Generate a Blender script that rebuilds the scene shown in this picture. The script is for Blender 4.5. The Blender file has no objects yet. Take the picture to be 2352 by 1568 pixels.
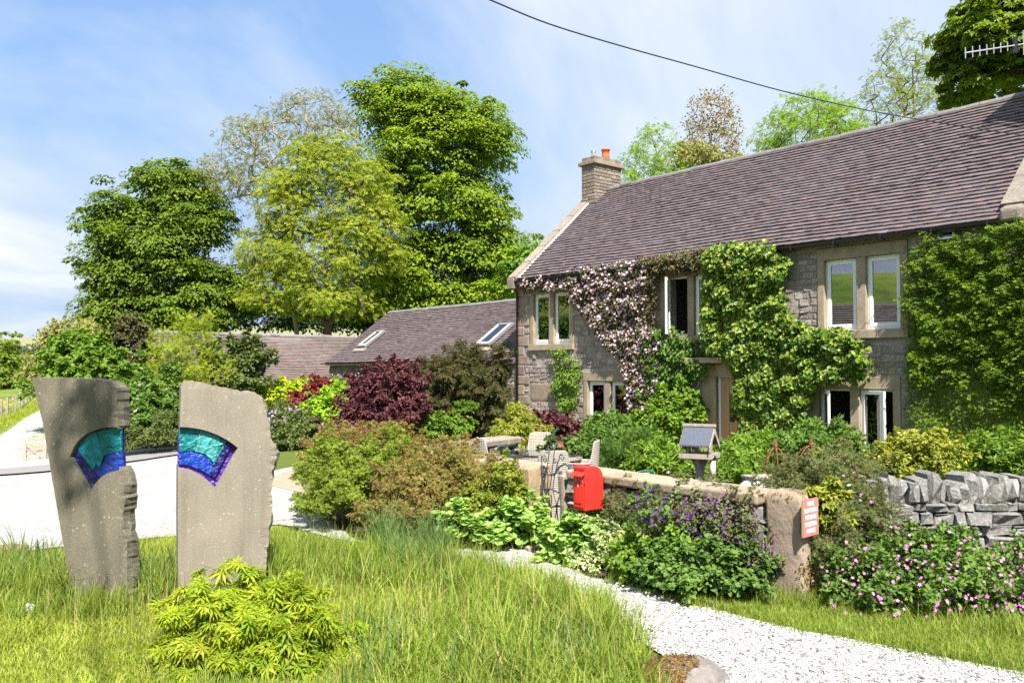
import bpy, math, random
import numpy as np
from mathutils import Vector, Matrix, Euler
from mathutils.geometry import delaunay_2d_cdt
rng = np.random.default_rng(11); random.seed(11)
S = bpy.context.scene
COL = S.collection
R = math.radians
PI = math.pi

# ------------------------------------------------------------------ camera
FPX, CX, CY = 1950.0, 1176.0, 784.0          # focal length and centre on a 2352 px wide frame
EYE = 2.0
PITCH = math.atan(66 / 1950)
cam = bpy.data.cameras.new('camera'); camo = bpy.data.objects.new('camera', cam); COL.objects.link(camo)
cam.sensor_width = 36; cam.lens = FPX / 2352 * 36; cam.clip_start = 0.1; cam.clip_end = 6000
camo.location = (0, 0, EYE); camo.rotation_euler = (PI / 2 + PITCH, 0, 0)
S.camera = camo

# ------------------------------------------------------------------ sun, sky, exposure
E2 = np.array((0.6428, -0.7660)); N2 = np.array((0.7660, 0.6428))   # along the house front / into the house
LH = -E2 * math.cos(R(26)) + N2 * math.sin(R(26))                  # way the light travels over the ground
SUN_EL = R(54)
SUN = Vector((-LH[0] * math.cos(SUN_EL), -LH[1] * math.cos(SUN_EL), math.sin(SUN_EL)))
sl = bpy.data.lights.new('sun', 'SUN'); sl.energy = 5.0; sl.angle = R(0.53); sl.color = (1.0, 0.95, 0.87)
so = bpy.data.objects.new('sun', sl); COL.objects.link(so)
so.rotation_euler = SUN.to_track_quat('Z', 'Y').to_euler(); so.location = (20, -20, 40)
w = bpy.data.worlds.new('World'); S.world = w; w.use_nodes = True
nt = w.node_tree; nt.nodes.clear()
def wn(t, **k):
    n = nt.nodes.new(t)
    for a, b in k.items(): setattr(n, a, b)
    return n
out = wn('ShaderNodeOutputWorld'); bg = wn('ShaderNodeBackground'); sky = wn('ShaderNodeTexSky')
sky.sky_type = 'NISHITA'; sky.sun_disc = False; sky.sun_elevation = SUN_EL
sky.sun_rotation = math.atan2(SUN.x, SUN.y); sky.altitude = 300; sky.air_density = 1.0; sky.dust_density = 0.6; sky.ozone_density = 1.6
bg.inputs[1].default_value = 0.10
tc = wn('ShaderNodeTexCoord'); sep = wn('ShaderNodeSeparateXYZ'); nt.links.new(tc.outputs['Generated'], sep.inputs[0])
mz = wn('ShaderNodeMath', operation='MAXIMUM'); nt.links.new(sep.outputs[2], mz.inputs[0]); mz.inputs[1].default_value = 0.0
az = wn('ShaderNodeMath', operation='ADD'); nt.links.new(mz.outputs[0], az.inputs[0]); az.inputs[1].default_value = 0.12
dx = wn('ShaderNodeMath', operation='DIVIDE'); nt.links.new(sep.outputs[0], dx.inputs[0]); nt.links.new(az.outputs[0], dx.inputs[1])
dy = wn('ShaderNodeMath', operation='DIVIDE'); nt.links.new(sep.outputs[1], dy.inputs[0]); nt.links.new(az.outputs[0], dy.inputs[1])
cmb = wn('ShaderNodeCombineXYZ'); nt.links.new(dx.outputs[0], cmb.inputs[0]); nt.links.new(dy.outputs[0], cmb.inputs[1])
mp = wn('ShaderNodeMapping'); nt.links.new(cmb.outputs[0], mp.inputs[0])
mp.inputs['Rotation'].default_value = (0, 0, R(25)); mp.inputs['Scale'].default_value = (0.42, 0.36, 1); mp.inputs['Location'].default_value = (-1.3365, -3.007, 0)
n1 = wn('ShaderNodeTexNoise'); n1.inputs['Scale'].default_value = 0.9; n1.inputs['Detail'].default_value = 10; n1.inputs['Roughness'].default_value = 0.56; n1.inputs['Distortion'].default_value = 0.6
nt.links.new(mp.outputs[0], n1.inputs['Vector'])
cr = wn('ShaderNodeValToRGB'); nt.links.new(n1.outputs[0], cr.inputs[0])
cr.color_ramp.elements[0].position = 0.43; cr.color_ramp.elements[0].color = (0, 0, 0, 1)
cr.color_ramp.elements[1].position = 0.66; cr.color_ramp.elements[1].color = (0.85, 0.85, 0.85, 1)
hz = wn('ShaderNodeMapRange'); nt.links.new(sep.outputs[2], hz.inputs[0])
hz.inputs[1].default_value = 0.0; hz.inputs[2].default_value = 0.80; hz.inputs[3].default_value = 1.25; hz.clamp = True; hz.inputs[4].default_value = 0.0
mixh = wn('ShaderNodeMix'); mixh.data_type = 'RGBA'; mixh.clamp_factor = True; nt.links.new(hz.outputs[0], mixh.inputs[0]); nt.links.new(sky.outputs[0], mixh.inputs[6]); hr = wn('ShaderNodeValToRGB'); nt.links.new(sep.outputs[2], hr.inputs[0]); hr.color_ramp.elements.new(0.5)
for e_, (p_, c_) in zip(hr.color_ramp.elements, ((0.0, (.66, .81, 1.0)), (0.20, (.42, .64, .97)), (0.45, (.285, .50, .92)))): e_.position = p_; e_.color = (*c_, 1)
hs_ = wn('ShaderNodeMix'); hs_.data_type = 'RGBA'; hs_.blend_type = 'MULTIPLY'; hs_.inputs[0].default_value = 1; nt.links.new(hr.outputs[0], hs_.inputs[6]); hs_.inputs[7].default_value = (3.6, 3.6, 3.6, 1); nt.links.new(hs_.outputs[2], mixh.inputs[7])
mix = wn('ShaderNodeMix'); mix.data_type = 'RGBA'
nt.links.new(cr.outputs[0], mix.inputs[0]); nt.links.new(mixh.outputs[2], mix.inputs[6]); mix.inputs[7].default_value = (4.15, 4.2, 4.3, 1)
nt.links.new(mix.outputs[2], bg.inputs[0]); nt.links.new(bg.outputs[0], out.inputs[0])
S.view_settings.view_transform = 'Standard'; S.view_settings.look = 'None'; S.view_settings.gamma = 1
S.view_settings.exposure = 1.42; S.view_settings.use_curve_mapping = False
S.render.engine = 'CYCLES'
S.cycles.max_bounces = 6; S.cycles.diffuse_bounces = 3; S.cycles.glossy_bounces = 3; S.cycles.transmission_bounces = 4
S.cycles.transparent_max_bounces = 8; S.cycles.caustics_reflective = False; S.cycles.caustics_refractive = False
S.cycles.sample_clamp_indirect = 6.0
S.cycles.use_denoising = False

# ------------------------------------------------------------------ projection helpers (photo measurement -> place)
def ray(u, v):
    x = (u - CX) / FPX; y = -(v - CY) / FPX; c, s = math.cos(PITCH), math.sin(PITCH)
    return np.array((x, c - y * s, s + y * c))
def W(u, v, D):
    r = ray(u, v); return np.array((0, 0, EYE)) + r * (D / r[1])
def proj(P):
    P = np.atleast_2d(P); c, s = math.cos(PITCH), math.sin(PITCH)
    y = P[:, 1]; z = P[:, 2] - EYE
    f = y * c + z * s; up = -y * s + z * c; f = np.where(f < 0.05, 0.05, f)
    return np.stack((CX + FPX * P[:, 0] / f, CY - FPX * up / f), 1)
def sstep(a, b, x):
    t = np.clip((x - a) / (b - a), 0, 1); return t * t * (3 - 2 * t)
def terr(x, y):
    x = np.asarray(x, float); y = np.asarray(y, float)
    k = np.clip(-x - 3, 0, 22); k = np.where(k < 4, k * k / 8, k - 2)
    z = -0.078 * k - 0.012 * np.clip(y - 15, 0, 35)
    z = z + 2.5 * sstep(42, 80, y) + 0.010 * np.clip(y - 80, 0, 300) + 78 * sstep(430, 1300, y) * (0.8 + 0.25 * np.sin(x / 310 + 1.1))
    z = z + 19 * sstep(-38, -120, x) * (1 - sstep(45, 95, y))
    return z
def G(u, v, it=40):
    r = ray(u, v); lo, hi = 1.0, 3000.0
    o = np.array((0, 0, EYE))
    D = 2.0
    while D < 3000:
        p = o + r * (D / r[1])
        if p[2] < terr(p[0], p[1]): hi = D; break
        lo = D; D *= 1.03
    for _ in range(it):
        m = (lo + hi) / 2; p = o + r * (m / r[1])
        if p[2] < terr(p[0], p[1]): hi = m
        else: lo = m
    return o + r * (hi / r[1])
HO = np.array((0.18, 25.88))                  # left front corner of the farmhouse
def FH(u, v, b=0.0, O=HO):                    # ray onto the vertical plane b metres behind the front: (s, z)
    r = ray(u, v); o = O + N2 * b
    k = (o @ N2) / (r[:2] @ N2); p = r[:2] * k
    return float((p - O) @ E2), float(EYE + r[2] * k)
def HW(s, b, z, O=HO):
    p = O + E2 * s + N2 * b; return np.array((p[0], p[1], z))

# ------------------------------------------------------------------ object helpers
def tag(o, label=None, cat=None, group=None, kind=None):
    if label: o['label'] = label
    if cat: o['category'] = cat
    if group: o['group'] = group
    if kind: o['kind'] = kind
    return o
def new(name, data=None, parent=None, loc=(0, 0, 0), rot=None, scale=None):
    o = bpy.data.objects.new(name, data); COL.objects.link(o)
    if parent is not None: o.parent = parent
    o.location = loc
    if rot is not None: o.rotation_euler = rot
    if scale is not None: o.scale = scale
    return o
def empty(name, label, cat, loc=(0, 0, 0), rz=0.0, group=None):
    o = new(name, None, None, tuple(float(a) for a in loc), (0, 0, rz)); o.empty_display_size = 0.1
    return tag(o, label, cat, group)
def mesh_np(name, V, F, mats=None, rnd=None, smooth=False, mi=None):
    V = np.asarray(V, np.float32).reshape(-1, 3)
    if not isinstance(F, (list, tuple)): F = [F]
    F = [np.asarray(f, np.int32) for f in F if len(f)]
    loops = np.concatenate([f.ravel() for f in F]); cnt = np.concatenate([np.full(len(f), f.shape[1], np.int32) for f in F])
    st = np.zeros(len(cnt), np.int32); st[1:] = np.cumsum(cnt)[:-1]
    me = bpy.data.meshes.new(name)
    me.vertices.add(len(V)); me.vertices.foreach_set('co', V.ravel())
    me.loops.add(len(loops)); me.loops.foreach_set('vertex_index', loops)
    me.polygons.add(len(cnt)); me.polygons.foreach_set('loop_start', st)
    if mats is not None:
        for m in (mats if isinstance(mats, (list, tuple)) else [mats]): me.materials.append(m)
    if mi is not None: me.polygons.foreach_set('material_index', np.asarray(mi, np.int32))
    me.polygons.foreach_set('use_smooth', np.full(len(cnt), bool(smooth)))
    me.update(calc_edges=True)
    if rnd is not None:
        a = me.attributes.new('rnd', 'FLOAT', 'POINT'); a.data.foreach_set('value', np.asarray(rnd, np.float32))
    return me
class MB:
    """collects polygons for one mesh"""
    def __init__(s): s.v = []; s.f = {}; s.r = []; s.n = 0; s.cur = 0.5
    def add(s, V, F, r=None):
        V = np.asarray(V, float).reshape(-1, 3)
        for f in F: s.f.setdefault(len(f), []).append([i + s.n for i in f])
        s.v.append(V); s.r.append(np.full(len(V), s.cur if r is None else r)); s.n += len(V); return s
    def box(s, lo, hi, r=None, M=None):
        x0, y0, z0 = lo; x1, y1, z1 = hi
        V = np.array([(x0,y0,z0),(x1,y0,z0),(x1,y1,z0),(x0,y1,z0),(x0,y0,z1),(x1,y0,z1),(x1,y1,z1),(x0,y1,z1)], float)
        if M is not None: V = V @ np.array(M.to_3x3()).T + np.array(M.translation)
        return s.add(V, [(3,2,1,0),(4,5,6,7),(0,1,5,4),(1,2,6,5),(2,3,7,6),(3,0,4,7)], r)
    def tube(s, pts, rad, k=6, cap=True, r=None):
        pts = [Vector(p) for p in pts]; n = len(pts)
        if not hasattr(rad, '__len__'): rad = [rad] * n
        V = []; side = None
        for i, p in enumerate(pts):
            d = (pts[min(i + 1, n - 1)] - pts[max(i - 1, 0)]).normalized()
            if side is None: side = d.orthogonal().normalized()
            side = (side - d * side.dot(d)).normalized(); q = d.cross(side)
            for j in range(k):
                a = 2 * PI * j / k; V.append(p + (side * math.cos(a) + q * math.sin(a)) * rad[i])
        F = [(i*k+j, i*k+(j+1) % k, (i+1)*k+(j+1) % k, (i+1)*k+j) for i in range(n-1) for j in range(k)]
        if cap: F += [tuple(reversed(range(k))), tuple(range((n-1)*k, n*k))]
        return s.add([tuple(v) for v in V], F, r)
    def lathe(s, prof, c=(0, 0, 0), k=16, r=None):
        V = [(c[0]+q*math.cos(2*PI*j/k), c[1]+q*math.sin(2*PI*j/k), c[2]+z) for q, z in prof for j in range(k)]
        n = len(prof); F = [(i*k+j, i*k+(j+1) % k, (i+1)*k+(j+1) % k, (i+1)*k+j) for i in range(n-1) for j in range(k)]
        F += [tuple(reversed(range(k))), tuple(range((n-1)*k, n*k))]
        return s.add(V, F, r)
    def prism(s, poly, axis, a0, a1, r=None):      # 2D polygon extruded along an axis ('x': poly in y,z; 'y': x,z; 'z': x,y)
        n = len(poly)
        def pt(p, a): return {'x': (a, p[0], p[1]), 'y': (p[0], a, p[1]), 'z': (p[0], p[1], a)}[axis]
        V = [pt(p, a0) for p in poly] + [pt(p, a1) for p in poly]
        F = [tuple(reversed(range(n))), tuple(range(n, 2*n))] + [(i, (i+1) % n, n+(i+1) % n, n+i) for i in range(n)]
        return s.add(V, F, r)
    def mesh(s, name, mat, smooth=False):
        return mesh_np(name, np.concatenate(s.v), [np.array(f) for f in s.f.values()], mat, np.concatenate(s.r), smooth)
    def build(s, name, mat, parent=None, smooth=False, bevel=0, loc=(0, 0, 0), rot=None):
        o = new(name, s.mesh(name, mat, smooth), parent, loc, rot)
        if bevel:
            m = o.modifiers.new('bevel', 'BEVEL'); m.width = bevel; m.segments = 2; m.limit_method = 'ANGLE'
        return o

# ------------------------------------------------------------------ materials
def mat(name, rough=0.8, spec=0.3, metal=0.0):
    m = bpy.data.materials.new(name); m.use_nodes = True; t = m.node_tree
    p = t.nodes['Principled BSDF']; p.inputs['Roughness'].default_value = rough
    p.inputs['Specular IOR Level'].default_value = spec; p.inputs['Metallic'].default_value = metal
    return m, t, p
def N(t, ty, ins=None, **k):
    n = t.nodes.new(ty)
    for a, b in k.items(): setattr(n, a, b)
    for a, b in (ins or {}).items():
        if isinstance(b, bpy.types.NodeSocket): t.links.new(b, n.inputs[a])
        else: n.inputs[a].default_value = b
    return n
def ramp(t, fac, stops):
    n = t.nodes.new('ShaderNodeValToRGB'); t.links.new(fac, n.inputs[0]); e = n.color_ramp.elements
    while len(e) < len(stops): e.new(0.5)
    for q, (p, c) in zip(e, stops): q.position = p; q.color = (*c, 1) if len(c) == 3 else c
    return n.outputs[0]
def mixc(t, fac, a, b, mode='MIX'):
    n = t.nodes.new('ShaderNodeMix'); n.data_type = 'RGBA'; n.blend_type = mode
    for i, x in ((0, fac), (6, a), (7, b)):
        if isinstance(x, bpy.types.NodeSocket): t.links.new(x, n.inputs[i])
        else: n.inputs[i].default_value = x if i == 0 else (*x, 1) if len(x) == 3 else x
    return n.outputs[2]
def rnd_socket(t):
    a = N(t, 'ShaderNodeAttribute', attribute_name='rnd'); o = N(t, 'ShaderNodeObjectInfo')
    s = N(t, 'ShaderNodeMath', {0: a.outputs['Fac'], 1: o.outputs['Random']}, operation='ADD')
    return N(t, 'ShaderNodeMath', {0: s.outputs[0]}, operation='FRACT').outputs[0]
def obj_co(t, world=True):
    if world: return N(t, 'ShaderNodeNewGeometry').outputs['Position']
    return N(t, 'ShaderNodeTexCoord').outputs['Object']
def noise(t, co, scale, detail=4, rough=0.6, dist=0.0):
    return N(t, 'ShaderNodeTexNoise', {'Vector': co, 'Scale': scale, 'Detail': detail, 'Roughness': rough, 'Distortion': dist}).outputs[0]
def bump(t, p, h, strength=0.5, dist=0.02):
    b = N(t, 'ShaderNodeBump', {'Height': h, 'Strength': strength, 'Distance': dist}); t.links.new(b.outputs[0], p.inputs['Normal'])
def hexc(r, g, b): return tuple(((c/255+0.055)/1.055)**2.4 if c > 10 else c/255/12.92 for c in (r, g, b))

def leaf_mat(name, cols, trans=0.35, rough=0.55, spec=0.25, tint=(1.15, 1.25, 0.5), gain=1.3):
    cols = [tuple(min(.85, x * gain) for x in c) for c in cols]
    """cols: dark..light natural spread from leaf to leaf"""
    m, t, p = mat(name, rough, spec)
    r = rnd_socket(t); n = len(cols)
    c = ramp(t, r, [(i / max(1, n - 1), col) for i, col in enumerate(cols)])
    pos = obj_co(t); big = noise(t, pos, 1.6, 3)
    hs = N(t, 'ShaderNodeHueSaturation', {'Color': c, 'Value': N(t, 'ShaderNodeMapRange', {0: big, 1: 0.3, 2: 0.7, 3: 0.8, 4: 1.2}).outputs[0]})
    c = hs.outputs[0]
    t.links.new(c, p.inputs['Base Color'])
    tr = N(t, 'ShaderNodeBsdfTranslucent', {'Color': mixc(t, 1.0, c, tint, 'MULTIPLY')})
    mx = N(t, 'ShaderNodeMixShader', {0: trans, 1: p.outputs[0], 2: tr.outputs[0]})
    t.links.new(mx.outputs[0], t.nodes['Material Output'].inputs[0]); return m
def stone_mat(name, cols, nscale=6.0, lichen=0.35, lich_col=(0.62, 0.6, 0.54), bumps=0.6, rough=0.9, world=True):
    m, t, p = mat(name, rough, 0.2); r = rnd_socket(t); co = obj_co(t, world)
    off = N(t, 'ShaderNodeVectorMath', {0: co, 1: N(t, 'ShaderNodeCombineXYZ', {0: r, 1: r}).outputs[0]}, operation='ADD').outputs[0]
    c = ramp(t, r, [(i / max(1, len(cols) - 1), col) for i, col in enumerate(cols)])
    a = noise(t, off, nscale, 8, 0.65); b = noise(t, off, nscale * 6, 6, 0.7); d = noise(t, off, nscale * 0.35, 3)
    c = mixc(t, N(t, 'ShaderNodeMapRange', {0: a, 1: 0.35, 2: 0.7, 3: 0.0, 4: 0.55}).outputs[0], c, mixc(t, 1.0, c, (0.45, 0.43, 0.42), 'MULTIPLY'))
    c = mixc(t, N(t, 'ShaderNodeMapRange', {0: b, 1: 0.52, 2: 0.66, 3: 0.0, 4: lichen}).outputs[0], c, lich_col)
    c = mixc(t, N(t, 'ShaderNodeMapRange', {0: d, 1: 0.4, 2: 0.65, 3: 0.0, 4: 0.3}).outputs[0], c, mixc(t, 1.0, c, (1.25, 1.15, 0.95), 'MULTIPLY'))
    t.links.new(c, p.inputs['Base Color'])
    h = N(t, 'ShaderNodeMath', {0: a, 1: N(t, 'ShaderNodeMath', {0: b, 1: 0.4}, operation='MULTIPLY').outputs[0]}, operation='ADD').outputs[0]
    bump(t, p, h, bumps, 0.03); return m
def plain(name, col, rough=0.5, spec=0.4, metal=0.0, nscale=8.0, var=0.25, bumps=0.1):
    m, t, p = mat(name, rough, spec, metal); co = obj_co(t)
    a = noise(t, co, nscale, 6)
    c = mixc(t, N(t, 'ShaderNodeMapRange', {0: a, 1: 0.3, 2: 0.7, 3: 0, 4: 1}).outputs[0], tuple(x * (1 - var) for x in col), tuple(min(1, x * (1 + var)) for x in col))
    t.links.new(c, p.inputs['Base Color'])
    if bumps: bump(t, p, a, bumps, 0.01)
    return m
def wood_mat(name, col, dark, rough=0.75, axis_scale=(30, 30, 2.0)):
    m, t, p = mat(name, rough, 0.25); co = obj_co(t, False)
    mpn = N(t, 'ShaderNodeMapping', {'Vector': co, 'Scale': axis_scale})
    a = noise(t, mpn.outputs[0], 1.0, 6, 0.6, 0.4); r = rnd_socket(t)
    c = mixc(t, N(t, 'ShaderNodeMapRange', {0: a, 1: 0.3, 2: 0.7}).outputs[0], dark, col)
    c = mixc(t, N(t, 'ShaderNodeMapRange', {0: r, 3: 0.0, 4: 0.3}).outputs[0], c, mixc(t, 1.0, c, (0.7, 0.68, 0.66), 'MULTIPLY'))
    t.links.new(c, p.inputs['Base Color']); bump(t, p, a, 0.25, 0.004); return m

# ------------------------------------------------------------------ leaves, clumps, stems, grass
def lens(a, L, wd, z=0.0, lift=0.0, o=(0, 0)):
    c, s = math.sin(a), math.cos(a)
    return [(o[0], o[1], 0), (o[0] + c*L*.5 - s*wd, o[1] + s*L*.5 + c*wd, lift), (o[0] + c*L, o[1] + s*L, z), (o[0] + c*L*.5 + s*wd, o[1] + s*L*.5 - c*wd, lift)]
def tm_lens(items):
    V = []; F = []
    for it in items:
        k = len(V); V += lens(*it); F.append((k, k+3, k+2, k+1))
    return np.array(V), [np.array(F)]
TM = {}
TM['dia'] = (np.array([(0,0,0),(-.34,.45,.08),(0,1,-.08),(.34,.45,.08)]), [np.array([(0,2,1),(0,3,2)])])
TM['nar'] = (np.array([(0,0,0),(-.16,.45,.04),(0,1,-.08),(.16,.45,.04)]), [np.array([(0,2,1),(0,3,2)])])
TM['oval'] = (np.array([(0,0,0),(-.27,.28,.05),(-.24,.65,.03),(0,1,-.1),(.24,.65,.03),(.27,.28,.05)]), [np.array([(0,3,2,1),(0,5,4,3)])])
TM['heart'] = (np.array([(0,.08,0),(-.3,0,.03),(-.46,.3,.05),(-.3,.68,.02),(0,1,-.12),(.3,.68,.02),(.46,.3,.05),(.3,0,.03)]),
               [np.array([(0,4,3),(0,3,2),(0,2,1),(0,7,6),(0,6,5),(0,5,4)])])
TM['sprig'] = tm_lens([(a, .42, .09, -.04, .03, (0, y)) for y, a in ((.1,1.0),(.15,-1.0),(.4,.8),(.45,-.8),(.62,.5),(.66,-.5),(.7,0))])
TM['ash'] = tm_lens([(a, .36, .075, -.08, .02, (0, y)) for y, a in ((.15,1.1),(.15,-1.1),(.38,1.0),(.38,-1.0),(.58,.8),(.58,-.8),(.66,0))])
TM['acer'] = tm_lens([(R(a), l, .07 + .02 * (l > .7), -.16 * l, .03) for a, l in ((-118,.5),(-78,.72),(-38,.92),(0,1.0),(38,.92),(78,.72),(118,.5))])
TM['maple'] = tm_lens([(R(a), l, .2, -.12, .05) for a, l in ((-95,.55),(-45,.85),(0,1.0),(45,.85),(95,.55))])
TM['star5'] = tm_lens([(2*PI*i/5, .5, .16, .05, .08) for i in range(5)])
TM['star4'] = tm_lens([(2*PI*i/4, .5, .2, .03, .06) for i in range(4)])
TM['needle'] = tm_lens([(a, .5, .045, -.05, .02, (0, y)) for y, a in ((0,.5),(.05,-.5),(.25,.4),(.3,-.4),(.5,.25),(.5,-.25))])
_v = [(0, 0, -.12)] + [((1.0 if i % 2 else .84) * math.sin(2*PI*(i+.5)/18) * .55, (1.0 if i % 2 else .84) * math.cos(2*PI*(i+.5)/18) * .55, .06 if i % 2 else 0.0) for i in range(18)]
_v = [(x, y + .45, z) for x, y, z in _v]
TM['round'] = (np.array(_v), [np.array([(0, 1 + (i+1) % 18, 1 + i) for i in range(18) if i != 8])])

def nrm(a): return a / np.maximum(np.linalg.norm(a, axis=-1, keepdims=True), 1e-9)
def leaf_verts(tm, P, Nn, T, sc):
    v, F = TM[tm]; n = len(P)
    z = nrm(Nn); y = T - (T * z).sum(1, keepdims=True) * z; y = nrm(y + 1e-6); x = np.cross(y, z)
    sc = np.broadcast_to(np.asarray(sc, float), (n,))
    V = P[:, None, :] + sc[:, None, None] * (v[None, :, 0:1] * x[:, None] + v[None, :, 1:2] * y[:, None] + v[None, :, 2:3] * z[:, None])
    off = (np.arange(n) * len(v))[:, None, None]
    return V.reshape(-1, 3), [(f[None] + off).reshape(-1, f.shape[1]) for f in F], len(v)
def leaf_obj(name, tm, P, Nn, T, sc, m, parent, rnd=None, kind='stuff'):
    V, F, k = leaf_verts(tm, P, Nn, T, sc)
    if rnd is None: rnd = rng.random(len(P))
    o = new(name, mesh_np(name, V, F, m, np.repeat(rnd, k)), parent)
    if kind: o['kind'] = kind
    return o
def sph(n):
    return nrm(rng.normal(size=(n, 3)))
def ell(blobs, k=1.0):
    """(u, v, ru, rv, D, depth radius) -> world centre and radii"""
    out = []
    for u, v, ru, rv, D, dr in blobs:
        c = W(u, v, D); out.append((c, k * np.array((ru * D / FPX, dr, rv * D / FPX))))
    return out
def clumps(E, nc, shell=(0.66, 1.08), low=-0.6, back=0.45):
    ar = np.array([r[0] * r[2] + 0.5 * r[1] * (r[0] + r[2]) for c, r in E]); ar = ar / ar.sum()
    C, O = [], []
    for (c, r), a in zip(E, ar):
        k = max(2, int(nc * a)); d = sph(k * 4); d = d[(d[:, 2] > low) & ((d[:, 1] < 0.15) | (rng.random(len(d)) < back))][:k]
        rr = rng.uniform(shell[0] ** 2, shell[1] ** 2, len(d)) ** 0.5
        p = c + d * r * rr[:, None]; o = nrm(d / r * r.mean())
        keep = np.ones(len(p), bool)
        for c2, r2 in E:
            if c2 is c: continue
            q = np.linalg.norm((p - c2) / r2, axis=1); keep &= q > 0.62
        C.append(p[keep]); O.append(o[keep])
    return np.concatenate(C), np.concatenate(O)
def shoots(C, O, cr, frac, n=3):
    k = rng.random(len(C)) < frac; c, o = C[k], O[k]; d = nrm(o * .7 + np.array((0, 0, .55)) + rng.normal(size=o.shape) * .4)
    out = [C]; oo = [O]; cs = [np.ones(len(C))]
    for i in range(1, n + 1):
        out.append(c + d * cr * (.55 + .62 * i) + rng.normal(size=c.shape) * cr * .12); oo.append(d); cs.append(np.full(len(c), .62 - .12 * i))
    return np.concatenate(out), np.concatenate(oo), np.concatenate(cs)
def clump_rnd(n, nl):
    return np.clip(np.repeat(rng.random(n), nl) * .6 + rng.random(n * nl) * .4, 0, .999)
def clump_leaves(C, O, cr, nl, flat=0.6, up=0.5, jit=0.45, droop=0.4, rvar=0.35, cs=None):
    n = len(C); r = cr * rng.uniform(1 - rvar, 1 + rvar, n) * (1 if cs is None else cs)
    d = sph(n * nl).reshape(n, nl, 3); d[..., 2] = np.where(d[..., 2] < -0.25, -d[..., 2], d[..., 2])
    rad = rng.uniform(0.55, 1.0, (n, nl, 1)) ** 0.5
    P = C[:, None] + d * rad * r[:, None, None] * np.array((1, 1, flat))
    Nn = d * 0.6 + np.array((0, 0, up)) + O[:, None] * 0.35 + rng.normal(size=d.shape) * jit
    T = d + O[:, None] * 0.5 + np.array((0, 0, -droop)) + rng.normal(size=d.shape) * 0.35
    return P.reshape(-1, 3), Nn.reshape(-1, 3), T.reshape(-1, 3)
def stems(name, roots, targets, m, parent, r_tip=0.01, step=0.4, curve=0.25, k=4, pw=2.4, wob=0.08):
    """branches grown from the root polyline to each target in turn"""
    pos = [np.array(p, float) for p in roots]; par = [i - 1 for i in range(len(roots))]
    tg = sorted([np.array(t, float) for t in targets], key=lambda t: np.linalg.norm(t - pos[0]))
    for t in tg:
        A = np.array(pos); d = np.linalg.norm(A - t, axis=1) + 0.9 * np.maximum(0, A[:, 2] - t[2] + 0.15 * np.linalg.norm((A - t)[:, :2], axis=1))
        if len(roots) > 2: d[0] += 1e3 * 0
        j = int(np.argmin(d)); a = pos[j]; L = np.linalg.norm(t - a); ns = max(1, int(L / step))
        pd = pos[j] - pos[par[j]] if par[j] >= 0 else np.array((0, 0, 1.0)); pd = pd / (np.linalg.norm(pd) + 1e-9)
        c1 = a + pd * L * curve + np.array((0, 0, 0.06 * L))
        last = j
        for i in range(1, ns + 1):
            q = i / ns; p = (1-q)**2 * a + 2*q*(1-q) * ((c1 + (a + t) / 2) / 2) + q*q*t
            if i < ns: p = p + rng.normal(size=3) * wob * step
            pos.append(p); par.append(last); last = len(pos) - 1
    n = len(pos); rad = np.zeros(n); acc = np.zeros(n)
    for i in range(n - 1, 0, -1):
        rad[i] = max(r_tip, acc[i] ** (1 / pw)); acc[par[i]] += rad[i] ** pw
    rad[0] = max(r_tip, acc[0] ** (1 / pw)) * 1.15
    A = np.array(pos); ch = np.arange(1, n); pa = np.array(par)[1:]
    d = nrm(A[ch] - A[pa]); ref = np.where(np.abs(d[:, 2:3]) > 0.9, np.array([[1.0, 0, 0]]), np.array([[0, 0, 1.0]]))
    s = nrm(np.cross(d, ref)); q = np.cross(d, s)
    ang = np.arange(k) * 2 * PI / k
    ringd = s[:, None] * np.cos(ang)[None, :, None] + q[:, None] * np.sin(ang)[None, :, None]
    r0 = np.minimum(rad[pa], rad[ch] * 1.35)
    V = np.concatenate((A[pa][:, None] - d[:, None] * r0[:, None, None] * .3 + ringd * r0[:, None, None], A[ch][:, None] + ringd * rad[ch][:, None, None]), 1)
    base = (np.arange(len(ch)) * 2 * k)[:, None, None]
    f = np.array([(j, (j+1) % k, k + (j+1) % k, k + j) for j in range(k)])
    o = new(name, mesh_np(name, V.reshape(-1, 3), [(f[None] + base).reshape(-1, 4)], m, np.full(V.size // 3, .5), True), parent)
    return o
def blades(P, h, wd, lean, seg=3, dirs=None):
    n = len(P); h = np.broadcast_to(h, (n,)); wd = np.broadcast_to(wd, (n,))
    a = rng.uniform(0, 2*PI, n); sd = np.stack((np.cos(a), np.sin(a), np.zeros(n)), 1)
    b = a + PI/2 + rng.normal(size=n) * 0.5; bd = np.stack((np.cos(b), np.sin(b), np.zeros(n)), 1)
    if dirs is not None: bd = nrm(bd + dirs)
    ln = lean * rng.uniform(0.15, 1.0, n)
    lev = (0, .35, .7, 1.0) if seg == 3 else (0, .55, 1.0)
    wl = (1, .85, .5, 0) if seg == 3 else (1, .7, 0)
    rows = []
    for q, ww in zip(lev, wl):
        c = P + np.array((0, 0, 1.0)) * (h * (q - 0.32 * ln * q * q))[:, None] + bd * (h * ln * q ** 2 * 0.85)[:, None]
        if ww > 0: rows += [c - sd * (wd * ww / 2)[:, None], c + sd * (wd * ww / 2)[:, None]]
        else: rows += [c]
    V = np.stack(rows, 1); k = V.shape[1]; off = (np.arange(n) * k)[:, None, None]
    if seg == 3: q4 = np.array([(0,1,3,2),(2,3,5,4)]); t3 = np.array([(4,5,6)])
    else: q4 = np.array([(0,1,3,2)]); t3 = np.array([(2,3,4)])
    return V.reshape(-1, 3), [(q4[None]+off).reshape(-1, 4), (t3[None]+off).reshape(-1, 3)], k
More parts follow.
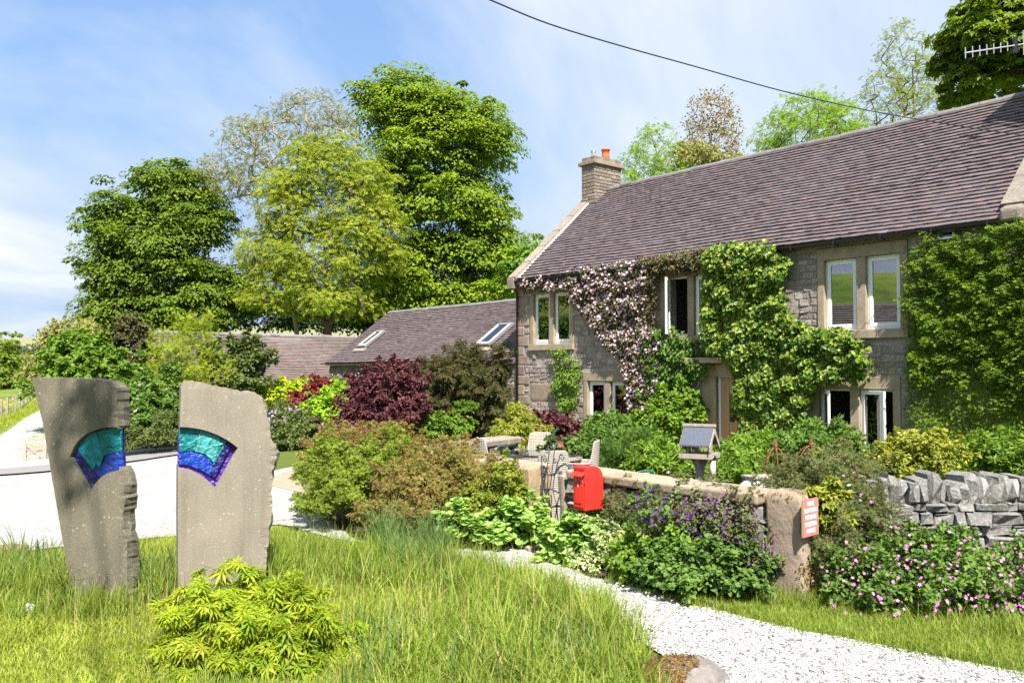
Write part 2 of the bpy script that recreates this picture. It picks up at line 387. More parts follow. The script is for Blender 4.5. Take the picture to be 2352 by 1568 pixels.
def grass_obj(name, P, h, wd, lean, m, parent=None, seg=3, rnd=None, dirs=None):
    V, F, k = blades(P, h, wd, lean, seg, dirs)
    if rnd is None: rnd = rng.random(len(P))
    o = new(name, mesh_np(name, V, F, m, np.repeat(rnd, k)), parent); o['kind'] = 'stuff'; return o
def inpoly(P, poly):
    x, y = P[:, 0], P[:, 1]; c = np.zeros(len(P), bool); n = len(poly)
    for i in range(n):
        x0, y0 = poly[i][:2]; x1, y1 = poly[i-1][:2]
        m = (y0 > y) != (y1 > y)
        c ^= m & (x < (x1 - x0) * (y - y0) / ((y1 - y0) if y1 != y0 else 1e-9) + x0)
    return c
def sample_poly(poly, n):
    poly = np.array(poly); lo, hi = poly[:, :2].min(0), poly[:, :2].max(0); out = []; c = 0
    while c < n:
        p = rng.uniform(lo, hi, (n * 2, 2)); p = p[inpoly(p, poly)]; out.append(p); c += len(p)
        if len(p) == 0: break
    return np.concatenate(out)[:n]
def onground(p2): return np.column_stack((p2, terr(p2[:, 0], p2[:, 1])))
def gpoly(px): return [G(u, v)[:2] for u, v in px]

# ================================================================== MATERIALS USED ALL OVER
M = {}
M['mortar'] = stone_mat('mortar', [(.29,.26,.23),(.33,.295,.26)], 9, .5, (.56,.53,.49), .5)
M['rubble'] = stone_mat('rubble_stone', [(.17,.145,.135),(.25,.21,.19),(.20,.17,.155),(.30,.26,.235),(.26,.19,.17),(.38,.35,.33)], 7, .75, (.66,.64,.61), .9)
M['quoin'] = stone_mat('quoin_stone', [(.25,.185,.155),(.30,.235,.19),(.23,.17,.15)], 5, .2, (.5,.46,.42), .5)
M['dressed'] = stone_mat('dressed_stone', [(.30,.245,.175),(.35,.29,.21),(.28,.225,.165)], 4, .15, (.5,.46,.38), .3)
M['coping'] = stone_mat('coping_stone', [(.23,.195,.16),(.28,.24,.195),(.20,.17,.14)], 5, .45, (.48,.45,.40), .5)
M['oldcoping'] = stone_mat('weathered_coping', [(.17,.15,.13),(.21,.185,.16),(.15,.135,.12)], 4, .4, (.42,.40,.36), .8)
M['cement'] = stone_mat('cement_fillet', [(.50,.45,.39),(.54,.48,.42)], 8, .3, (.6,.56,.5), .4)
M['chim'] = stone_mat('chimney_stone', [(.20,.165,.135),(.27,.225,.18),(.16,.135,.115),(.31,.26,.20)], 8, .15, (.4,.37,.33), .6)
M['pale_joint'] = stone_mat('pale_joint', [(.50,.45,.38)], 9, .2, (.55,.5,.45), .4)
M['wallcap'] = stone_mat('wall_coping_stone', [(.29,.225,.16),(.34,.27,.20),(.26,.205,.155)], 5, .35, (.42,.37,.30), .5)
M['limestone'] = stone_mat('limestone', [(.13,.13,.128),(.20,.197,.19),(.165,.162,.155),(.26,.255,.245)], 6, .5, (.50,.49,.46), 1.0)
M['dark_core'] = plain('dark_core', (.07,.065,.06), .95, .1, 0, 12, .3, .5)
M['black'] = plain('black_plastic', (.014,.015,.017), .28, .5, 0, 20, .15, 0)
M['white'] = plain('white_paint', (.74,.75,.74), .35, .45, 0, 14, .05, .03)
M['cream'] = plain('cream_paint', (.60,.565,.47), .4, .4, 0, 14, .08, .03)
M['oak'] = wood_mat('oak_boards', (.50,.34,.195), (.36,.235,.13), .6, (26, 26, 1.6))
M['greywood'] = wood_mat('weathered_wood', (.42,.37,.31), (.24,.20,.165), .85, (30, 30, 3))
M['bark'] = stone_mat('bark', [(.085,.065,.048),(.11,.085,.062)], 4, .25, (.2,.2,.15), .8)
M['paletwig'] = stone_mat('pale_twig', [(.26,.21,.165),(.32,.27,.22)], 5, .2, (.4,.36,.3), .4)
M['twig'] = stone_mat('brown_twig', [(.13,.085,.055),(.17,.11,.07)], 9, .2, (.3,.25,.2), .4)
M['iron'] = plain('grey_iron', (.09,.10,.11), .45, .5, .3, 20, .25, .1)
M['rust'] = plain('rusty_iron', (.19,.075,.04), .85, .2, 0, 30, .4, .3)
M['lead'] = plain('lead_grey', (.16,.17,.18), .5, .4, 0, 12, .2, .1)
M['interior'] = plain('interior_plaster', (.30,.27,.24), .9, .1, 0, 3, .1, 0)
M['curtain'] = plain('curtain_cloth', (.6,.57,.52), .9, .1, 0, 5, .1, 0)
def roof_mat(name, cols, spot, spot_amt):
    m, t, p = mat(name, .62, .35); r = rnd_socket(t); co = obj_co(t)
    c = ramp(t, r, [(i / (len(cols) - 1), q) for i, q in enumerate(cols)])
    a = noise(t, co, 9, 6, .65); b = noise(t, co, 2.2, 4); d = noise(t, co, 45, 3)
    c = mixc(t, N(t, 'ShaderNodeMapRange', {0: a, 1: .35, 2: .75, 3: 0, 4: .5}).outputs[0], c, mixc(t, 1, c, (.62,.62,.66), 'MULTIPLY'))
    c = mixc(t, N(t, 'ShaderNodeMapRange', {0: b, 1: .5, 2: .68, 3: 0, 4: spot_amt}).outputs[0], c, spot)
    c = mixc(t, N(t, 'ShaderNodeMapRange', {0: d, 1: .62, 2: .72, 3: 0, 4: .5}).outputs[0], c, (.38,.37,.35))
    t.links.new(c, p.inputs['Base Color']); bump(t, p, d, .25, .004); return m
M['tile'] = roof_mat('blue_brindle_tile', [(.075,.056,.060),(.115,.084,.088),(.095,.080,.092),(.14,.10,.098),(.092,.076,.083),(.128,.105,.112)], (.15,.13,.12), .3)
M['tile_b'] = roof_mat('barn_tile', [(.085,.064,.066),(.125,.096,.097),(.105,.088,.096),(.155,.112,.105),(.11,.092,.096)], (.19,.155,.135), .35)
M['tile_c'] = roof_mat('old_red_tile', [(.115,.09,.085),(.16,.115,.10),(.14,.12,.115),(.19,.115,.09),(.15,.13,.125),(.13,.11,.105)], (.20,.165,.135), .6)
M['ridge'] = stone_mat('ridge_tile', [(.14,.14,.15),(.19,.185,.19),(.16,.15,.15)], 8, .3, (.36,.35,.32), .4)
def glass_mat(name, tint=(1, 1, 1), f0=.10):
    m, t, p = mat(name); t.nodes.remove(p)
    g = N(t, 'ShaderNodeBsdfGlossy', {'Roughness': 0.0, 'Color': (1, 1, 1, 1)}); tr = N(t, 'ShaderNodeBsdfTransparent', {'Color': (*tint, 1)})
    fr = N(t, 'ShaderNodeFresnel', {'IOR': 1.5}); s = N(t, 'ShaderNodeMath', {0: fr.outputs[0], 1: f0}, operation='ADD', use_clamp=True)
    mx = N(t, 'ShaderNodeMixShader', {0: s.outputs[0], 1: tr.outputs[0], 2: g.outputs[0]})
    t.links.new(mx.outputs[0], t.nodes['Material Output'].inputs[0]); return m
M['pane'] = glass_mat('window_glass', (.82,.86,.84), .17)

# ================================================================== GROUND
def grass_ground():
    m, t, p = mat('grass_ground', .95, .1); co = obj_co(t); s = N(t, 'ShaderNodeSeparateXYZ', {0: co})
    a = noise(t, co, 1.4, 6); b = noise(t, co, 14, 5); c0 = mixc(t, a, (.045,.07,.012), (.10,.125,.022))
    c0 = mixc(t, N(t, 'ShaderNodeMapRange', {0: b, 1: .55, 2: .75, 3: 0, 4: .5}).outputs[0], c0, (.17,.13,.06))
    far = noise(t, co, .05, 5); fc = mixc(t, N(t, 'ShaderNodeMapRange', {0: far, 1: .35, 2: .65}).outputs[0], (.075,.125,.018), (.17,.21,.04)); fc = mixc(t, N(t, 'ShaderNodeMapRange', {0: noise(t, co, .35, 6), 1: .48, 2: .62, 3: 0, 4: .75}).outputs[0], fc, (.05,.08,.02))
    wx = N(t, 'ShaderNodeMath', {0: N(t, 'ShaderNodeMapRange', {0: s.outputs[1], 1: 18, 2: 34, 3: 0, 4: 1}).outputs[0], 1: N(t, 'ShaderNodeMapRange', {0: s.outputs[0], 1: -22, 2: -34, 3: 0, 4: 1}).outputs[0]}, operation='MAXIMUM'); c1 = mixc(t, wx.outputs[0], c0, fc)
    moor = mixc(t, noise(t, co, .012, 6), (.15,.17,.075), (.24,.22,.13))
    c2 = mixc(t, N(t, 'ShaderNodeMapRange', {0: s.outputs[1], 1: 380, 2: 520, 3: 0, 4: 1}).outputs[0], c1, moor)
    t.links.new(c2, p.inputs['Base Color']); bump(t, p, b, .4, .03); return m
M['ground'] = grass_ground()
xs = np.unique(np.concatenate((np.linspace(-2500, -130, 30), np.linspace(-130, -40, 25), np.linspace(-40, -14, 40), np.arange(-14, 12, .3), np.linspace(12, 40, 30), np.linspace(40, 2500, 30))))
ys = np.unique(np.concatenate((np.linspace(-150, -6, 20), np.arange(-6, 22, .3), np.linspace(22, 60, 60), np.linspace(60, 130, 40), np.linspace(130, 500, 30), np.linspace(500, 1600, 40), np.linspace(1600, 2600, 6))))
X, Y = np.meshgrid(xs, ys); Z = terr(X, Y); nx, ny = len(xs), len(ys)
i = np.arange(nx * ny).reshape(ny, nx)
F = np.stack((i[:-1, :-1], i[:-1, 1:], i[1:, 1:], i[1:, :-1]), -1).reshape(-1, 4)
tag(new('ground', mesh_np('ground', np.stack((X, Y, Z), -1), [F], M['ground'], smooth=True)), kind='structure')

def sheet(name, poly, spacing, zoff, m, edge=.0, kind='structure', thick=0.0):
    pts = []; n = len(poly)
    for i in range(n):
        a, b = np.array(poly[i]), np.array(poly[(i + 1) % n]); L = np.linalg.norm(b - a)
        sp = spacing * (0.5 if min(a[1], b[1]) < 14 else 1.0); k = max(1, int(L / sp)); nn = np.array((-(b-a)[1], (b-a)[0])) / (L + 1e-9)
        for j in range(k): pts.append(a + (b - a) * j / k + (nn * rng.normal() * edge if j else 0))
    poly2 = np.array(pts); lo, hi = poly2.min(0), poly2.max(0)
    gx, gy = np.meshgrid(np.arange(lo[0], hi[0], spacing), np.arange(lo[1], hi[1], spacing)); gp = np.stack((gx.ravel(), gy.ravel()), 1) + rng.normal(size=(gx.size, 2)) * spacing * .12
    gp = gp[inpoly(gp, poly2)]
    V2 = [Vector(p) for p in np.concatenate((poly2, gp))]; nb = len(poly2)
    r = delaunay_2d_cdt(V2, [(i, (i + 1) % nb) for i in range(nb)], [list(range(nb))], 1, 1e-5)
    v = np.array([tuple(p) for p in r[0]]); z = terr(v[:, 0], v[:, 1]) + zoff
    f = np.array([q for q in r[2] if len(q) == 3])
    a, b, c = v[f[:, 0]], v[f[:, 1]], v[f[:, 2]]; cr_ = (b - a)[:, 0] * (c - a)[:, 1] - (b - a)[:, 1] * (c - a)[:, 0]
    f[cr_ < 0] = f[cr_ < 0][:, ::-1]
    return tag(new(name, mesh_np(name, np.column_stack((v, z)), [f], m)), kind=kind)
def gravel_mat():
    m, t, p = mat('white_gravel', .9, .15); co = obj_co(t)
    v = N(t, 'ShaderNodeTexVoronoi', {'Vector': co, 'Scale': 55.0}); v2 = N(t, 'ShaderNodeTexVoronoi', {'Vector': co, 'Scale': 21.0})
    g = N(t, 'ShaderNodeSeparateColor', {0: v.outputs['Color']}).outputs[0]
    c = ramp(t, g, [(0, (.13,.127,.122)), (.12, (.25,.246,.238)), (.28, (.36,.355,.345)), (1, (.46,.455,.44))])
    d = noise(t, co, .8, 5); e = noise(t, co, 6, 5)
    c = mixc(t, N(t, 'ShaderNodeMapRange', {0: d, 1: .55, 2: .8, 3: 0, 4: .3}).outputs[0], c, (.27,.25,.21))
    c = mixc(t, N(t, 'ShaderNodeMapRange', {0: e, 1: .5, 2: .75, 3: 0, 4: .5}).outputs[0], c, (.17,.16,.14)); c = mixc(t, N(t, 'ShaderNodeMapRange', {0: noise(t, co, .35, 7, .7), 1: .5, 2: .7, 3: 0, 4: .45}).outputs[0], c, (.22,.20,.165))
    t.links.new(c, p.inputs['Base Color'])
    h = N(t, 'ShaderNodeMath', {0: v.outputs['Distance'], 1: v2.outputs['Distance']}, operation='ADD').outputs[0]
    b = N(t, 'ShaderNodeBump', {'Height': h, 'Strength': .9, 'Distance': .02}, invert=True); t.links.new(b.outputs[0], p.inputs['Normal']); return m
M['gravel'] = gravel_mat()
drive_px = [(-150,1092),(-60,1034),(0,1000),(50,966),(92,942),(160,935),(200,985),(250,1020),(280,1036),(410,1026),(520,1060),(625,1083),(700,1066),(718,1072),(716,1100),
            (722,1150),(745,1195),(800,1232),(880,1262),(1000,1268),(1150,1256),(1168,1240),(1240,1236),(1252,1268),(1290,1300),(1350,1330),(1450,1347),(1560,1386),(1700,1418),(1800,1442),(2000,1478),(2150,1512),(2352,1548),(2600,1590),
            (2700,1800),(1760,1800),(1640,1568),(1560,1530),(1490,1490),(1430,1440),(1380,1400),(1250,1350),(1100,1312),(1000,1290),(900,1266),(800,1244),(700,1222),(640,1206),(560,1212),(420,1232),(280,1246),(0,1276),(-150,1300)]
drive = gpoly(drive_px)
sheet('gravel_drive', drive, .45, .016, M['gravel'], .05)
M['tarmac'] = plain('old_tarmac', (.19,.185,.175), .9, .2, 0, 5, .12, .2)
sheet('tarmac_strip', gpoly([(-150,1095),(-20,1082),(80,1074),(270,1054),(410,1036),(520,1023),(520,1034),(410,1047),(280,1066),(100,1087),(-20,1096),(-150,1112)]), .6, .06, M['tarmac'], .03)
tag(bpy.data.objects['tarmac_strip'], kind='structure')
# garden lawn behind the low wall is part of the ground; soil of the beds
M['soil'] = plain('dark_soil', (.055,.042,.03), .95, .1, 0, 20, .4, .6)
bed1 = gpoly([(1255,1285),(1300,1230),(1320,1150),(1640,1150),(1760,1200),(1760,1340),(1850,1370),(1960,1340),(2030,1240),(2500,1240),(2600,1420),(2352,1462),(2100,1440),(1900,1412),(1760,1392),(1600,1380),(1450,1340),(1350,1322)])
sheet('flower_bed_soil', bed1, .4, .012, M['soil'], .04)
bed2 = gpoly([(724,1150),(718,1100),(760,1060),(900,1040),(1080,1065),(1190,1180),(1215,1232),(1150,1248),(1000,1258),(880,1252),(800,1222),(745,1187)])
sheet('shrub_bed_soil', bed2, .4, .012, M['soil'], .04)
sheet('patio_paving', [HW(s, b, 0)[:2] for s, b in ((1.0,-3.2),(1.0,-6.6),(5.0,-10.5),(7.2,-10.5),(7.2,-4.0),(8.6,-.2),(7.2,-.2),(6.0,-3.2))], .5, .02, M['wallcap'], .02)

# ---- loose gravel chips, near part of the drive
vis = np.array(gpoly([(1060,1278),(1250,1310),(1450,1350),(1560,1388),(1700,1420),(1800,1446),(2000,1482),(2352,1552),(2480,1600),(2480,1720),(1700,1720),(1640,1568),(1560,1530),(1490,1490),(1430,1440),(1380,1400),(1250,1350),(1100,1312)]))
p2 = sample_poly(vis, 26000); d = np.linalg.norm(p2, axis=1); P = onground(p2); P[:, 2] += .019
sc = rng.lognormal(math.log(.0085), .38, len(P)) * np.where(d > 8, 1.2, 1.0)
oct_v = np.array([(1,0,0),(0,1,0),(-1,0,0),(0,-1,0),(0,0,.8),(0,0,-.6)], float); oct_f = np.array([(0,1,4),(1,2,4),(2,3,4),(3,0,4)])
ax = nrm(sph(len(P)) * .5 + np.array((0, 0, 1))); tx = sph(len(P)); y = nrm(np.cross(ax, tx)); x = np.cross(y, ax)
j = 1 + rng.uniform(-.45, .45, (len(P), 6, 1)); ov = oct_v[None] * j
V = P[:, None] + sc[:, None, None] * (ov[..., 0:1] * x[:, None] + ov[..., 1:2] * y[:, None] + ov[..., 2:3] * ax[:, None])
m_, t_, p_ = mat('gravel_chip', .85, .2); c_ = ramp(t_, rnd_socket(t_), [(0, (.09,.088,.085)), (.18, (.20,.197,.19)), (.38, (.36,.355,.345)), (1, (.50,.495,.485))]); t_.links.new(c_, p_.inputs['Base Color'])
o = new('gravel_chips', mesh_np('gravel_chips', V.reshape(-1, 3), [(oct_f[None] + (np.arange(len(P)) * 6)[:, None, None]).reshape(-1, 3)], m_, np.repeat(rng.random(len(P)), 6)))
tag(o, 'loose white and grey stone chips strewn over the near drive', 'gravel', kind='stuff')

# ================================================================== STONE PIECES
def stone_variants(mname, n, m, rough=.13, bev=.11):
    out = []
    for k in range(n):
        # rounded block, unit size, front face (-y) domed
        g = (-.5, -.5 + bev, .5 - bev, .5); V = []; idx = {}
        for a, x in enumerate(g):
            for c, z in enumerate(g):
                edge = (a in (0, 3)) + (c in (0, 3))
                y = -.5 + (0, .10, .17)[edge] * (1 if edge else 0)
                y += rng.normal() * rough * (.7 if not edge else .35)
                idx[(a, c)] = len(V); V.append((x + rng.normal() * rough * .35, y, z + rng.normal() * rough * .35))
        nb = len(V); cor = [idx[(0,0)], idx[(1,0)], idx[(2,0)], idx[(3,0)], idx[(3,1)], idx[(3,2)], idx[(3,3)], idx[(2,3)], idx[(1,3)], idx[(0,3)], idx[(0,2)], idx[(0,1)]]
        V += [(V[q][0], .5, V[q][2]) for q in cor]
        Fq = [(idx[(a,c)], idx[(a+1,c)], idx[(a+1,c+1)], idx[(a,c+1)]) for a in range(3) for c in range(3)]
        Fq += [(cor[(q+1) % 12], cor[q], nb + q, nb + (q+1) % 12) for q in range(12)]
        out.append(mesh_np(mname, V, [np.array(Fq)], m)); 
    return out
def mesh_arrays(me):
    v = np.zeros(len(me.vertices) * 3, np.float32); me.vertices.foreach_get('co', v); v = v.reshape(-1, 3)
    f = np.array([tuple(p.vertices) for p in me.polygons]); return v, f
def put_pieces(name, variants, items, parent, n_obj, rest_name, m, key):
    """items: (centre, size, rotation euler) in the parent's space; the n_obj largest in view become objects"""
    order = sorted(range(len(items)), key=lambda q: key(items[q]))
    for q in order[:n_obj]:
        c, s, r = items[q]; new(name, random.choice(variants), parent, c, r, s)
    rest = order[n_obj:]
    if rest:
        Va, Fa, Ra, n = [], [], [], 0; arr = [mesh_arrays(v) for v in variants]
        for q in rest:
            c, s, r = items[q]; v, f = random.choice(arr); Rm = np.array(Matrix.Identity(3) if r is None else Euler(r).to_matrix())
            Va.append((v * np.array(s)) @ Rm.T + np.array(c)); Fa.append(f + n); n += len(v); Ra.append(np.full(len(v), rng.random()))
        o = new(rest_name, mesh_np(rest_name, np.concatenate(Va), [np.concatenate(Fa)], m, np.concatenate(Ra)), parent); o['kind'] = 'stuff'
def courses(x0, x1, z0, z1, holes, hr, wr, gap=.014, skip=None):
    """random coursed rubble on a vertical face: (xc, zc, w, h)"""
    out = []; z = z0
    while z < z1 - .03:
        h = min(rng.uniform(*hr), z1 - z); x = x0 - rng.uniform(0, .1)
        if z1 - z - h < .05: h = z1 - z
        while x < x1 - .02:
            wd = min(rng.uniform(*wr), x1 - x) if x > x0 else rng.uniform(*wr)
            parts = [(max(x, x0), min(x + wd, x1), z, z + h)]
            if rng.random() < .16 and h > .15: zm = z + h * rng.uniform(.4, .6); parts = [(parts[0][0], parts[0][1], z, zm), (parts[0][0], parts[0][1], zm, z + h)]
            for a, b, c, d in parts:
                segs = [(a, b)]
                for hx0, hx1, hz0, hz1 in holes:
                    if d <= hz0 + .01 or c >= hz1 - .01: continue
                    ns = []
                    for p, q in segs:
                        if q <= hx0 or p >= hx1: ns.append((p, q)); continue
                        if p < hx0 - .04: ns.append((p, hx0))
                        if q > hx1 + .04: ns.append((hx1, q))
                    segs = ns
                for p, q in segs:
                    if q - p > .05 and not (skip and skip((p + q) / 2, (c + d) / 2)): out.append(((p + q) / 2, (c + d) / 2, q - p - gap, d - c - gap))
            x += wd
        z += h
    return out
def wall_with_holes(name, x0, x1, z0, z1, y0, y1, holes, m, parent):
    xs = sorted({x0, x1, *[min(max(h[i], x0), x1) for h in holes for i in (0, 1)]}); zs = sorted({z0, z1, *[min(max(h[i], z0), z1) for h in holes for i in (2, 3)]})
    mb = MB()
    for a, b in zip(xs, xs[1:]):
        run = None
        for c, d in zip(zs, zs[1:]):
            cx, cz = (a + b) / 2, (c + d) / 2
            if any(h[0] < cx < h[1] and h[2] < cz < h[3] for h in holes):
                if run: mb.box((a, y0, run[0]), (b, y1, run[1])); run = None
            else: run = (run[0], d) if run else (c, d)
        if run: mb.box((a, y0, run[0]), (b, y1, run[1]))
    return mb.build(name, m, parent)
SV = {'cap': stone_variants('cap_stone', 8, M['limestone'], .15, .24), **{k: stone_variants(k + '_stone', 8, M[k], r) for k, r in (('rubble', .10), ('quoin', .04), ('limestone', .17), ('chim', .04), ('wallcap', .05))}}
def camdist(parent_fn):
    def key(it):
        P = parent_fn(it[0]); uv = proj(P)[0]
        inside = -10 < uv[0] < 2362 and -10 < uv[1] < 1578
        return np.linalg.norm(P - np.array((0, 0, EYE))) + (0 if inside else 1000)
    return key

# ================================================================== ROOF TILES
def tiles(roof, x0, x1, b0, z0, b1, z1, gauge, wd, m, n_obj, toworld, x_of=None, sag=.025):
    L = math.hypot(b1 - b0, z1 - z0); cb, cz = (b1 - b0) / L, (z1 - z0) / L; rows = int(L / gauge)
    V, key = [], []
    for r in range(rows):
        off = wd * (.5 if r % 2 else 0) + rng.normal() * .006; n = int((x1 - x0) / wd) + 2; wav = rng.normal() * .004
        for k in range(n):
            a = x0 - wd + off + k * wd; c = a + wd - .004
            a, c = max(a, x0), min(c, x1)
            if c - a < .03: continue
            q = r * gauge + wav + rng.normal() * .004; h0 = .050 + rng.normal() * .003; tw = rng.normal() * .003
            sg = sag * (math.sin(a * .8 + 1) * math.sin(q * 1.1 + .4)) 
            cs = []
            for dx, dq, hh in ((a, q, h0 + tw), (c, q, h0 - tw), (c, q + gauge * 1.35, .006), (a, q + gauge * 1.35, .006)): cs.append((dx, dq, hh + sg))
            V.append([(x, b0 + cb * y - cz * (h - .034 * (i < 1)), z0 + cz * y + cb * (h - .034 * (i < 1))) for i in (0, 1) for x, y, h in cs])
    V = np.array(V)                                   # (n, 8, 3): bottom ring then top ring
    f = np.array([(0,1,5,4),(1,2,6,5),(3,0,4,7),(4,5,6,7),(2,3,7,6)]); # i=0 bottom, i=1 top
    ctr = V.mean(1); P = np.array([toworld(c) for c in ctr]); uv = proj(P)
    d = np.linalg.norm(P - np.array((0, 0, EYE)), axis=1) + np.where((uv[:, 0] > -5) & (uv[:, 0] < 2350) & (uv[:, 1] > 0), 0, 1000)
    order = np.argsort(d)
    for q in order[:n_obj]:
        new('tile', mesh_np('tile', V[q] - ctr[q], [f], m, np.full(8, 0.0)), roof, tuple(ctr[q]))
    rest = order[n_obj:]
    if len(rest):
        o = new('tile_courses', mesh_np('tile_courses', V[rest].reshape(-1, 3), [(f[None] + (np.arange(len(rest)) * 8)[:, None, None]).reshape(-1, 4)], m, np.repeat(rng.random(len(rest)), 8)), roof); o['kind'] = 'stuff'
def ridge_tiles(roof, x0, x1, b, z, L, m, r=.13):
    n = int((x1 - x0) / L); L = (x1 - x0) / n
    vs = []
    for k in range(4):
        mb = MB(); pts = [(math.cos(a) * r, math.sin(a) * r * .85 - .05) for a in np.linspace(PI + .25, -.25, 9)[::-1]]
        inn = [(x * .86, y * .86) for x, y in reversed(pts)]
        mb.prism(pts + inn, 'x', -L / 2 + .004, L / 2 - .004); vs.append(mb.mesh('ridge_tile', m))
    for k in range(n):
        new('ridge_tile', random.choice(vs), roof, (x0 + (k + .5) * L, b + rng.normal() * .008, z + rng.normal() * .008), (rng.normal() * .02, rng.normal() * .012, rng.normal() * .012))

# ================================================================== FARMHOUSE  (local x = along the front, y = into the house)
RZ = math.atan2(E2[1], E2[0])
house = empty('farmhouse', 'two storey grey stone farmhouse with long brindled tile roof and climbers on its front', 'house', (HO[0], HO[1], 0), RZ)
hw = lambda c: HW(c[0], c[1], c[2])
HL = 13.95; ZE = 4.66
WINS = [  # lights (x0, x1), z0, z1, sash angles
    ('up', [(.72, 1.41), (1.59, 2.28)], 2.77, 4.26, (0, 0)), ('lo', [(2.98, 3.63), (3.83, 4.49)], .36, 1.70, (0, 0)),
    ('up', [(5.77, 6.45), (6.65, 7.34)], 2.85, 4.33, (58, 0)), ('up', [(10.12, 10.83), (11.04, 11.75)], 2.84, 4.34, (0, 0)),
    ('lo', [(9.97, 10.66), (10.86, 11.57)], .17, 1.61, (50, 24))]
DOOR = (7.30, 8.25, -.12, 1.90)
holes = [(l[0][0] - .02, l[1][1] + .02, z0 - .02, z1 + .02) for _, l, z0, z1, _ in WINS] + [DOOR]
wall = wall_with_holes('wall', 0, HL, -.6, ZE, .02, .45, holes, M['mortar'], house)
# gable end walls, back wall and floors (one shell)
mb = MB()
for a, b in ((0, .4), (HL - .4, HL)):
    mb.prism([(.45, -.6), (7.0, -.6), (7.0, ZE), (3.5, 7.86), (.45, ZE + .35)], 'x', a, b)
mb.box((.4, 6.6, -.6), (HL - .4, 7.0, ZE)); mb.build('gable_wall', M['mortar'], house)
mb = MB(); mb.box((.41, .46, 2.35), (HL - .41, 6.59, 2.5)); mb.box((.41, .46, -.5), (HL - .41, 6.59, -.1)); mb.box((4.9, .46, -.09), (5.0, 6.5, 2.34)); mb.box((8.9, .46, -.09), (9.0, 6.5, 2.34)); mb.box((4.9, .46, 2.51), (5.0, 6.5, 4.6)); mb.box((8.9, .46, 2.51), (9.0, 6.5, 4.6))
mb.box((.41, 4.2, -.09), (HL - .41, 4.3, 2.34)); mb.box((.41, 4.2, 2.51), (HL - .41, 4.3, 4.6)); mb.box((.41, .5, 4.5), (HL - .41, 6.5, 4.6)); mb.build('interior_walls', M['interior'], house)
# rubble and quoins on the wall
dress = []
for _, l, z0, z1, _ in WINS: dress.append((l[0][0] - .17, l[1][1] + .17, z0 - .20, z1 + .27))
dress += [(DOOR[0] - .42, DOOR[1] + .42, -.6, 2.16), (6.48, 9.0, 2.14, 2.32)]
qx = []
z = -.35; k = 0
while z < 4.5:
    h = rng.uniform(.26, .36); qx.append((0, (.52, .30)[k % 2], z, min(z + h, 4.6))); z += h; k += 1
pink = [(.55, 1.75, 1.08, 1.62), (.62, .86, .3, 1.05), (1.5, 1.74, .3, 1.05)]
allh = dress + [(a, b, c, d) for a, b, c, d in qx] + pink
hyd = [(7.35, 4.5), (9.25, 4.35), (9.3, 3.2), (9.5, 2.75), (10.7, 2.6), (10.6, 2.1), (9.7, 1.7), (9.7, 0), (8.2, 0), (8.0, 2.2), (7.4, 2.7)]
cle = [(2.75, 4.3), (5.4, 4.4), (5.4, 3.2), (5.9, 2.6), (5.9, 1.0), (4.8, 1.0), (4.6, 2.2), (3.8, 3.0)]
def hidden(x, z):
    return x > 12.0 or inpoly(np.array([[x, z]]), hyd)[0] or inpoly(np.array([[x, z]]), cle)[0] or z < .1
items = [((x, .053 + rng.normal() * .006, z), (w_, .10, h_), (rng.normal() * .01, 0, rng.normal() * .012)) for x, z, w_, h_ in courses(0, HL, 0.05, 4.56, allh, (.10, .17), (.14, .38), .012, hidden)]
put_pieces('stone', SV['rubble'], items, wall, 215, 'rubble_stones', M['rubble'], camdist(hw))
for a, b, c, d in qx: new('stone', random.choice(SV['quoin']), wall, ((a+b)/2 - .006, .052, (c+d)/2), None, (b - a, .12, d - c - .008))
for a, b, c, d in pink: new('stone', random.choice(SV['quoin']), wall, ((a+b)/2, .052, (c+d)/2), None, (b - a - .01, .11, d - c - .012))
# windows
def casement(win, x0, x1, z0, z1, ang, y=.09):
    fr = MB(); t = .042
    fr.box((x0, y, z0), (x0 + t, y + .07, z1)); fr.box((x1 - t, y, z0), (x1, y + .07, z1)); fr.box((x0 + t, y, z1 - t), (x1 - t, y + .07, z1)); fr.box((x0 + t, y, z0), (x1 - t, y + .07, z0 + t * 1.3))
    fr.build('frame', M['white'], win, bevel=.004)
    wd = x1 - x0 - 2 * t + .02; hh = z1 - z0 - 2.3 * t + .02; q = .074
    sm = MB(); sm.box((0, -.02, 0), (q, .03, hh)); sm.box((wd - q, -.02, 0), (wd, .03, hh)); sm.box((q, -.02, hh - q), (wd - q, .03, hh)); sm.box((q, -.02, 0), (wd - q, .03, q * 1.15))
    loc = (x0 + t - .01, y + .012, z0 + t * 1.3 - .01); rot = (0, 0, -R(ang))
    sm.build('sash', M['white'], win, bevel=.005, loc=loc, rot=rot)
    pn = MB(); pn.box((q - .004, .004, q), (wd - q + .004, .010, hh - q + .004)); pn.build('pane', M['pane'], win, loc=loc, rot=rot)
for kind, l, z0, z1, ang in WINS:
    x0, x1 = l[0][0], l[1][1]; mb = MB()
    mb.box((x0 - .16, -.012, z0 - .005), (x0 - .002, .30, z1 + .002)); mb.box((x1 + .002, -.012, z0 - .005), (x1 + .16, .30, z1 + .002))
    mb.box((l[0][1] + .002, .005, z0 - .004), (l[1][0] - .002, .28, z1 + .001)); mb.box((x0 - .165, -.016, z1 + .003), (x1 + .165, .30, z1 + .26))
    win = mb.build('window', M['dressed'], house, bevel=.012)
    mb = MB(); mb.box((x0 - .18, -.065, z0 - .19), (x1 + .18, .30, z0 - .006)); mb.build('sill', M['dressed'], win, bevel=.012)
    for (a, b), an in zip(l, ang): casement(win, a, b, z0, z1, an)
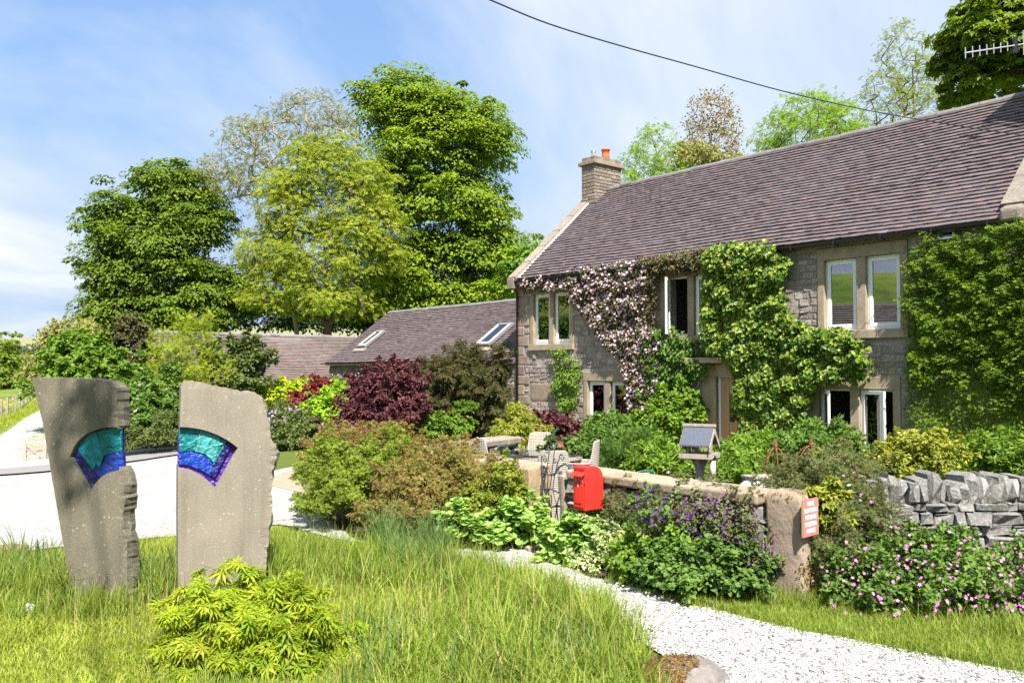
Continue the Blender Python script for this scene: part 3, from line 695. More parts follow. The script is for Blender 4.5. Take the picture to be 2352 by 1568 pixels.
# curtains just inside two of the upper windows
def curtain(x0, x1, z0, z1, y=.36):
    V, F = [], []; n = 14
    for i in range(n + 1):
        x = x0 + (x1 - x0) * i / n
        for zz in (z0, z1): V.append((x, y + .035 * math.sin(i * 1.9), zz))
    F = [(2*i, 2*i+2, 2*i+3, 2*i+1) for i in range(n)]
    mb = MB(); mb.add(V, F); return mb.build('curtain', M['curtain'], house, True)
curtain(10.62, 10.95, 2.75, 4.4); curtain(6.2, 6.6, 2.8, 4.4); curtain(1.95, 2.35, 2.7, 4.3)
# doorway
mb = MB(); mb.box((6.89, -.02, -.12), (7.30, .28, 1.84)); mb.box((8.25, -.02, -.12), (8.62, .28, 1.84)); mb.box((6.885, -.026, 1.845), (8.625, .28, 2.15)); dw = mb.build('door_surround', M['dressed'], house, bevel=.014)
mb = MB(); mb.box((6.5, -.30, 2.17), (8.95, .2, 2.30)); mb.build('door_hood', M['dressed'], house, bevel=.02)
door = MB().box((7.36, .135, .02), (8.20, .155, 1.83)).build('door', M['oak'], house)
x = 7.365
for wd in (.105, .12, .10, .12, .11, .12, .13):
    for a, b in ([(.03, 1.82)] if not (7.58 < x + wd / 2 < 8.08) else [(.03, .76), (1.53, 1.82)]):
        MB().box((x + .003, .110, a), (x + wd - .003, .137, b)).build('plank', M['oak'], door, bevel=.004)
    x += wd
mb = MB(); mb.box((7.56, .10, .74), (7.60, .14, 1.55)); mb.box((8.06, .10, .74), (8.10, .14, 1.55)); mb.box((7.60, .10, 1.51), (8.06, .14, 1.55)); mb.box((7.60, .10, .74), (8.06, .14, .78)); mb.build('window_frame', M['oak'], door)
MB().box((7.60, .117, .78), (8.06, .123, 1.51)).build('pane', M['pane'], door)
mb = MB(); mb.box((7.302, .09, 0), (7.36, .165, 1.898)); mb.box((8.20, .09, 0), (8.248, .165, 1.898)); mb.box((7.36, .09, 1.83), (8.20, .165, 1.898)); mb.build('door_frame', M['white'], house)
MB().box((6.95, -.5, -.15), (8.6, .28, .0)).build('doorstep', M['wallcap'], house, bevel=.02)
# roof
b0, z0r, b1, z1r = -.20, 4.72, 3.5, 7.97
mb = MB(); th = .10
for s_ in (1, -1):
    bb = (b0, b1) if s_ > 0 else (7.0 - b0, 7.0 - b1)
    mb.prism([(bb[0], z0r - th), (bb[1], z1r - th), (bb[1], z1r - .002), (bb[0], z0r - .002)], 'x', .1, HL)
roof = mb.build('roof', M['tile'], house)
tiles(roof, .20, 13.72, b0, z0r, b1, z1r, .143, .19, M['tile'], 300, hw)
ridge_tiles(roof, .62, 13.9, 3.5, 7.97, .46, M['ridge'])
# gable copings (left, right) with kneelers
sl_ = math.atan2(z1r - z0r, b1 - b0); SLn = math.hypot(b1 - b0, z1r - z0r)
def coping(x0, x1, n, lift, first=0.0, mt='coping'):
    L = (SLn - first) / n
    for k in range(n):
        q = first + (k + .5) * L
        c = ((x0 + x1) / 2, b0 + math.cos(sl_) * q - math.sin(sl_) * lift, z0r + math.sin(sl_) * q + math.cos(sl_) * lift)
        mb = MB(); mb.box((-(x1 - x0) / 2, -L / 2 + .006, -.10), ((x1 - x0) / 2, L / 2 - .006, .05)); mb.build('coping_stone', M[mt], roof, bevel=.015, loc=c, rot=(sl_ + rng.normal() * .006, rng.normal() * .01, 0))
coping(-.16, .17, 6, .075)
mb = MB(); mb.prism([(b0 + .02, z0r + .035), (b1, z1r + .035), (b1, z1r + .10), (b0 + .02, z0r + .10)], 'x', .172, .29); mb.build('mortar_fillet', M['cement'], roof, bevel=.02)
mb = MB(); mb.prism([(-.3, 4.46), (.35, 4.46), (.35, 5.1), (-.3, 4.78)], 'x', -.18, .14); mb.build('kneeler', M['coping'], roof, bevel=.02)
coping(13.66, 14.1, 5, .12, .25, 'oldcoping')
mb = MB(); mb.prism([(-.30, 4.66), (.25, 4.66), (.25, 5.20), (-.10, 4.98), (-.30, 4.90)], 'x', 13.70, 14.06); mb.build('kneeler', M['oldcoping'], roof, bevel=.05)
# chimney at the left gable
def chimney(x0, x1, y0, y1, zb, zt, nob, pots):
    core = MB().box((x0 + .02, y0 + .02, zb), (x1 - .02, y1 - .02, zt + .12)).build('chimney', M['pale_joint'], house)
    its = []
    for face in 'SE':
        a0, a1 = (x0, x1) if face == 'S' else (y0, y1)
        for a, z, w_, h_ in courses(a0, a1, zb, zt, [], (.10, .13), (.20, .40), .02):
            if face == 'S': its.append(((a, y0 + .03, z), (w_, .09, h_), (0, 0, 0)))
            else: its.append(((x1 - .03, a, z), (w_, .09, h_), (0, 0, PI / 2)))
    for face in 'NW':
        a0, a1 = (x0, x1) if face == 'N' else (y0, y1)
        for a, z, w_, h_ in courses(a0, a1, zb, zt, [], (.12, .14), (.3, .45), .02):
            if face == 'N': its.append(((a, y1 - .03, z), (w_, .09, h_), (0, 0, PI)))
            else: its.append(((x0 + .03, a, z), (w_, .09, h_), (0, 0, -PI / 2)))
    put_pieces('brick', SV['chim'], its, core, nob, 'rear_bricks', M['chim'], camdist(hw))
    c = .09
    mb = MB(); mb.box((x0 - c, y0 - c, zt), (x1 + c, y1 + c, zt + .13)); mb.build('string_course', M['chim'], core, bevel=.02)
    for i in range(3):
        wd = (x1 - x0) / 3; MB().box((x0 + i * wd + .006, y0, zt + .13), (x0 + (i + 1) * wd - .006, y0 + .14, zt + .27)).build('brick', M['chim'], core, bevel=.012)
    for i in range(4):
        wd = (y1 - y0 - .14) / 4; MB().box((x1 - .14, y0 + .14 + i * wd + .006, zt + .13), (x1, y0 + .14 + (i + 1) * wd - .006, zt + .27)).build('brick', M['chim'], core, bevel=.012)
    mb = MB(); mb.box((x0 + .1, y0 + .1, zt + .12), (x1 - .1, y1 - .1, zt + .29)); mb.build('flaunching', M['cement'], core, bevel=.03)
    return core
terra = plain('terracotta', (.50,.135,.06), .7, .3, 0, 10, .15, .05)
ch = chimney(-.05, .55, 2.8, 4.05, 6.6, 8.68, 140, 1)
mb = MB(); mb.lathe([(.135, .25), (.13, .45), (.12, .60), (.15, .61), (.15, .66), (.125, .66), (.115, .3)], (.25, 3.62, 8.68), 20); mb.build('chimney_pot', terra, ch, True)
mb = MB(); mb.lathe([(.065, .25), (.065, .46), (.085, .465), (.085, .49), (.06, .50), (.085, .505), (.085, .53), (.0, .55)], (.2, 3.1, 8.68), 14); mb.build('flue_pipe', plain('steel', (.5,.52,.54), .3, .5, .8, 20, .1, 0), ch, True)
# chimney at the right gable (just out of the frame; its shadow lies on the roof)
ch2 = chimney(13.98, 14.62, 2.0, 3.3, 6.0, 9.7, 20, 1)
# gutter, brackets, downpipe
mb = MB(); prof = [(-.16 - .065 + .065 * math.cos(a), 4.70 + .065 * math.sin(a)) for a in np.linspace(PI, 2 * PI, 9)]; inn = [(-.16 - .065 + .055 * math.cos(a), 4.70 + .055 * math.sin(a)) for a in np.linspace(2 * PI, PI, 9)]
mb.prism(prof + inn, 'x', -.1, 13.66); gut = mb.build('gutter', M['black'], house)
for k in range(14):
    mb = MB(); mb.prism([(-.30, 4.715), (-.295, 4.62), (-.16, 4.62), (-.10, 4.60), (-.10, 4.63), (-.155, 4.715)], 'x', .5 + k - .02, .5 + k + .02); mb.build('bracket', M['black'], gut)
mb = MB(); mb.tube([(.03, -.22, 4.66), (.03, -.22, 4.52), (.03, -.06, 4.36), (.03, -.06, .1)], .034, 10); dp = mb.build('downpipe', M['black'], house, True)
for z in (4.2, 2.55, .75): MB().lathe([(.044, -.04), (.05, -.03), (.05, .03), (.044, .04)], (.03, -.06, z), 10).build('pipe_collar', M['black'], dp)
# lower stone range carrying on to the right
ext = empty('stone_extension', 'ivy covered stone wall of the range joined to the right end of the farmhouse', 'building', (HO[0], HO[1], 0), RZ)
ew = MB().box((13.96, .03, -.6), (19, .45, 4.62)).build('wall', M['mortar'], ext)
mb = MB(); mb.prism([(-.1, 4.6), (3.5, 7.0), (7.1, 4.6), (7.1, 4.7), (3.5, 7.12), (-.1, 4.7)], 'x', 14.0, 19); mb.build('roof', M['tile'], ext)
its = [((x, .04, z), (w_, .10, h_), None) for x, z, w_, h_ in courses(13.97, 17, 4.0, 4.6, [], (.13, .2), (.18, .45), .016)]
for c, s_, r_ in its[:40]: new('stone', random.choice(SV['rubble']), ew, c, r_, s_)
# fittings fixed to the front
fl = empty('floodlight', 'grey floodlight fixed high on the stone wall above the ivy', 'light', HW(12.73, -.16, 4.54), RZ)
mb = MB(); mb.box((-.14, -.05, -.09), (.14, .05, -.07)); mb.box((-.14, -.05, .07), (.14, .05, .09)); mb.box((-.14, -.05, -.07), (-.12, .05, .07)); mb.box((.12, -.05, -.07), (.14, .05, .07)); mb.box((-.12, .03, -.07), (.12, .05, .07)); mb.build('housing', M['lead'], fl, rot=(R(-25), 0, 0), bevel=.006)
MB().box((-.119, -.035, -.069), (.119, -.028, .069)).build('lens', M['pane'], fl, rot=(R(-25), 0, 0))
MB().box((-.10, -.01, -.02), (.10, .01, .02)).build('lamp_tube', M['white'], fl, rot=(R(-25), 0, 0))
MB().tube([(0, .04, 0), (0, .14, .03), (0, .17, .03)], .02, 8).build('bracket', M['lead'], fl)
def lantern(loc, rz, label, s=1.0, group=None):
    t = empty('wall_lantern', label, 'lantern', loc, rz, group)
    for nm, mt, prof in (('cap', M['black'], [(.0, .17), (.015, .165), (.02, .13), (.085, .09), (.09, .08), (.06, .08)]), ('base', M['black'], [(.045, -.12), (.05, -.11), (.02, -.15), (.01, -.18)])):
        MB().lathe([(a * s, z * s) for a, z in prof], (0, -.12 * s, 0), 6).build(nm, mt, t)
    MB().lathe([(.045 * s, -.11 * s), (.065 * s, .08 * s)], (0, -.12 * s, 0), 6).build('glass', M['pane'], t)
    mb = MB()
    for k in range(6):
        a = 2 * PI * k / 6; mb.tube([(.046*s*math.cos(a), -.12*s + .046*s*math.sin(a), -.11*s), (.067*s*math.cos(a), -.12*s + .067*s*math.sin(a), .08*s)], .006 * s, 4)
    mb.build('bars', M['black'], t); MB().tube([(0, .0, -.1*s), (0, -.04*s, -.16*s), (0, -.12*s, -.16*s)], .012 * s, 6).build('arm', M['black'], t)
    return t
lantern(HW(6.54, -.0, 1.72), RZ, 'black iron lantern on the farmhouse wall left of the oak door', 1.0)

# ================================================================== BARN (middle, single storey, same line as the house)
barn = empty('barn', 'low stone barn conversion with two roof windows joined to the left of the farmhouse', 'barn', (HO[0], HO[1], 0), RZ)
bD = [(-11.85, -11.2, -.5, 1.66), (-4.9, -3.0, -.5, 1.6), (-8.05, -7.65, .75, 1.98)]
bw = wall_with_holes('wall', -12.0, -.02, -1.0, 2.24, .02, .45, bD, M['mortar'], barn)
mb = MB()
mb.prism([(.45, -1), (5.9, -1), (5.9, 2.24), (2.95, 4.42), (.45, 2.5)], 'x', -12.0, -11.6); mb.box((-11.6, 5.5, -1), (-.05, 5.9, 2.24)); mb.build('gable_wall', M['mortar'], barn)
MB().box((-11.6, .46, -.7), (-.05, 5.5, -.5)).build('floor', M['interior'], barn)
bh = [(a - .18, b + .18, c, d + .26) for a, b, c, d in bD]
its = [((x, .053, z), (w_, .10, h_), (0, 0, rng.normal() * .012)) for x, z, w_, h_ in courses(-11.6, -.1, .35, 2.2, bh, (.10, .17), (.14, .36), .018)]
put_pieces('stone', SV['rubble'], its, bw, 90, 'rubble_stones', M['rubble'], camdist(hw))
z = -.4
while z < 2.1:
    h = .36; new('stone', random.choice(SV['quoin']), bw, (-11.79, .03, z + h / 2), None, (.40, .13, h - .015)); z += h
br0, bz0, br1, bz1 = -.14, 2.30, 2.95, 4.50
mb = MB()
for a, b in ((br0, br1), (5.9 - br0, br1)): mb.prism([(a, bz0 - .1), (b, bz1 - .1), (b, bz1), (a, bz0)], 'x', -12.1, -.05)
broof = mb.build('roof', M['tile_b'], barn)
tiles(broof, -12.14, -.05, br0, bz0, br1, bz1, .135, .19, M['tile_b'], 300, hw)
ridge_tiles(broof, -12.1, -.1, 2.95, 4.52, .44, M['ridge'])
mb = MB(); mb.prism([(br0 - .13 + .055 * math.cos(a), bz0 - .02 + .055 * math.sin(a)) for a in np.linspace(PI, 2 * PI, 8)], 'x', -12.2, -.1); mb.build('gutter', M['black'], barn)
# barn openings
def framed(parent, x0, x1, z0, z1, mt, y=.12, t=.06, cols=1, rail=None):
    fr = MB(); fr.box((x0, y, z0), (x0 + t, y + .06, z1)); fr.box((x1 - t, y, z0), (x1, y + .06, z1)); fr.box((x0 + t, y, z1 - t), (x1 - t, y + .06, z1)); fr.box((x0 + t, y, z0), (x1 - t, y + .06, z0 + t))
    for c in range(1, cols): xm = x0 + (x1 - x0) * c / cols; fr.box((xm - t * .7, y + .002, z0 + t), (xm + t * .7, y + .058, z1 - t))
    if rail: fr.box((x0 + t, y + .003, rail - t * .6), (x1 - t, y + .057, rail + t * .6))
    w_ = fr.build('window', mt, parent); MB().box((x0 + t * .9, y + .03, z0 + t * .9), (x1 - t * .9, y + .036, z1 - t * .9)).build('pane', M['pane'], w_); return w_
framed(barn, -11.85, -11.2, -.5, 1.66, M['cream'], .12, .09); framed(barn, -4.9, -3.0, -.5, 1.6, M['cream'], .06, .10, 2); framed(barn, -8.05, -7.65, .75, 1.98, M['cream'], .15, .05)
mb = MB(); mb.box((-12.0 + .1, -.015, 1.66), (-11.0, .3, 1.92)); mb.build('lintel', M['dressed'], barn, bevel=.01)
mb = MB(); mb.box((-8.25, -.012, .72), (-8.06, .3, 2.0)); mb.box((-7.64, -.012, .72), (-7.45, .3, 2.0)); mb.build('jamb', M['dressed'], barn, bevel=.01)
mb = MB(); mb.box((-5.2, -.015, 1.62), (-2.8, .3, 1.98)); mb.build('lintel', M['quoin'], barn, bevel=.012)
# roof windows
bs = math.atan2(bz1 - bz0, br1 - br0)
def rooflight(u, v, wd, L):
    sx, zz = FH(u, v, 1.3); 
    # centre on the roof plane: iterate depth
    b = 1.3
    for _ in range(12):
        sx, zz = FH(u, v, b); b = b + ((zz - bz0) / math.tan(bs) + br0 - b) * .6
    c = (sx, b - math.sin(bs) * .05, bz0 + (b - br0) * math.tan(bs) + math.cos(bs) * .05)
    mb = MB(); t = .07
    mb.box((-wd/2, -L/2, 0), (-wd/2 + t, L/2, .10)); mb.box((wd/2 - t, -L/2, 0), (wd/2, L/2, .10)); mb.box((-wd/2 + t, L/2 - t * 1.6, 0), (wd/2 - t, L/2, .11)); mb.box((-wd/2 + t, -L/2, 0), (wd/2 - t, -L/2 + t, .10))
    w_ = mb.build('roof_window', M['lead'], broof, loc=c, rot=(bs, 0, 0), bevel=.01)
    mb = MB(); q = t + .005; mb.box((-wd/2 + q, -L/2 + q, .05), (-wd/2 + q + .06, L/2 - q * 1.6, .112)); mb.box((wd/2 - q - .06, -L/2 + q, .05), (wd/2 - q, L/2 - q * 1.6, .112)); mb.box((-wd/2+q+.06, -L/2+q, .05), (wd/2-q-.06, -L/2+q+.06, .112)); mb.build('frame', M['cream'], w_)
    MB().box((-wd/2 + q + .05, -L/2 + q + .05, .085), (wd/2 - q - .05, L/2 - q * 1.7, .092)).build('pane', M['pane'], w_)
    MB().box((-wd/2 - .1, -L/2 - .22, -.02), (wd/2 + .1, -L/2 - .005, .012)).build('flashing', M['coping'], w_)
    mb = MB().box((-wd/2 + .02, -L/2 + .02, -.02), (wd/2 - .02, L/2 - .02, .04)); mb.build('lining', M['interior'], w_)
rooflight(855, 783, .66, 1.15); rooflight(1138, 774, .80, 1.30)
lantern(HW(-9.3, 0, 1.78), RZ, 'small lantern under the barn gutter beside the festoon lights', 1.3)
# festoon of small bulbs under the barn eaves
fes = empty('festoon_lights', 'string of small bulbs hung in swags under the barn gutter', 'string lights', HW(-11.9, -.05, 2.1), RZ)
mb = MB(); bl = []
for k in range(8):
    pts = [(k * .95 + .95 * q, 0, -.02 - .30 * (1 - (2 * q - 1) ** 2)) for q in np.linspace(0, 1, 9)]; mb.tube(pts, .008, 4); bl += [pts[2], pts[4], pts[6]]
mb.build('cable', M['black'], fes)
bm_ = MB().lathe([(.0, .03), (.016, .01), (.022, -.02), (.0, -.05)], k=6).mesh('bulb', M['white'], True)
for p in bl: new('bulb', bm_, fes, (p[0], p[1], p[2] - .03))

# ================================================================== BYRE (far, across the yard)
BQ = np.array((-9.92, 39.0)); BRZ = math.atan2(N2[1], N2[0])
byre = empty('byre', 'far low stone byre with an old reddish tiled roof across the yard', 'barn', (BQ[0], BQ[1], 0), BRZ)
def FB(u, v, b=0.0):
    r = ray(u, v); o = BQ - E2 * b; k = (o @ E2) / (r[:2] @ E2); p = r[:2] * k; return float((p - o) @ N2), float(EYE + r[2] * k)
k0 = -6.3
op = [FB(597, 878) + FB(640, 935), FB(643, 880) + FB(666, 935), FB(700, 884) + FB(727, 921)]
oh = [(o[0], o[2], o[3], o[1]) for o in op]
yw = wall_with_holes('wall', k0, 7, -1.6, 1.46, .02, .4, oh, M['mortar'], byre)
mb = MB(); mb.prism([(.4, -1.6), (6, -1.6), (6, 1.46), (3, 3.6), (.4, 1.7)], 'x', k0, k0 + .4); mb.box((k0 + .4, 5.6, -1.6), (7, 6, 1.46)); mb.build('gable_wall', M['mortar'], byre)
its = [((x, .03, z), (w_, .10, h_), None) for x, z, w_, h_ in courses(k0, 5, -.6, 1.42, [(a-.05, b+.05, c, d) for a, b, c, d in oh], (.16, .24), (.3, .6), .02)]
for c, s_, r_ in its[:0]: pass
put_pieces('stone', SV['quoin'], its, yw, 60, 'rubble_stones', M['quoin'], lambda it: abs(it[0][0] + .3) + abs(it[0][2] - .8))
mb = MB()
for a, b in ((-.14, 3.0), (6.14, 3.0)): mb.prism([(a, 1.42), (b, 3.62), (b, 3.70), (a, 1.50)], 'x', k0 - .1, 7)
yroof = mb.build('roof', M['tile_c'], byre)
by = lambda c: np.array((*(BQ + N2 * c[0] - E2 * c[1]), c[2]))
tiles(yroof, k0 - .12, 7, -.14, 1.5, 3.0, 3.7, .13, .2, M['tile_c'], 0, by, sag=.05)
ridge_tiles(yroof, k0 - .1, 7, 3.0, 3.72, .46, M['ridge'])
mb = MB(); mb.prism([(-.14 - .13 + .055 * math.cos(a), 1.48 + .055 * math.sin(a)) for a in np.linspace(PI, 2 * PI, 8)], 'x', k0 - .1, 7); mb.build('gutter', M['black'], byre)
MB().box((oh[0][0], .5, -1.5), (oh[0][1], .52, 1.4)).build('interior_shade_sheet', M['dark_core'], byre)  # thin dark sheet behind the opening, stands in for the shade inside
framed(byre, oh[1][0] + .01, oh[1][1] - .01, oh[1][2], oh[1][3] - .01, M['cream'], .10, .07); framed(byre, oh[2][0] + .01, oh[2][1] - .01, oh[2][2] + .01, oh[2][3] - .01, M['cream'], .02, .08, 1, (oh[2][2] + oh[2][3]) / 2)
p = FB(678, 886); lantern((*(BQ + N2 * p[0]), p[1]), BRZ, 'dark lantern on the byre wall between door and window', 1.6)

# ================================================================== OPPOSITE BARN (left of the frame, mirrored in the upper windows)
ob = empty('opposite_barn', 'stone barn on the other side of the yard mirrored in the upper windows', 'barn', (-17.5, 8, .1), R(94))
mb = MB(); mb.box((-9, .0, -.5), (9, .4, 2.6)); mb.box((-9, 5.6, -.5), (9, 6, 2.6)); mb.prism([(.4, -.5), (5.6, -.5), (5.6, 2.6), (3, 5.2), (.4, 2.6)], 'x', -9, -8.6); mb.prism([(.4, -.5), (5.6, -.5), (5.6, 2.6), (3, 5.2), (.4, 2.6)], 'x', 8.6, 9); mb.build('wall', M['mortar'], ob)
mb = MB()
for a in (-.3, 6.3): mb.prism([(a, 2.5), (3, 5.25), (3, 5.35), (a, 2.6)], 'x', -9.1, 9.1)
obr = mb.build('roof', M['tile'], ob)
tiles(obr, -9.1, 9.1, 6.3, 2.6, 3, 5.35, .2, .4, M['tile'], 0, lambda c: c); tiles(obr, -9.1, 9.1, -.3, 2.6, 3, 5.35, .2, .4, M['tile'], 0, lambda c: c)

# ================================================================== STANDING STONES WITH GLASS
def slab_mat(name, base, dark, warm):
    m, t, p = mat(name, .9, .2); co = obj_co(t, False)
    a = noise(t, co, 2.2, 6); b = noise(t, co, 60, 4, .7); g = noise(t, co, 170, 2)
    c = mixc(t, N(t, 'ShaderNodeMapRange', {0: a, 1: .35, 2: .7}).outputs[0], base, dark)
    st = N(t, 'ShaderNodeMapping', {'Vector': co, 'Scale': (9, 9, .7)}); s = noise(t, st.outputs[0], 1.0, 5)
    c = mixc(t, N(t, 'ShaderNodeMapRange', {0: s, 1: .5, 2: .72, 3: 0, 4: .45}).outputs[0], c, mixc(t, 1, c, (.62,.60,.55), 'MULTIPLY'))
    c = mixc(t, N(t, 'ShaderNodeMapRange', {0: g, 1: .5, 2: .7, 3: 0, 4: .35}).outputs[0], c, mixc(t, 1, c, (.55,.53,.5), 'MULTIPLY'))
    v = N(t, 'ShaderNodeTexVoronoi', {'Vector': N(t, 'ShaderNodeVectorMath', {0: co, 1: N(t, 'ShaderNodeTexNoise', {'Vector': co, 'Scale': 60}).outputs[1]}, operation='MULTIPLY_ADD', ).outputs[0] if False else co, 'Scale': 27.0, 'Randomness': 1.0})
    sep_ = N(t, 'ShaderNodeSeparateColor', {0: v.outputs['Color']})
    big = N(t, 'ShaderNodeMath', {0: sep_.outputs[0], 1: .5}, operation='GREATER_THAN'); rad = N(t, 'ShaderNodeMapRange', {0: sep_.outputs[1], 3: .02, 4: .26})
    wob = N(t, 'ShaderNodeMath', {0: v.outputs['Distance'], 1: N(t, 'ShaderNodeMath', {0: b, 1: .22}, operation='MULTIPLY').outputs[0]}, operation='ADD')
    spot = N(t, 'ShaderNodeMath', {0: wob.outputs[0], 1: N(t, 'ShaderNodeMath', {0: rad.outputs[0], 1: .11}, operation='ADD').outputs[0]}, operation='LESS_THAN')
    sp = N(t, 'ShaderNodeMath', {0: spot.outputs[0], 1: big.outputs[0]}, operation='MULTIPLY')
    yel = N(t, 'ShaderNodeMath', {0: sep_.outputs[2], 1: .80}, operation='GREATER_THAN')
    c = mixc(t, N(t, 'ShaderNodeMath', {0: sp.outputs[0], 1: .5}, operation='MULTIPLY').outputs[0], c, mixc(t, yel.outputs[0], (.40,.385,.33), warm))
    t.links.new(c, p.inputs['Base Color'])
    c = mixc(t, N(t, 'ShaderNodeMapRange', {0: b, 1: .55, 2: .7, 3: 0, 4: .5}).outputs[0], t.nodes['Principled BSDF'].inputs['Base Color'].links[0].from_socket, (.46,.43,.36)); t.links.new(c, p.inputs['Base Color'])
    h = N(t, 'ShaderNodeMath', {0: b, 1: g}, operation='ADD'); bump(t, p, h.outputs[0], .6, .008); return m
def teal_glass(name, col, rough=.4, em=0.0, scale=9.0, dirt=0.0):
    m, t, p = mat(name, rough, .6); co = obj_co(t, False)
    a = noise(t, co, scale, 3, .5, 1.2); f = N(t, 'ShaderNodeMapRange', {0: a, 1: .3, 2: .7})
    c = mixc(t, f.outputs[0], tuple(x * .65 for x in col), tuple(min(1, x * 1.35) for x in col))
    if dirt:
        d = noise(t, co, 26, 6, .7); c = mixc(t, N(t, 'ShaderNodeMapRange', {0: d, 1: .45, 2: .62, 3: 0, 4: dirt}).outputs[0], c, (.045,.042,.03))
    t.links.new(c, p.inputs['Base Color']); pass
    b = N(t, 'ShaderNodeBump', {'Height': a, 'Strength': .8, 'Distance': .04}); t.links.new(b.outputs[0], p.inputs['Normal'])
    tr = N(t, 'ShaderNodeBsdfTranslucent', {'Color': c}); mx = N(t, 'ShaderNodeMixShader', {0: .3, 1: p.outputs[0], 2: tr.outputs[0]})
    t.links.new(mx.outputs[0], t.nodes['Material Output'].inputs[0]); return m
G_TEAL = (.004,.20,.21); G_LTEAL = (.06,.36,.36); G_CYAN = (.01,.27,.33); G_BLUE = (.006,.055,.46); G_NAVY = (.012,.012,.17); G_PURP = (.075,.008,.33)
def cdt_mesh(outer, hole=None, inner_step=.05):
    V2 = [Vector(p) for p in outer]; e = [(i, (i + 1) % len(outer)) for i in range(len(outer))]; n = len(outer)
    if n > 60:
        oa = np.array(outer); lo, hi = oa.min(0), oa.max(0); gx, gy = np.meshgrid(np.arange(lo[0], hi[0], .05), np.arange(lo[1], hi[1], .05)); gp = np.stack((gx.ravel(), gy.ravel()), 1); gp = gp[inpoly(gp, outer)]
        gp = gp[(np.sqrt(((gp[:, None] - oa[None]) ** 2).sum(2)).min(1) > .025)]; extra = [Vector(p) for p in gp]
    else: extra = []
    if hole: V2 += [Vector(p) for p in hole]; e += [(n + i, n + (i + 1) % len(hole)) for i in range(len(hole))]
    V2 += extra
    r = delaunay_2d_cdt(V2, e, [], 0, 1e-6)
    v = [tuple(p) for p in r[0]]; f = []
    for q in r[2]:
        c = np.mean([v[i] for i in q], 0)[None]
        if inpoly(c, outer)[0] and not (hole and inpoly(c, hole)[0]): f.append(tuple(q))
    return v, f
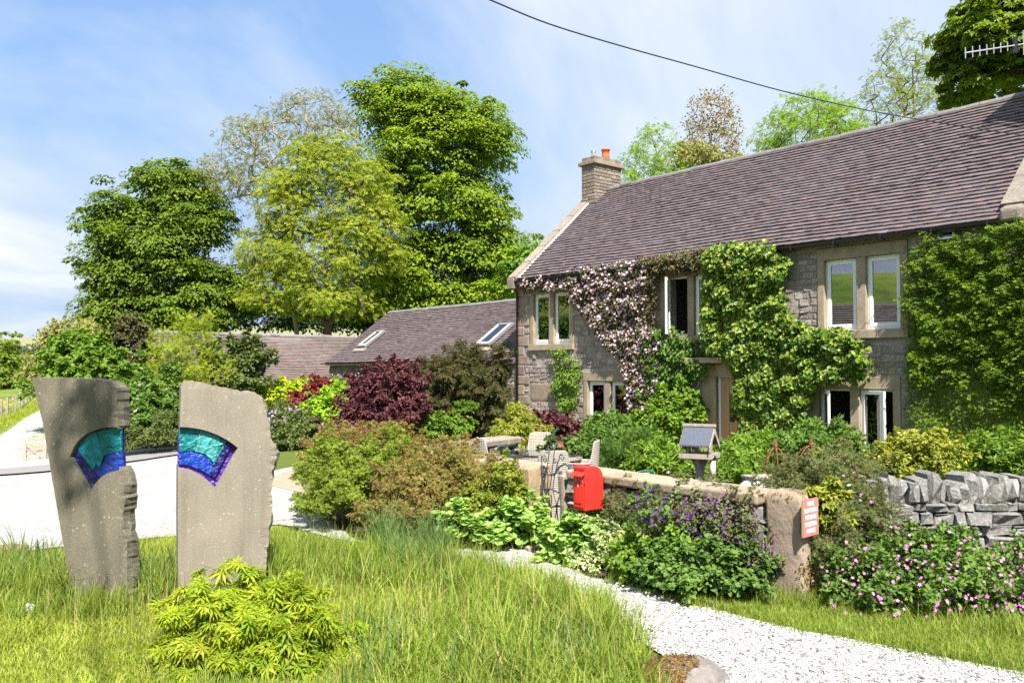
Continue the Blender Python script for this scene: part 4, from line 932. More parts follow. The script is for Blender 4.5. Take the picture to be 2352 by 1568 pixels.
def standing_stone(label, px, D, yaw, hole_px, hole_pivot, thick, m, rough_edges, pieces, px_c, back_px=None, back_m=None):
    """outline measured on the photo, laid out on the slab's own turned plane"""
    base = G(*px_c); base = np.array((W(px_c[0], px_c[1], D))[:2]); ex = np.array((math.cos(yaw), math.sin(yaw))); ny = np.array((-math.sin(yaw), math.cos(yaw)))
    def P(u, v):
        r = ray(u, v); k = (base @ ny) / (r[:2] @ ny); p = r[:2] * k; return (float((p - base) @ ex), float(EYE + r[2] * k))
    st = empty('standing_stone', label, 'standing stone', (base[0], base[1], 0), yaw, 'carved stone slabs with coloured glass')
    out_ = [P(*q) for q in px]; dens = []; rough = []
    for i, a in enumerate(out_):
        b = out_[(i + 1) % len(out_)]; L = math.dist(a, b); k = max(1, int(L / .024)); rr = rough_edges[i]
        nx, nz = (b[1] - a[1]) / L, -(b[0] - a[0]) / L; off = 0
        for j in range(k):
            off = .75 * off + rng.normal() * rr * .26 if rr else 0
            q = j / k; o_ = off * min(1, 4 * q, 4 * (1 - q)) ; dens.append((a[0] + (b[0]-a[0])*q + nx*o_, a[1] + (b[1]-a[1])*q + nz*o_)); rough.append(rr)
    hole = [P(*q) for q in hole_px]
    v, f = cdt_mesh(dens, hole); nv = len(v)
    # front bevel ring is given by a small inset of the back outline
    area = lambda q: sum((v[q[i]][0] * v[q[(i+1) % len(q)]][1] - v[q[(i+1) % len(q)]][0] * v[q[i]][1]) for i in range(len(q)))
    f = [q if area(q) > 0 else tuple(reversed(q)) for q in f]
    mb = MB(); cx_ = np.mean([q[0] for q in dens])
    jv = {}; lf = [rng.normal(size=3) for _ in range(3)]
    wav = lambda z, k: math.sin(z * (9 + 4 * k) + lf[k][0] * 3) * .5 + math.sin(z * (23 + 7 * k) + lf[k][1] * 3) * .3
    for i, q in enumerate(v):
        dd = [math.dist(q, w_) for w_ in dens]; k = int(np.argmin(dd)); jv[i] = (rough[k] if dd[k] < 1e-4 else 0)
    front = [(x, jv[i] * abs(rng.normal()) * .25, z) for i, (x, z) in enumerate(v)]
    back = [(x + jv[i] * (rng.normal() * .10 + wav(z, 0)) + (jv[i] * .5 if x > cx_ else 0), thick + jv[i] * rng.normal() * .3, z + (jv[i] * rng.normal() * .15)) for i, (x, z) in enumerate(v)]
    mid = [((a[0] + b[0]) / 2 + jv[i] * (rng.normal() * .12 + wav(a[2], 1)) + (jv[i] * .6 if a[0] > cx_ else 0), thick * (.45 + .15 * wav(a[2], 2)), (a[2] + b[2]) / 2 + jv[i] * rng.normal() * .15) for i, (a, b) in enumerate(zip(front, back))]
    mb.add(front + mid + back, f + [tuple(2 * nv + i for i in reversed(q)) for q in f])
    from collections import Counter
    ec = Counter(); di = {}
    for q in f:
        for a, b in zip(q, q[1:] + q[:1]): ec[frozenset((a, b))] += 1; di[frozenset((a, b))] = (a, b)
    mb2 = [di[k] for k, c in ec.items() if c == 1]
    side = []
    for a, b in mb2: side += [(b, a, nv + a, nv + b), (nv + b, nv + a, 2*nv + a, 2*nv + b)]
    for q in side: mb.f.setdefault(4, []).append(list(q))
    slab = mb.build('slab', m, st)
    if back_px:
        pp = [P(*q) for q in back_px]; g = MB(); pv, pf = cdt_mesh(pp); g.add([(x, .068, z) for x, z in pv] + [(x, .10, z) for x, z in pv], [q for q in pf] + [tuple(len(pv) + i for i in reversed(q)) for q in pf]); g.build('backing_pane', back_m, slab)
    for nm, poly, gm, y in pieces:
        pp = [P(*q) for q in poly]; g = MB(); pv, pf = cdt_mesh(pp); pf = [q if sum(pv[q[i]][0]*pv[q[(i+1)%len(q)]][1]-pv[q[(i+1)%len(q)]][0]*pv[q[i]][1] for i in range(len(q))) > 0 else tuple(reversed(q)) for q in pf]
        n = len(pv); g.add([(x, y, z) for x, z in pv] + [(x, y + .02, z) for x, z in pv], pf + [tuple(n + i for i in reversed(q)) for q in pf])
        e = Counter(); dd = {}
        for q in pf:
            for a, b in zip(q, q[1:] + q[:1]): e[frozenset((a, b))] += 1; dd[frozenset((a, b))] = (a, b)
        for k, c in e.items():
            if c == 1: a, b = dd[k]; g.f.setdefault(4, []).append([b, a, n + a, n + b])
        g.build(nm, gm, slab)
    return st
SC1 = 2281 / 800 / .91875; q1 = lambda x, y: (x / SC1, 850 * .91875 + y / SC1)     # photo crop coordinates
def arc(c0, c1, c2, n=12):    # curve through three points
    return [((1-t)*(1-2*t)*c0[0] + 4*t*(1-t)*c1[0] + t*(2*t-1)*c2[0], (1-t)*(1-2*t)*c0[1] + 4*t*(1-t)*c1[1] + t*(2*t-1)*c2[1]) for t in np.linspace(0, 1, n)]
mL = slab_mat('left_slab_stone', (.168,.150,.112), (.122,.108,.078), (.30,.19,.05)); mR = slab_mat('right_slab_stone', (.255,.222,.175), (.195,.170,.135), (.36,.22,.05))
gm = {k: teal_glass(k + '_glass', c, .4, 0, s) for k, c, s in (('teal', G_TEAL, 14), ('pale_teal', G_LTEAL, 16), ('cyan', G_CYAN, 12), ('blue', G_BLUE, 20), ('navy', G_NAVY, 20), ('purple', G_PURP, 18))}
gd = {k: teal_glass('grimy_' + k, c, .5, 0, 12, .75) for k, c in (('navy', G_NAVY), ('blue', G_BLUE), ('teal', G_TEAL))}
# left stone
hole = [q1(497, 830)] + [q1(*p) for p in arc((520, 775), (640, 655), (838, 618), 12)] + [q1(842, 760), q1(852, 930)] + [q1(*p) for p in arc((850, 932), (735, 965), (640, 1083), 9)][1:]
pcs = [('teal_pane', [q1(*p) for p in ([(660, 650)] + arc((670, 652), (750, 628), (838, 618), 6) + [(842, 790), (735, 815), (710, 830)])], gm['teal'], .05),
       ('cyan_pane', [q1(*p) for p in ([(525, 775)] + arc((530, 768), (590, 695), (658, 652), 6) + [(712, 835), (685, 912), (660, 880), (640, 930)])], gm['cyan'], .045),
       ('blue_pane', [q1(*p) for p in [(735, 818), (842, 793), (852, 928), (760, 945), (690, 990), (640, 935), (662, 888), (686, 918)]], gd['blue'], .055),
       ('navy_pane', [q1(*p) for p in [(497, 830), (522, 780), (638, 935), (688, 994), (655, 1040), (640, 1080)]], gd['navy'], .05)]
sl_px = [(172, 1405), (160, 1330), (140, 1220), (118, 1090), (98, 970), (84, 915), (74, 866), (150, 868), (212, 869), (246, 875), (266, 890), (267, 930), (271, 985)] + [(273, 1072), (278, 1085), (285, 1130), (281, 1185), (289, 1230), (292, 1300), (290, 1405)]
re_ = [0, 0, 0, 0, 0, 0, .003, .004, .008, .012, .015, .015, 0, .012, .016, .018, .016, .016, .012, 0]
# hole touches the right edge: the fan is a notch there, so the outline runs round it
notch = hole[::-1]
out_px = sl_px[:13] + [q1(838, 622)] + [q1(*p) for p in arc((838, 618), (640, 655), (520, 775), 12)][1:] + [q1(497, 830)] + [q1(*p) for p in arc((640, 1083), (735, 965), (850, 932), 9)] + sl_px[13:]
out_re = re_[:12] + [0] + [0] * 12 + [0] + [0] * 9 + re_[13:]
standing_stone('darker left standing stone, tapering to its base, teal and grimy navy glass fan', out_px, 7.25, R(-8), [], None, .17, mL, out_re + [0] * (len(out_px) - len(out_re)), pcs, (230, 1395), hole, gd['navy'])
# right stone
out_px = [(410, 1400), (408, 1180)] + [q1(1268, 893)] + [q1(*p) for p in arc((1280, 915), (1410, 950), (1537, 1053), 9)] + [q1(1697, 765)] + [q1(*p) for p in arc((1690, 762), (1500, 655), (1280, 618), 12)] + [(413, 985), (416, 890), (424, 875), (445, 875), (540, 895), (585, 900), (603, 915), (612, 945), (622, 1000), (634, 1020), (637, 1040), (629, 1075), (627, 1105), (622, 1130), (625, 1175), (618, 1240), (612, 1290), (606, 1400)]
out_re = [0, 0, 0] + [0] * 9 + [0] + [0] * 12 + [0, .004, .008, .012, .016, .016, .02, .022, .022, .02, .025, .025, .022, .02, .022, .02, .015, 0, 0]
pcs = [('teal_pane', [q1(*p) for p in [(1280, 622), (1350, 622), (1427, 640), (1405, 790), (1280, 795)]], gm['teal'], .045),
       ('pale_teal_pane', [q1(*p) for p in [(1430, 642), (1500, 662), (1577, 695), (1530, 880), (1470, 815), (1395, 795)]], gm['pale_teal'], .038),
       ('teal_pane', [q1(*p) for p in [(1580, 697), (1622, 722), (1530, 892), (1522, 886)]], gm['teal'], .04),
       ('blue_pane', [q1(*p) for p in [(1280, 800), (1396, 800), (1468, 822), (1526, 892), (1500, 965), (1430, 925), (1350, 895), (1280, 886)]], gm['blue'], .048),
       ('violet_pane', [q1(*p) for p in [(1627, 727), (1655, 745), (1535, 985), (1503, 962), (1533, 892)]], gm['navy'], .042)]
stR = standing_stone('paler right standing stone with ragged right edge, teal, blue and violet glass fan', out_px, 7.4, R(26), [], None, .15, mR, out_re + [0] * (len(out_px) - len(out_re)), pcs, (505, 1385), [q1(1270, 890)] + [q1(*p) for p in arc((1280, 915), (1410, 950), (1537, 1053), 9)] + [q1(1697, 765)] + [q1(*p) for p in arc((1690, 762), (1500, 655), (1280, 618), 12)], gm['purple'])

# ================================================================== GARDEN WALL, GATE POSTS, GATE
GO = np.array((.19, 10.0))
gw = lambda c: HW(c[0], c[1], c[2], GO)
def dry_wall(label, O, dirx, length, h, th, capname, capz, n_obj, hr, wr, cap_len=.55, caph=.09, mcap='wallcap', z0=-.15, name='garden_wall', sv='limestone', core='dark_core', flip=False, group=None):
    rz = math.atan2(dirx[1], dirx[0]); t = empty(name, label, 'wall', (O[0], O[1], 0), rz, group)
    cr_, sr_ = math.cos(rz), math.sin(rz); tw = lambda c: np.array((O[0] + c[0]*cr_ - c[1]*sr_, O[1] + c[0]*sr_ + c[1]*cr_, c[2]))
    core_ = MB().box((.03, .07, z0), (length - .03, th - .07, h)).build('wall_core', M[core], t)
    its = [((x, .07 + rng.normal() * .012, z), (w_, .16, h_), (rng.normal()*.05, rng.normal()*.05, rng.normal()*.04)) for x, z, w_, h_ in courses(0, length, z0, h, [], hr, wr, .010)]
    its += [((x, th - .07, z), (w_, .16, h_), (0, 0, PI)) for x, z, w_, h_ in courses(0, length, z0, h, [], (hr[0]*1.3, hr[1]*1.3), (wr[0]*1.4, wr[1]*1.3), .010)]
    put_pieces('stone', SV[sv], its, core_, n_obj, 'wall_stones', M[sv], camdist(tw))
    if cap_len:
        x = 0
        while x < length - .1:
            L = min(rng.uniform(.8, 1.25) * cap_len, length - x); L = length - x if length - x - L < .25 else L
            mb = MB(); mb.box((-L/2 + .005, -.04, -.01), (L/2 - .005, th + .04, caph)); mb.build(capname, M[mcap], t, bevel=.022, loc=(x + L/2, rng.normal()*.006, capz + rng.normal()*.004), rot=(R(3) + rng.normal()*.01, rng.normal()*.008, rng.normal()*.008)); x += L
    return t, tw
# front wall, left of the gate, runs away to the corner
dry_wall('low stone garden wall left of the iron gate with sandstone coping', GO - E2 * 2.75, E2, 2.62, .76, .30, 'coping_stone', .78, 60, (.07, .13), (.14, .34), .6)
dry_wall('low stone garden wall right of the postbox with sandstone coping slabs', GO + E2 * .68, E2, 2.45, .78, .30, 'coping_stone', .80, 50, (.07, .13), (.14, .34), .62)
c0 = W(962, 1036, 12.25); c1 = W(1168, 1004, 14.6)
dv = (c1 - c0)[:2]; Lb = np.linalg.norm(dv)
dry_wall('back garden wall with weathered flat coping running from the shrub bed to the barn', c0[:2], dv / Lb, Lb + .4, .72, .32, 'coping_stone', .74, 70, (.06, .12), (.12, .30), 1.1, .10, 'coping', -.4)
def gate_post(label, s0, s1, b0_, b1_, zt, lean, mt):
    t = empty('gate_post', label, 'gate post', HW((s0+s1)/2, (b0_+b1_)/2, 0, GO), RZ, 'stone posts of the garden gate')
    w2, d2 = (s1 - s0) / 2, (b1_ - b0_) / 2
    g = MB(); n = 7
    rings = []
    for i in range(n):
        z = -.2 + (zt + .2) * i / (n - 1); ln = lean * z
        rings.append([(x + ln + rng.normal()*.006, y + rng.normal()*.006, z + (0.02 * (y / d2) if i == n-1 else 0)) for x, y in ((-w2, -d2), (0, -d2 - .004), (w2, -d2), (w2 + .004, 0), (w2, d2), (-w2, d2))])
    k = 6; F = [(i*k+j, i*k+(j+1) % k, (i+1)*k+(j+1) % k, (i+1)*k+j) for i in range(n-1) for j in range(k)] + [tuple(range((n-1)*k, n*k))]
    g.add([p for r_ in rings for p in r_], F); g.build('shaft', mt, t, bevel=.012)
    mb = MB(); mb.lathe([(.012, -.05), (.012, .05)], (w2 + .02 + lean * .6, 0, .6), 8); mb.build('hinge_pin', M['iron'], t); return t
M['sand'] = stone_mat('gate_post_stone', [(.36,.27,.165),(.33,.25,.16)], 7, .35, (.24,.17,.09), .8)
gate_post('left gate post, orange lichened sandstone slab at the end of the left wall', -.135, .0, 0, .38, .86, 0, M['sand'])
gate_post('right gate post, leaning grey brown slab behind the red postbox', .60, .70, -.02, .34, .84, -.10, M['coping'])
gate = empty('iron_gate', 'wrought iron garden gate of curling grey scrolls between two stone posts', 'gate', HW(.03, .19, .12, GO), RZ)
def scroll(cx, cz, r, a0, turns, n=18, grow=.15):
    return [(cx + r * (grow + (1 - grow) * (1 - i/n)) * math.cos(a0 + turns * 2*PI * i/n), 0, cz + r * (grow + (1 - grow) * (1 - i/n)) * math.sin(a0 + turns * 2*PI * i/n)) for i in range(n + 1)]
def smooth(pts, n=8):
    out_ = []; pts = [pts[0]] + list(pts) + [pts[-1]]
    for a, b, c, d in zip(pts, pts[1:], pts[2:], pts[3:]):
        for i in range(n):
            t = i / n; out_.append(tuple(.5 * (2*q1_ + (q2 - q0)*t + (2*q0 - 5*q1_ + 4*q2 - q3)*t*t + (3*q1_ - q0 - 3*q2 + q3)*t**3) for q0, q1_, q2, q3 in zip(a, b, c, d)))
    return out_ + [tuple(pts[-1])]
rr = .0075
stile = gate
MB().tube(smooth([(0, 0, 0), (.0, 0, .35), (.015, 0, .6), (-.01, 0, .82)]) + scroll(.045, .83, .055, PI, -1.3), rr, 6).build('hinge_stile', M['iron'], gate, True)
for z, sag in ((.06, .015), (.30, -.02), (.48, .015), (.68, -.025)):
    mb = MB(); mb.tube(smooth([(0, 0, z), (.14, 0, z + sag), (.28, 0, z - sag * .6), (.42, 0, z + sag), (.54, 0, z)]), .010, 5); mb.build('rail', M['iron'], gate, True)
for (pts, sc_) in (([(.06, 0, .06), (.09, 0, .3), (.05, 0, .55), (.10, 0, .78), (.13, 0, .93)], (.095, .93, .04, 0, 1.2)), ([(.14, 0, .06), (.10, 0, .35), (.16, 0, .6), (.20, 0, .85), (.22, 0, .98)], (.18, .99, .042, 0, 1.25)),
                   ([(.20, 0, .06), (.25, 0, .3), (.19, 0, .5), (.25, 0, .75), (.30, 0, .86)], (.345, .87, .045, PI, -1.3)), ([(.29, 0, .06), (.26, 0, .3), (.33, 0, .52), (.29, 0, .72), (.26, 0, .82)], (.225, .82, .035, 0, 1.2)),
                   ([(.37, 0, .06), (.34, 0, .28), (.40, 0, .5), (.36, 0, .68)], (.325, .68, .035, 0, 1.3)), ([(.45, 0, .06), (.48, 0, .3), (.42, 0, .55), (.46, 0, .76)], (.495, .77, .045, PI, -1.3))):
    MB().tube(smooth(pts) + scroll(*sc_), rr * .9, 5).build('scroll_bar', M['iron'], gate, True)
MB().tube([(.54, 0, .0), (.545, 0, .40), (.535, 0, .72)] + scroll(.575, .73, .04, PI, -1.2), rr, 6).build('latch_stile', M['iron'], gate, True)
MB().tube(smooth([(.02, 0, .62), (.10, 0, .74), (.2, 0, .66), (.3, 0, .76), (.42, 0, .80), (.54, 0, .72)]), .012, 5).build('top_bow', M['iron'], gate, True)
# paving slab at the gate
sp = gpoly([(1168,1246),(1172,1240),(1238,1234),(1262,1262),(1215,1270)])
ps = empty('paving_slab', 'flat stone slab set in the ground in front of the iron gate', 'paving', (*np.mean(sp, 0), 0)); mb = MB(); mb.prism([tuple(np.array(p) - np.mean(sp, 0)) for p in sp], 'z', -.02, .055); mb.build('slab', M['wallcap'], ps, bevel=.012)
sp = gpoly([(1076,1252),(1090,1240),(1160,1238),(1160,1248),(1110,1258)])
ps = empty('paving_slab', 'smaller mossy stone slab left of the one before the iron gate', 'paving', (*np.mean(sp, 0), 0)); mb = MB(); mb.prism([tuple(np.array(p) - np.mean(sp, 0)) for p in sp], 'z', -.02, .045); mb.build('slab', M['wallcap'], ps, bevel=.012)

# ================================================================== POSTBOX
pbp = W(1345, 1174, 8.8)
M['red'] = plain('post_red', (.62,.028,.02), .38, .45, 0, 18, .08, .05)
pb = empty('postbox', 'small red pillar style lamp postbox on a steel post beside the garden gate', 'postbox', (pbp[0], pbp[1], pbp[2]), RZ)
wd, dp_, hh = .185, .27, .455       # local origin: front right bottom corner
prof = [(0, 0), (dp_, .0), (dp_, hh - .16)] + [(dp_ - .14 + .14 * math.cos(a), hh - .14 + .14 * math.sin(a)) for a in np.linspace(.1, PI / 2, 7)] + [(0, hh)]
mb = MB(); mb.prism(prof, 'x', -wd, 0); body = mb.build('body', M['red'], pb, bevel=.012)
mb = MB(); mb.box((-wd + .02, -.012, .03), (-.02, -.001, .275)); dr = mb.build('door', M['red'], pb, bevel=.006)
mb = MB(); mb.box((-.140, -.019, .075), (-.045, -.013, .235)); mb.build('panel', M['red'], dr, bevel=.005)
mb = MB(); mb.box((-.105, -.018, .246), (-.085, -.012, .272)); mb.build('lock_plate', M['white'], dr)
mb = MB(); mb.prism([(-.002, .375), (-.05, .352), (-.052, .362), (-.002, .40)], 'x', -wd + .006, -.006); mb.build('slot_hood', M['red'], pb, bevel=.004)
MB().box((-wd + .02, -.004, .352), (-.02, -.0005, .372)).build('slot', M['black'], pb)
mb = MB(); mb.box((-wd - .004, -.008, .278), (.004, .0, .290)); mb.build('band', M['red'], pb, bevel=.003)
def text(body_, size, parent, loc, rot, m, ext=.001, sx=1.0, bold=0.0):
    c = bpy.data.curves.new('lettering', 'FONT'); c.body = body_; c.size = size; c.align_x = 'CENTER'; c.align_y = 'CENTER'; c.extrude = ext; c.offset = bold
    tmp = bpy.data.objects.new('tmp', c); COL.objects.link(tmp); dg = bpy.context.evaluated_depsgraph_get(); me = bpy.data.meshes.new_from_object(tmp.evaluated_get(dg)); bpy.data.objects.remove(tmp); me.name = 'lettering'
    me.materials.clear(); me.materials.append(m); return new('lettering', me, parent, loc, rot, (sx, 1, 1))
M['lett'] = plain('relief_lettering', (.36,.05,.035), .5, .3, 0, 20, .1, 0); M['pale_lett'] = plain('worn_lettering', (.45,.32,.28), .6, .3, 0, 20, .2, 0)
text('POST OFFICE', .028, pb, (-wd / 2, -.003, .425), (PI / 2, 0, 0), M['lett'], .002, .92)
text('E   R', .058, pb, (-wd / 2, -.003, .315), (PI / 2, 0, 0), M['pale_lett'], .002); text('II', .026, pb, (-wd / 2 + .002, -.003, .322), (PI / 2, 0, 0), M['pale_lett'], .002)
MB().box((-.12, .10, -pbp[2] - .1), (-.07, .15, .0)).build('post', M['iron'], pb)

# ================================================================== STONE POST WITH SIGN
pp = G(1812, 1372); sp_ = empty('stone_post', 'rough upright stone post with lichen cap at the end of the flower bed', 'stone post', (pp[0], pp[1], 0), RZ)
g = MB(); n = 14; K = 16
rings = []
for i in range(n):
    z = -.15 + 1.075 * i / (n - 1); q = i / (n - 1); tw = 1 + .05 * math.sin(q * 7) - (.45 * max(0, q - .9) / .1) ** 2
    rings.append([((.188 * tw + rng.normal()*.005) * math.copysign(abs(math.cos(a)) ** .26, math.cos(a)), (.088 * tw + rng.normal()*.005) * math.copysign(abs(math.sin(a)) ** .26, math.sin(a)), z + (.035 * math.cos(a * 2) * max(0, q - .9) * -8 if q > .9 else 0)) for a in np.linspace(0, 2*PI, K, endpoint=False)])
F = [(i*K+j, i*K+(j+1) % K, (i+1)*K+(j+1) % K, (i+1)*K+j) for i in range(n-1) for j in range(K)] + [tuple(range((n-1)*K, n*K))]
g.add([p for r_ in rings for p in r_], F); M['poststone'] = stone_mat('post_stone', [(.31,.245,.19),(.33,.26,.20)], 4.5, .35, (.36,.25,.20), .9); shaft = g.build('shaft', M['poststone'], sp_, True)
M['moss'] = plain('orange_moss', (.22,.13,.02), .95, .1, 0, 40, .5, .6)
pm = []; dd = sph(900); dd = dd[dd[:, 2] > .1]; P = dd * np.array((.17, .11, .05)) + np.array((0, 0, .885)); k = rng.random(len(P)) < .4
leaf_obj('lichen', 'oval', P[k], dd[k] + rng.normal(size=dd[k].shape) * .2, sph(k.sum()), .018, M['moss'], sp_)
P = np.column_stack((rng.normal(.185, .012, 420), rng.normal(0, .05, 420), np.abs(rng.normal(.22, .09, 420)))); leaf_obj('moss', 'dia', P, sph(420) + np.array((1, 0, 0)), sph(420), .026, leaf_mat('moss_fronds', [(.12,.075,.015), (.22,.14,.02), (.12,.12,.02)], .2), sp_)
sg0 = np.array((pp[0] + E2[0]*.232 - N2[0]*.02, pp[1] + E2[1]*.232 - N2[1]*.02, .735)); sgn = empty('warning_sign', 'faded red board with white capitals fixed to the stone post', 'sign', tuple(sg0), math.atan2(N2[1], N2[0]) + R(2))
M['signred'] = plain('faded_red_board', (.66,.145,.14), .55, .35, 0, 5, .25, 0); M['signwhite'] = plain('sign_white', (.85,.80,.78), .6, .3, 0, 10, .03, 0)
MB().box((-.118, .0, -.158), (.118, .014, .158)).build('board', M['signred'], sgn)
for i, tx in enumerate(('PLEASE', 'SLOW DOWN', 'FREE RANGE', 'CHILDREN &', 'ANIMALS')):
    text(tx, .056, sgn, (0, -.0015, .118 - i * .058), (PI / 2, 0, 0), M['signwhite'], .0008, (.66, .60, .60, .60, .66)[i], .0003)
for x in (-.122, .1185): MB().box((x, -.003, -.16), (x + .006, .018, .16)).build('edge_strip', M['oak'], sgn)

# ================================================================== DRY STONE WALL (right)
dO = W(2000, 1285, 8.15)[:2]; dE = W(2480, 1285, 8.3)[:2]; dv = dE - dO; Ld = np.linalg.norm(dv)
dw_, dtw = dry_wall('grey limestone dry stone wall with upright coping stones at the right edge', dO, dv / Ld, Ld, .72, .42, '', .8, 110, (.055, .13), (.10, .34), 0, z0=-.1, name='dry_stone_wall')
x = .02; vs = SV['cap']
while x < Ld:
    tw_ = rng.uniform(.075, .14); hh = rng.uniform(.19, .30)
    new('coping_stone', random.choice(vs), dw_, (x + tw_ / 2, .20 + rng.normal() * .02, .70 + hh / 2), (rng.normal() * .05, rng.normal() * .09 + .05, rng.normal() * .06), (tw_ * .98, .34, hh)); x += tw_ * .93

# ================================================================== BIRD TABLE, FEEDER
bt = W(1607, 1095, 9.9); bird = empty('bird_table', 'wooden bird table with slate felt roof on a post in the garden', 'bird table', (bt[0], bt[1], 0), RZ + R(20))
mb = MB(); mb.box((-.05, -.05, -.1), (.05, .05, .93)); mb.build('post', M['greywood'], bird, bevel=.006)
for a in range(4):
    mb = MB(); mb.prism([(.05, .79), (.13, .905), (.05, .905)], 'y', -.02, .02); mb.build('bracket', M['greywood'], bird, rot=(0, 0, a * PI / 2))
tr_ = MB().box((-.22, -.19, .91), (.22, .19, .93)).build('tray', M['greywood'], bird)
for lo, hi in (((-.23, -.20, .915), (.23, -.18, .965)), ((-.23, .18, .915), (.23, .20, .965)), ((-.23, -.18, .915), (-.21, .18, .965)), ((.21, -.18, .915), (.23, .18, .965))): MB().box(lo, hi).build('edge_rail', M['greywood'], tr_)
for x, y in ((-.15, -.02), (.15, -.02)):
    mb = MB(); mb.prism([(-.06, .93), (.06, .93), (.045, 1.0), (.07, 1.12), (.0, 1.18), (-.07, 1.12), (-.045, 1.0)], 'x', x - .015, x + .015); mb.build('upright', M['greywood'], bird)
M['felt'] = plain('slate_felt', (.075,.085,.11), .8, .3, 0, 60, .3, .2)
for s_ in (-1, 1):
    mb = MB(); mb.prism([(s_ * .005, 1.235), (s_ * .235, 1.045), (s_ * .235, 1.060), (s_ * .005, 1.255)], 'x', -.21, .21); mb.build('roof_slope', M['felt'], bird)
    for x in (-.217, .207): mb = MB(); mb.prism([(s_ * .0, 1.18), (s_ * .24, .995), (s_ * .24, 1.045), (s_ * .0, 1.245)], 'x', x, x + .012); mb.build('barge_board', M['greywood'], bird)
MB().box((-.23, -.03, 1.248), (.23, .03, 1.275)).build('ridge_board', M['greywood'], bird)
MB().lathe([(.09, 0), (.10, .035), (.09, .035), (.08, .01)], (.02, -.02, .932), 12).build('food_dish', M['oak'], bird)
bird.scale = (.84, .84, 1.08)
fd = W(1637, 1075, 9.75); feed = empty('bird_feeder', 'clear seed tube feeder with dark cap hanging beside the bird table', 'bird feeder', tuple(fd), 0)
MB().lathe([(.035, -.12), (.035, .10)], k=12).build('tube', plain('cloudy_tube', (.55,.50,.40), .4, .4, 0, 40, .35, 0), feed, True); MB().lathe([(.045, .10), (.042, .135), (.01, .15)], k=12).build('cap', M['black'], feed, True)
MB().lathe([(.045, -.12), (.04, -.15), (.0, -.155)], k=12).build('base', M['greywood'], feed, True); MB().tube([(0, 0, .15), (-.02, .02, .22), (-.08, .05, .25)], .004, 4).build('hanger', M['iron'], feed)
# wire topped stool-like planter, white tub, obelisks
wt = W(1463, 1092, 9.7); sd = empty('stool', 'small weathered wooden stool ringed by a green hose in the garden bed', 'stool', (wt[0], wt[1], 0), 0)
MB().box((-.14, -.11, .80), (.14, .11, .825)).build('seat', M['greywood'], sd)
for x, y in ((-.11, -.08), (.11, -.08), (-.11, .08), (.11, .08)): MB().tube([(x, y, .8), (x * 1.3, y * 1.3, -.02)], .014, 5).build('leg', M['greywood'], sd)
hs = empty('garden_hose', 'green garden hose looped over the small wooden stool', 'hose', (wt[0], wt[1], .80), 0)
MB().tube([(.20 * math.cos(a) * (1 + .1 * math.sin(3*a)), .13 * math.sin(a), .02 + .03 * math.sin(2 * a)) for a in np.linspace(0, 4 * PI, 40)], .009, 6).build('loop', plain('hose_green', (.03,.14,.10), .4, .4, 0, 9, .1, 0), hs, True)
tb = W(1742, 1108, 9.2); tub = empty('white_tub', 'upturned white enamel tub with wooden lid among the shrubs', 'tub', (tb[0], tb[1], 0), .3)
MB().lathe([(.22, -.05), (.22, .62), (.20, .76), (.12, .83), (.0, .85)], k=20).build('body', M['white'], tub, True); MB().box((-.14, -.12, .84), (.2, .12, .865)).build('lid', M['greywood'], tub)
def obelisk(u, v, D, r, h, label, ring=True):
    p = W(u, v, D); t = empty('plant_support', label, 'plant support', (p[0], p[1], p[2]), .4, 'rusty iron plant supports')
    MB().lathe([(.0, h + .13), (.012, h + .07), (.022, h + .02), (.02, h), (.0, h - .01)], k=8).build('finial', M['rust'], t, True)
    for a in range(6):
        c, s_ = math.cos(a * PI / 3), math.sin(a * PI / 3); pts = [(c * r * math.sin(q * PI / 2), s_ * r * math.sin(q * PI / 2), h * math.cos(q * PI / 2)) for q in np.linspace(0, 1, 8)] + [(c * r, s_ * r, -.5)]
        MB().tube(pts, .0065, 5).build('rib', M['rust'], t, True)
    for z, q in ((0.0, r), (-.22, r)): MB().tube([(q * math.cos(a), q * math.sin(a), z) for a in np.linspace(0, 2 * PI, 22)], .006, 5).build('hoop', M['rust'], t, True)
obelisk(1863, 1070, 9.3, .165, .22, 'rusty domed iron plant support with spike and wide hoop'); obelisk(1782, 1078, 9.4, .12, .24, 'slimmer rusty plant support with ball finial left of the domed one')

# ================================================================== PATIO FURNITURE
M['wicker'] = None
def wicker_mat():
    m, t, p = mat('pale_wicker', .8, .2); co = obj_co(t, False)
    a = N(t, 'ShaderNodeTexWave', {'Vector': co, 'Scale': 13.0, 'Distortion': 1.5}, wave_type='BANDS', bands_direction='Z').outputs[1]; b = N(t, 'ShaderNodeTexWave', {'Vector': co, 'Scale': 8.0, 'Distortion': 2.0}, wave_type='BANDS', bands_direction='X').outputs[1]
    h = N(t, 'ShaderNodeMath', {0: a, 1: b}, operation='MULTIPLY').outputs[0]; c = mixc(t, noise(t, co, 30, 3), (.30,.26,.215), (.50,.46,.405)); c = mixc(t, N(t, 'ShaderNodeMapRange', {0: h, 1: 0, 2: .3, 3: .5, 4: 0}).outputs[0], c, (.17,.14,.12)); t.links.new(c, p.inputs['Base Color']); bump(t, p, h, .8, .008); return m
M['wicker'] = wicker_mat(); M['tabglass'] = glass_mat('table_glass', (.55,.68,.62), .12)
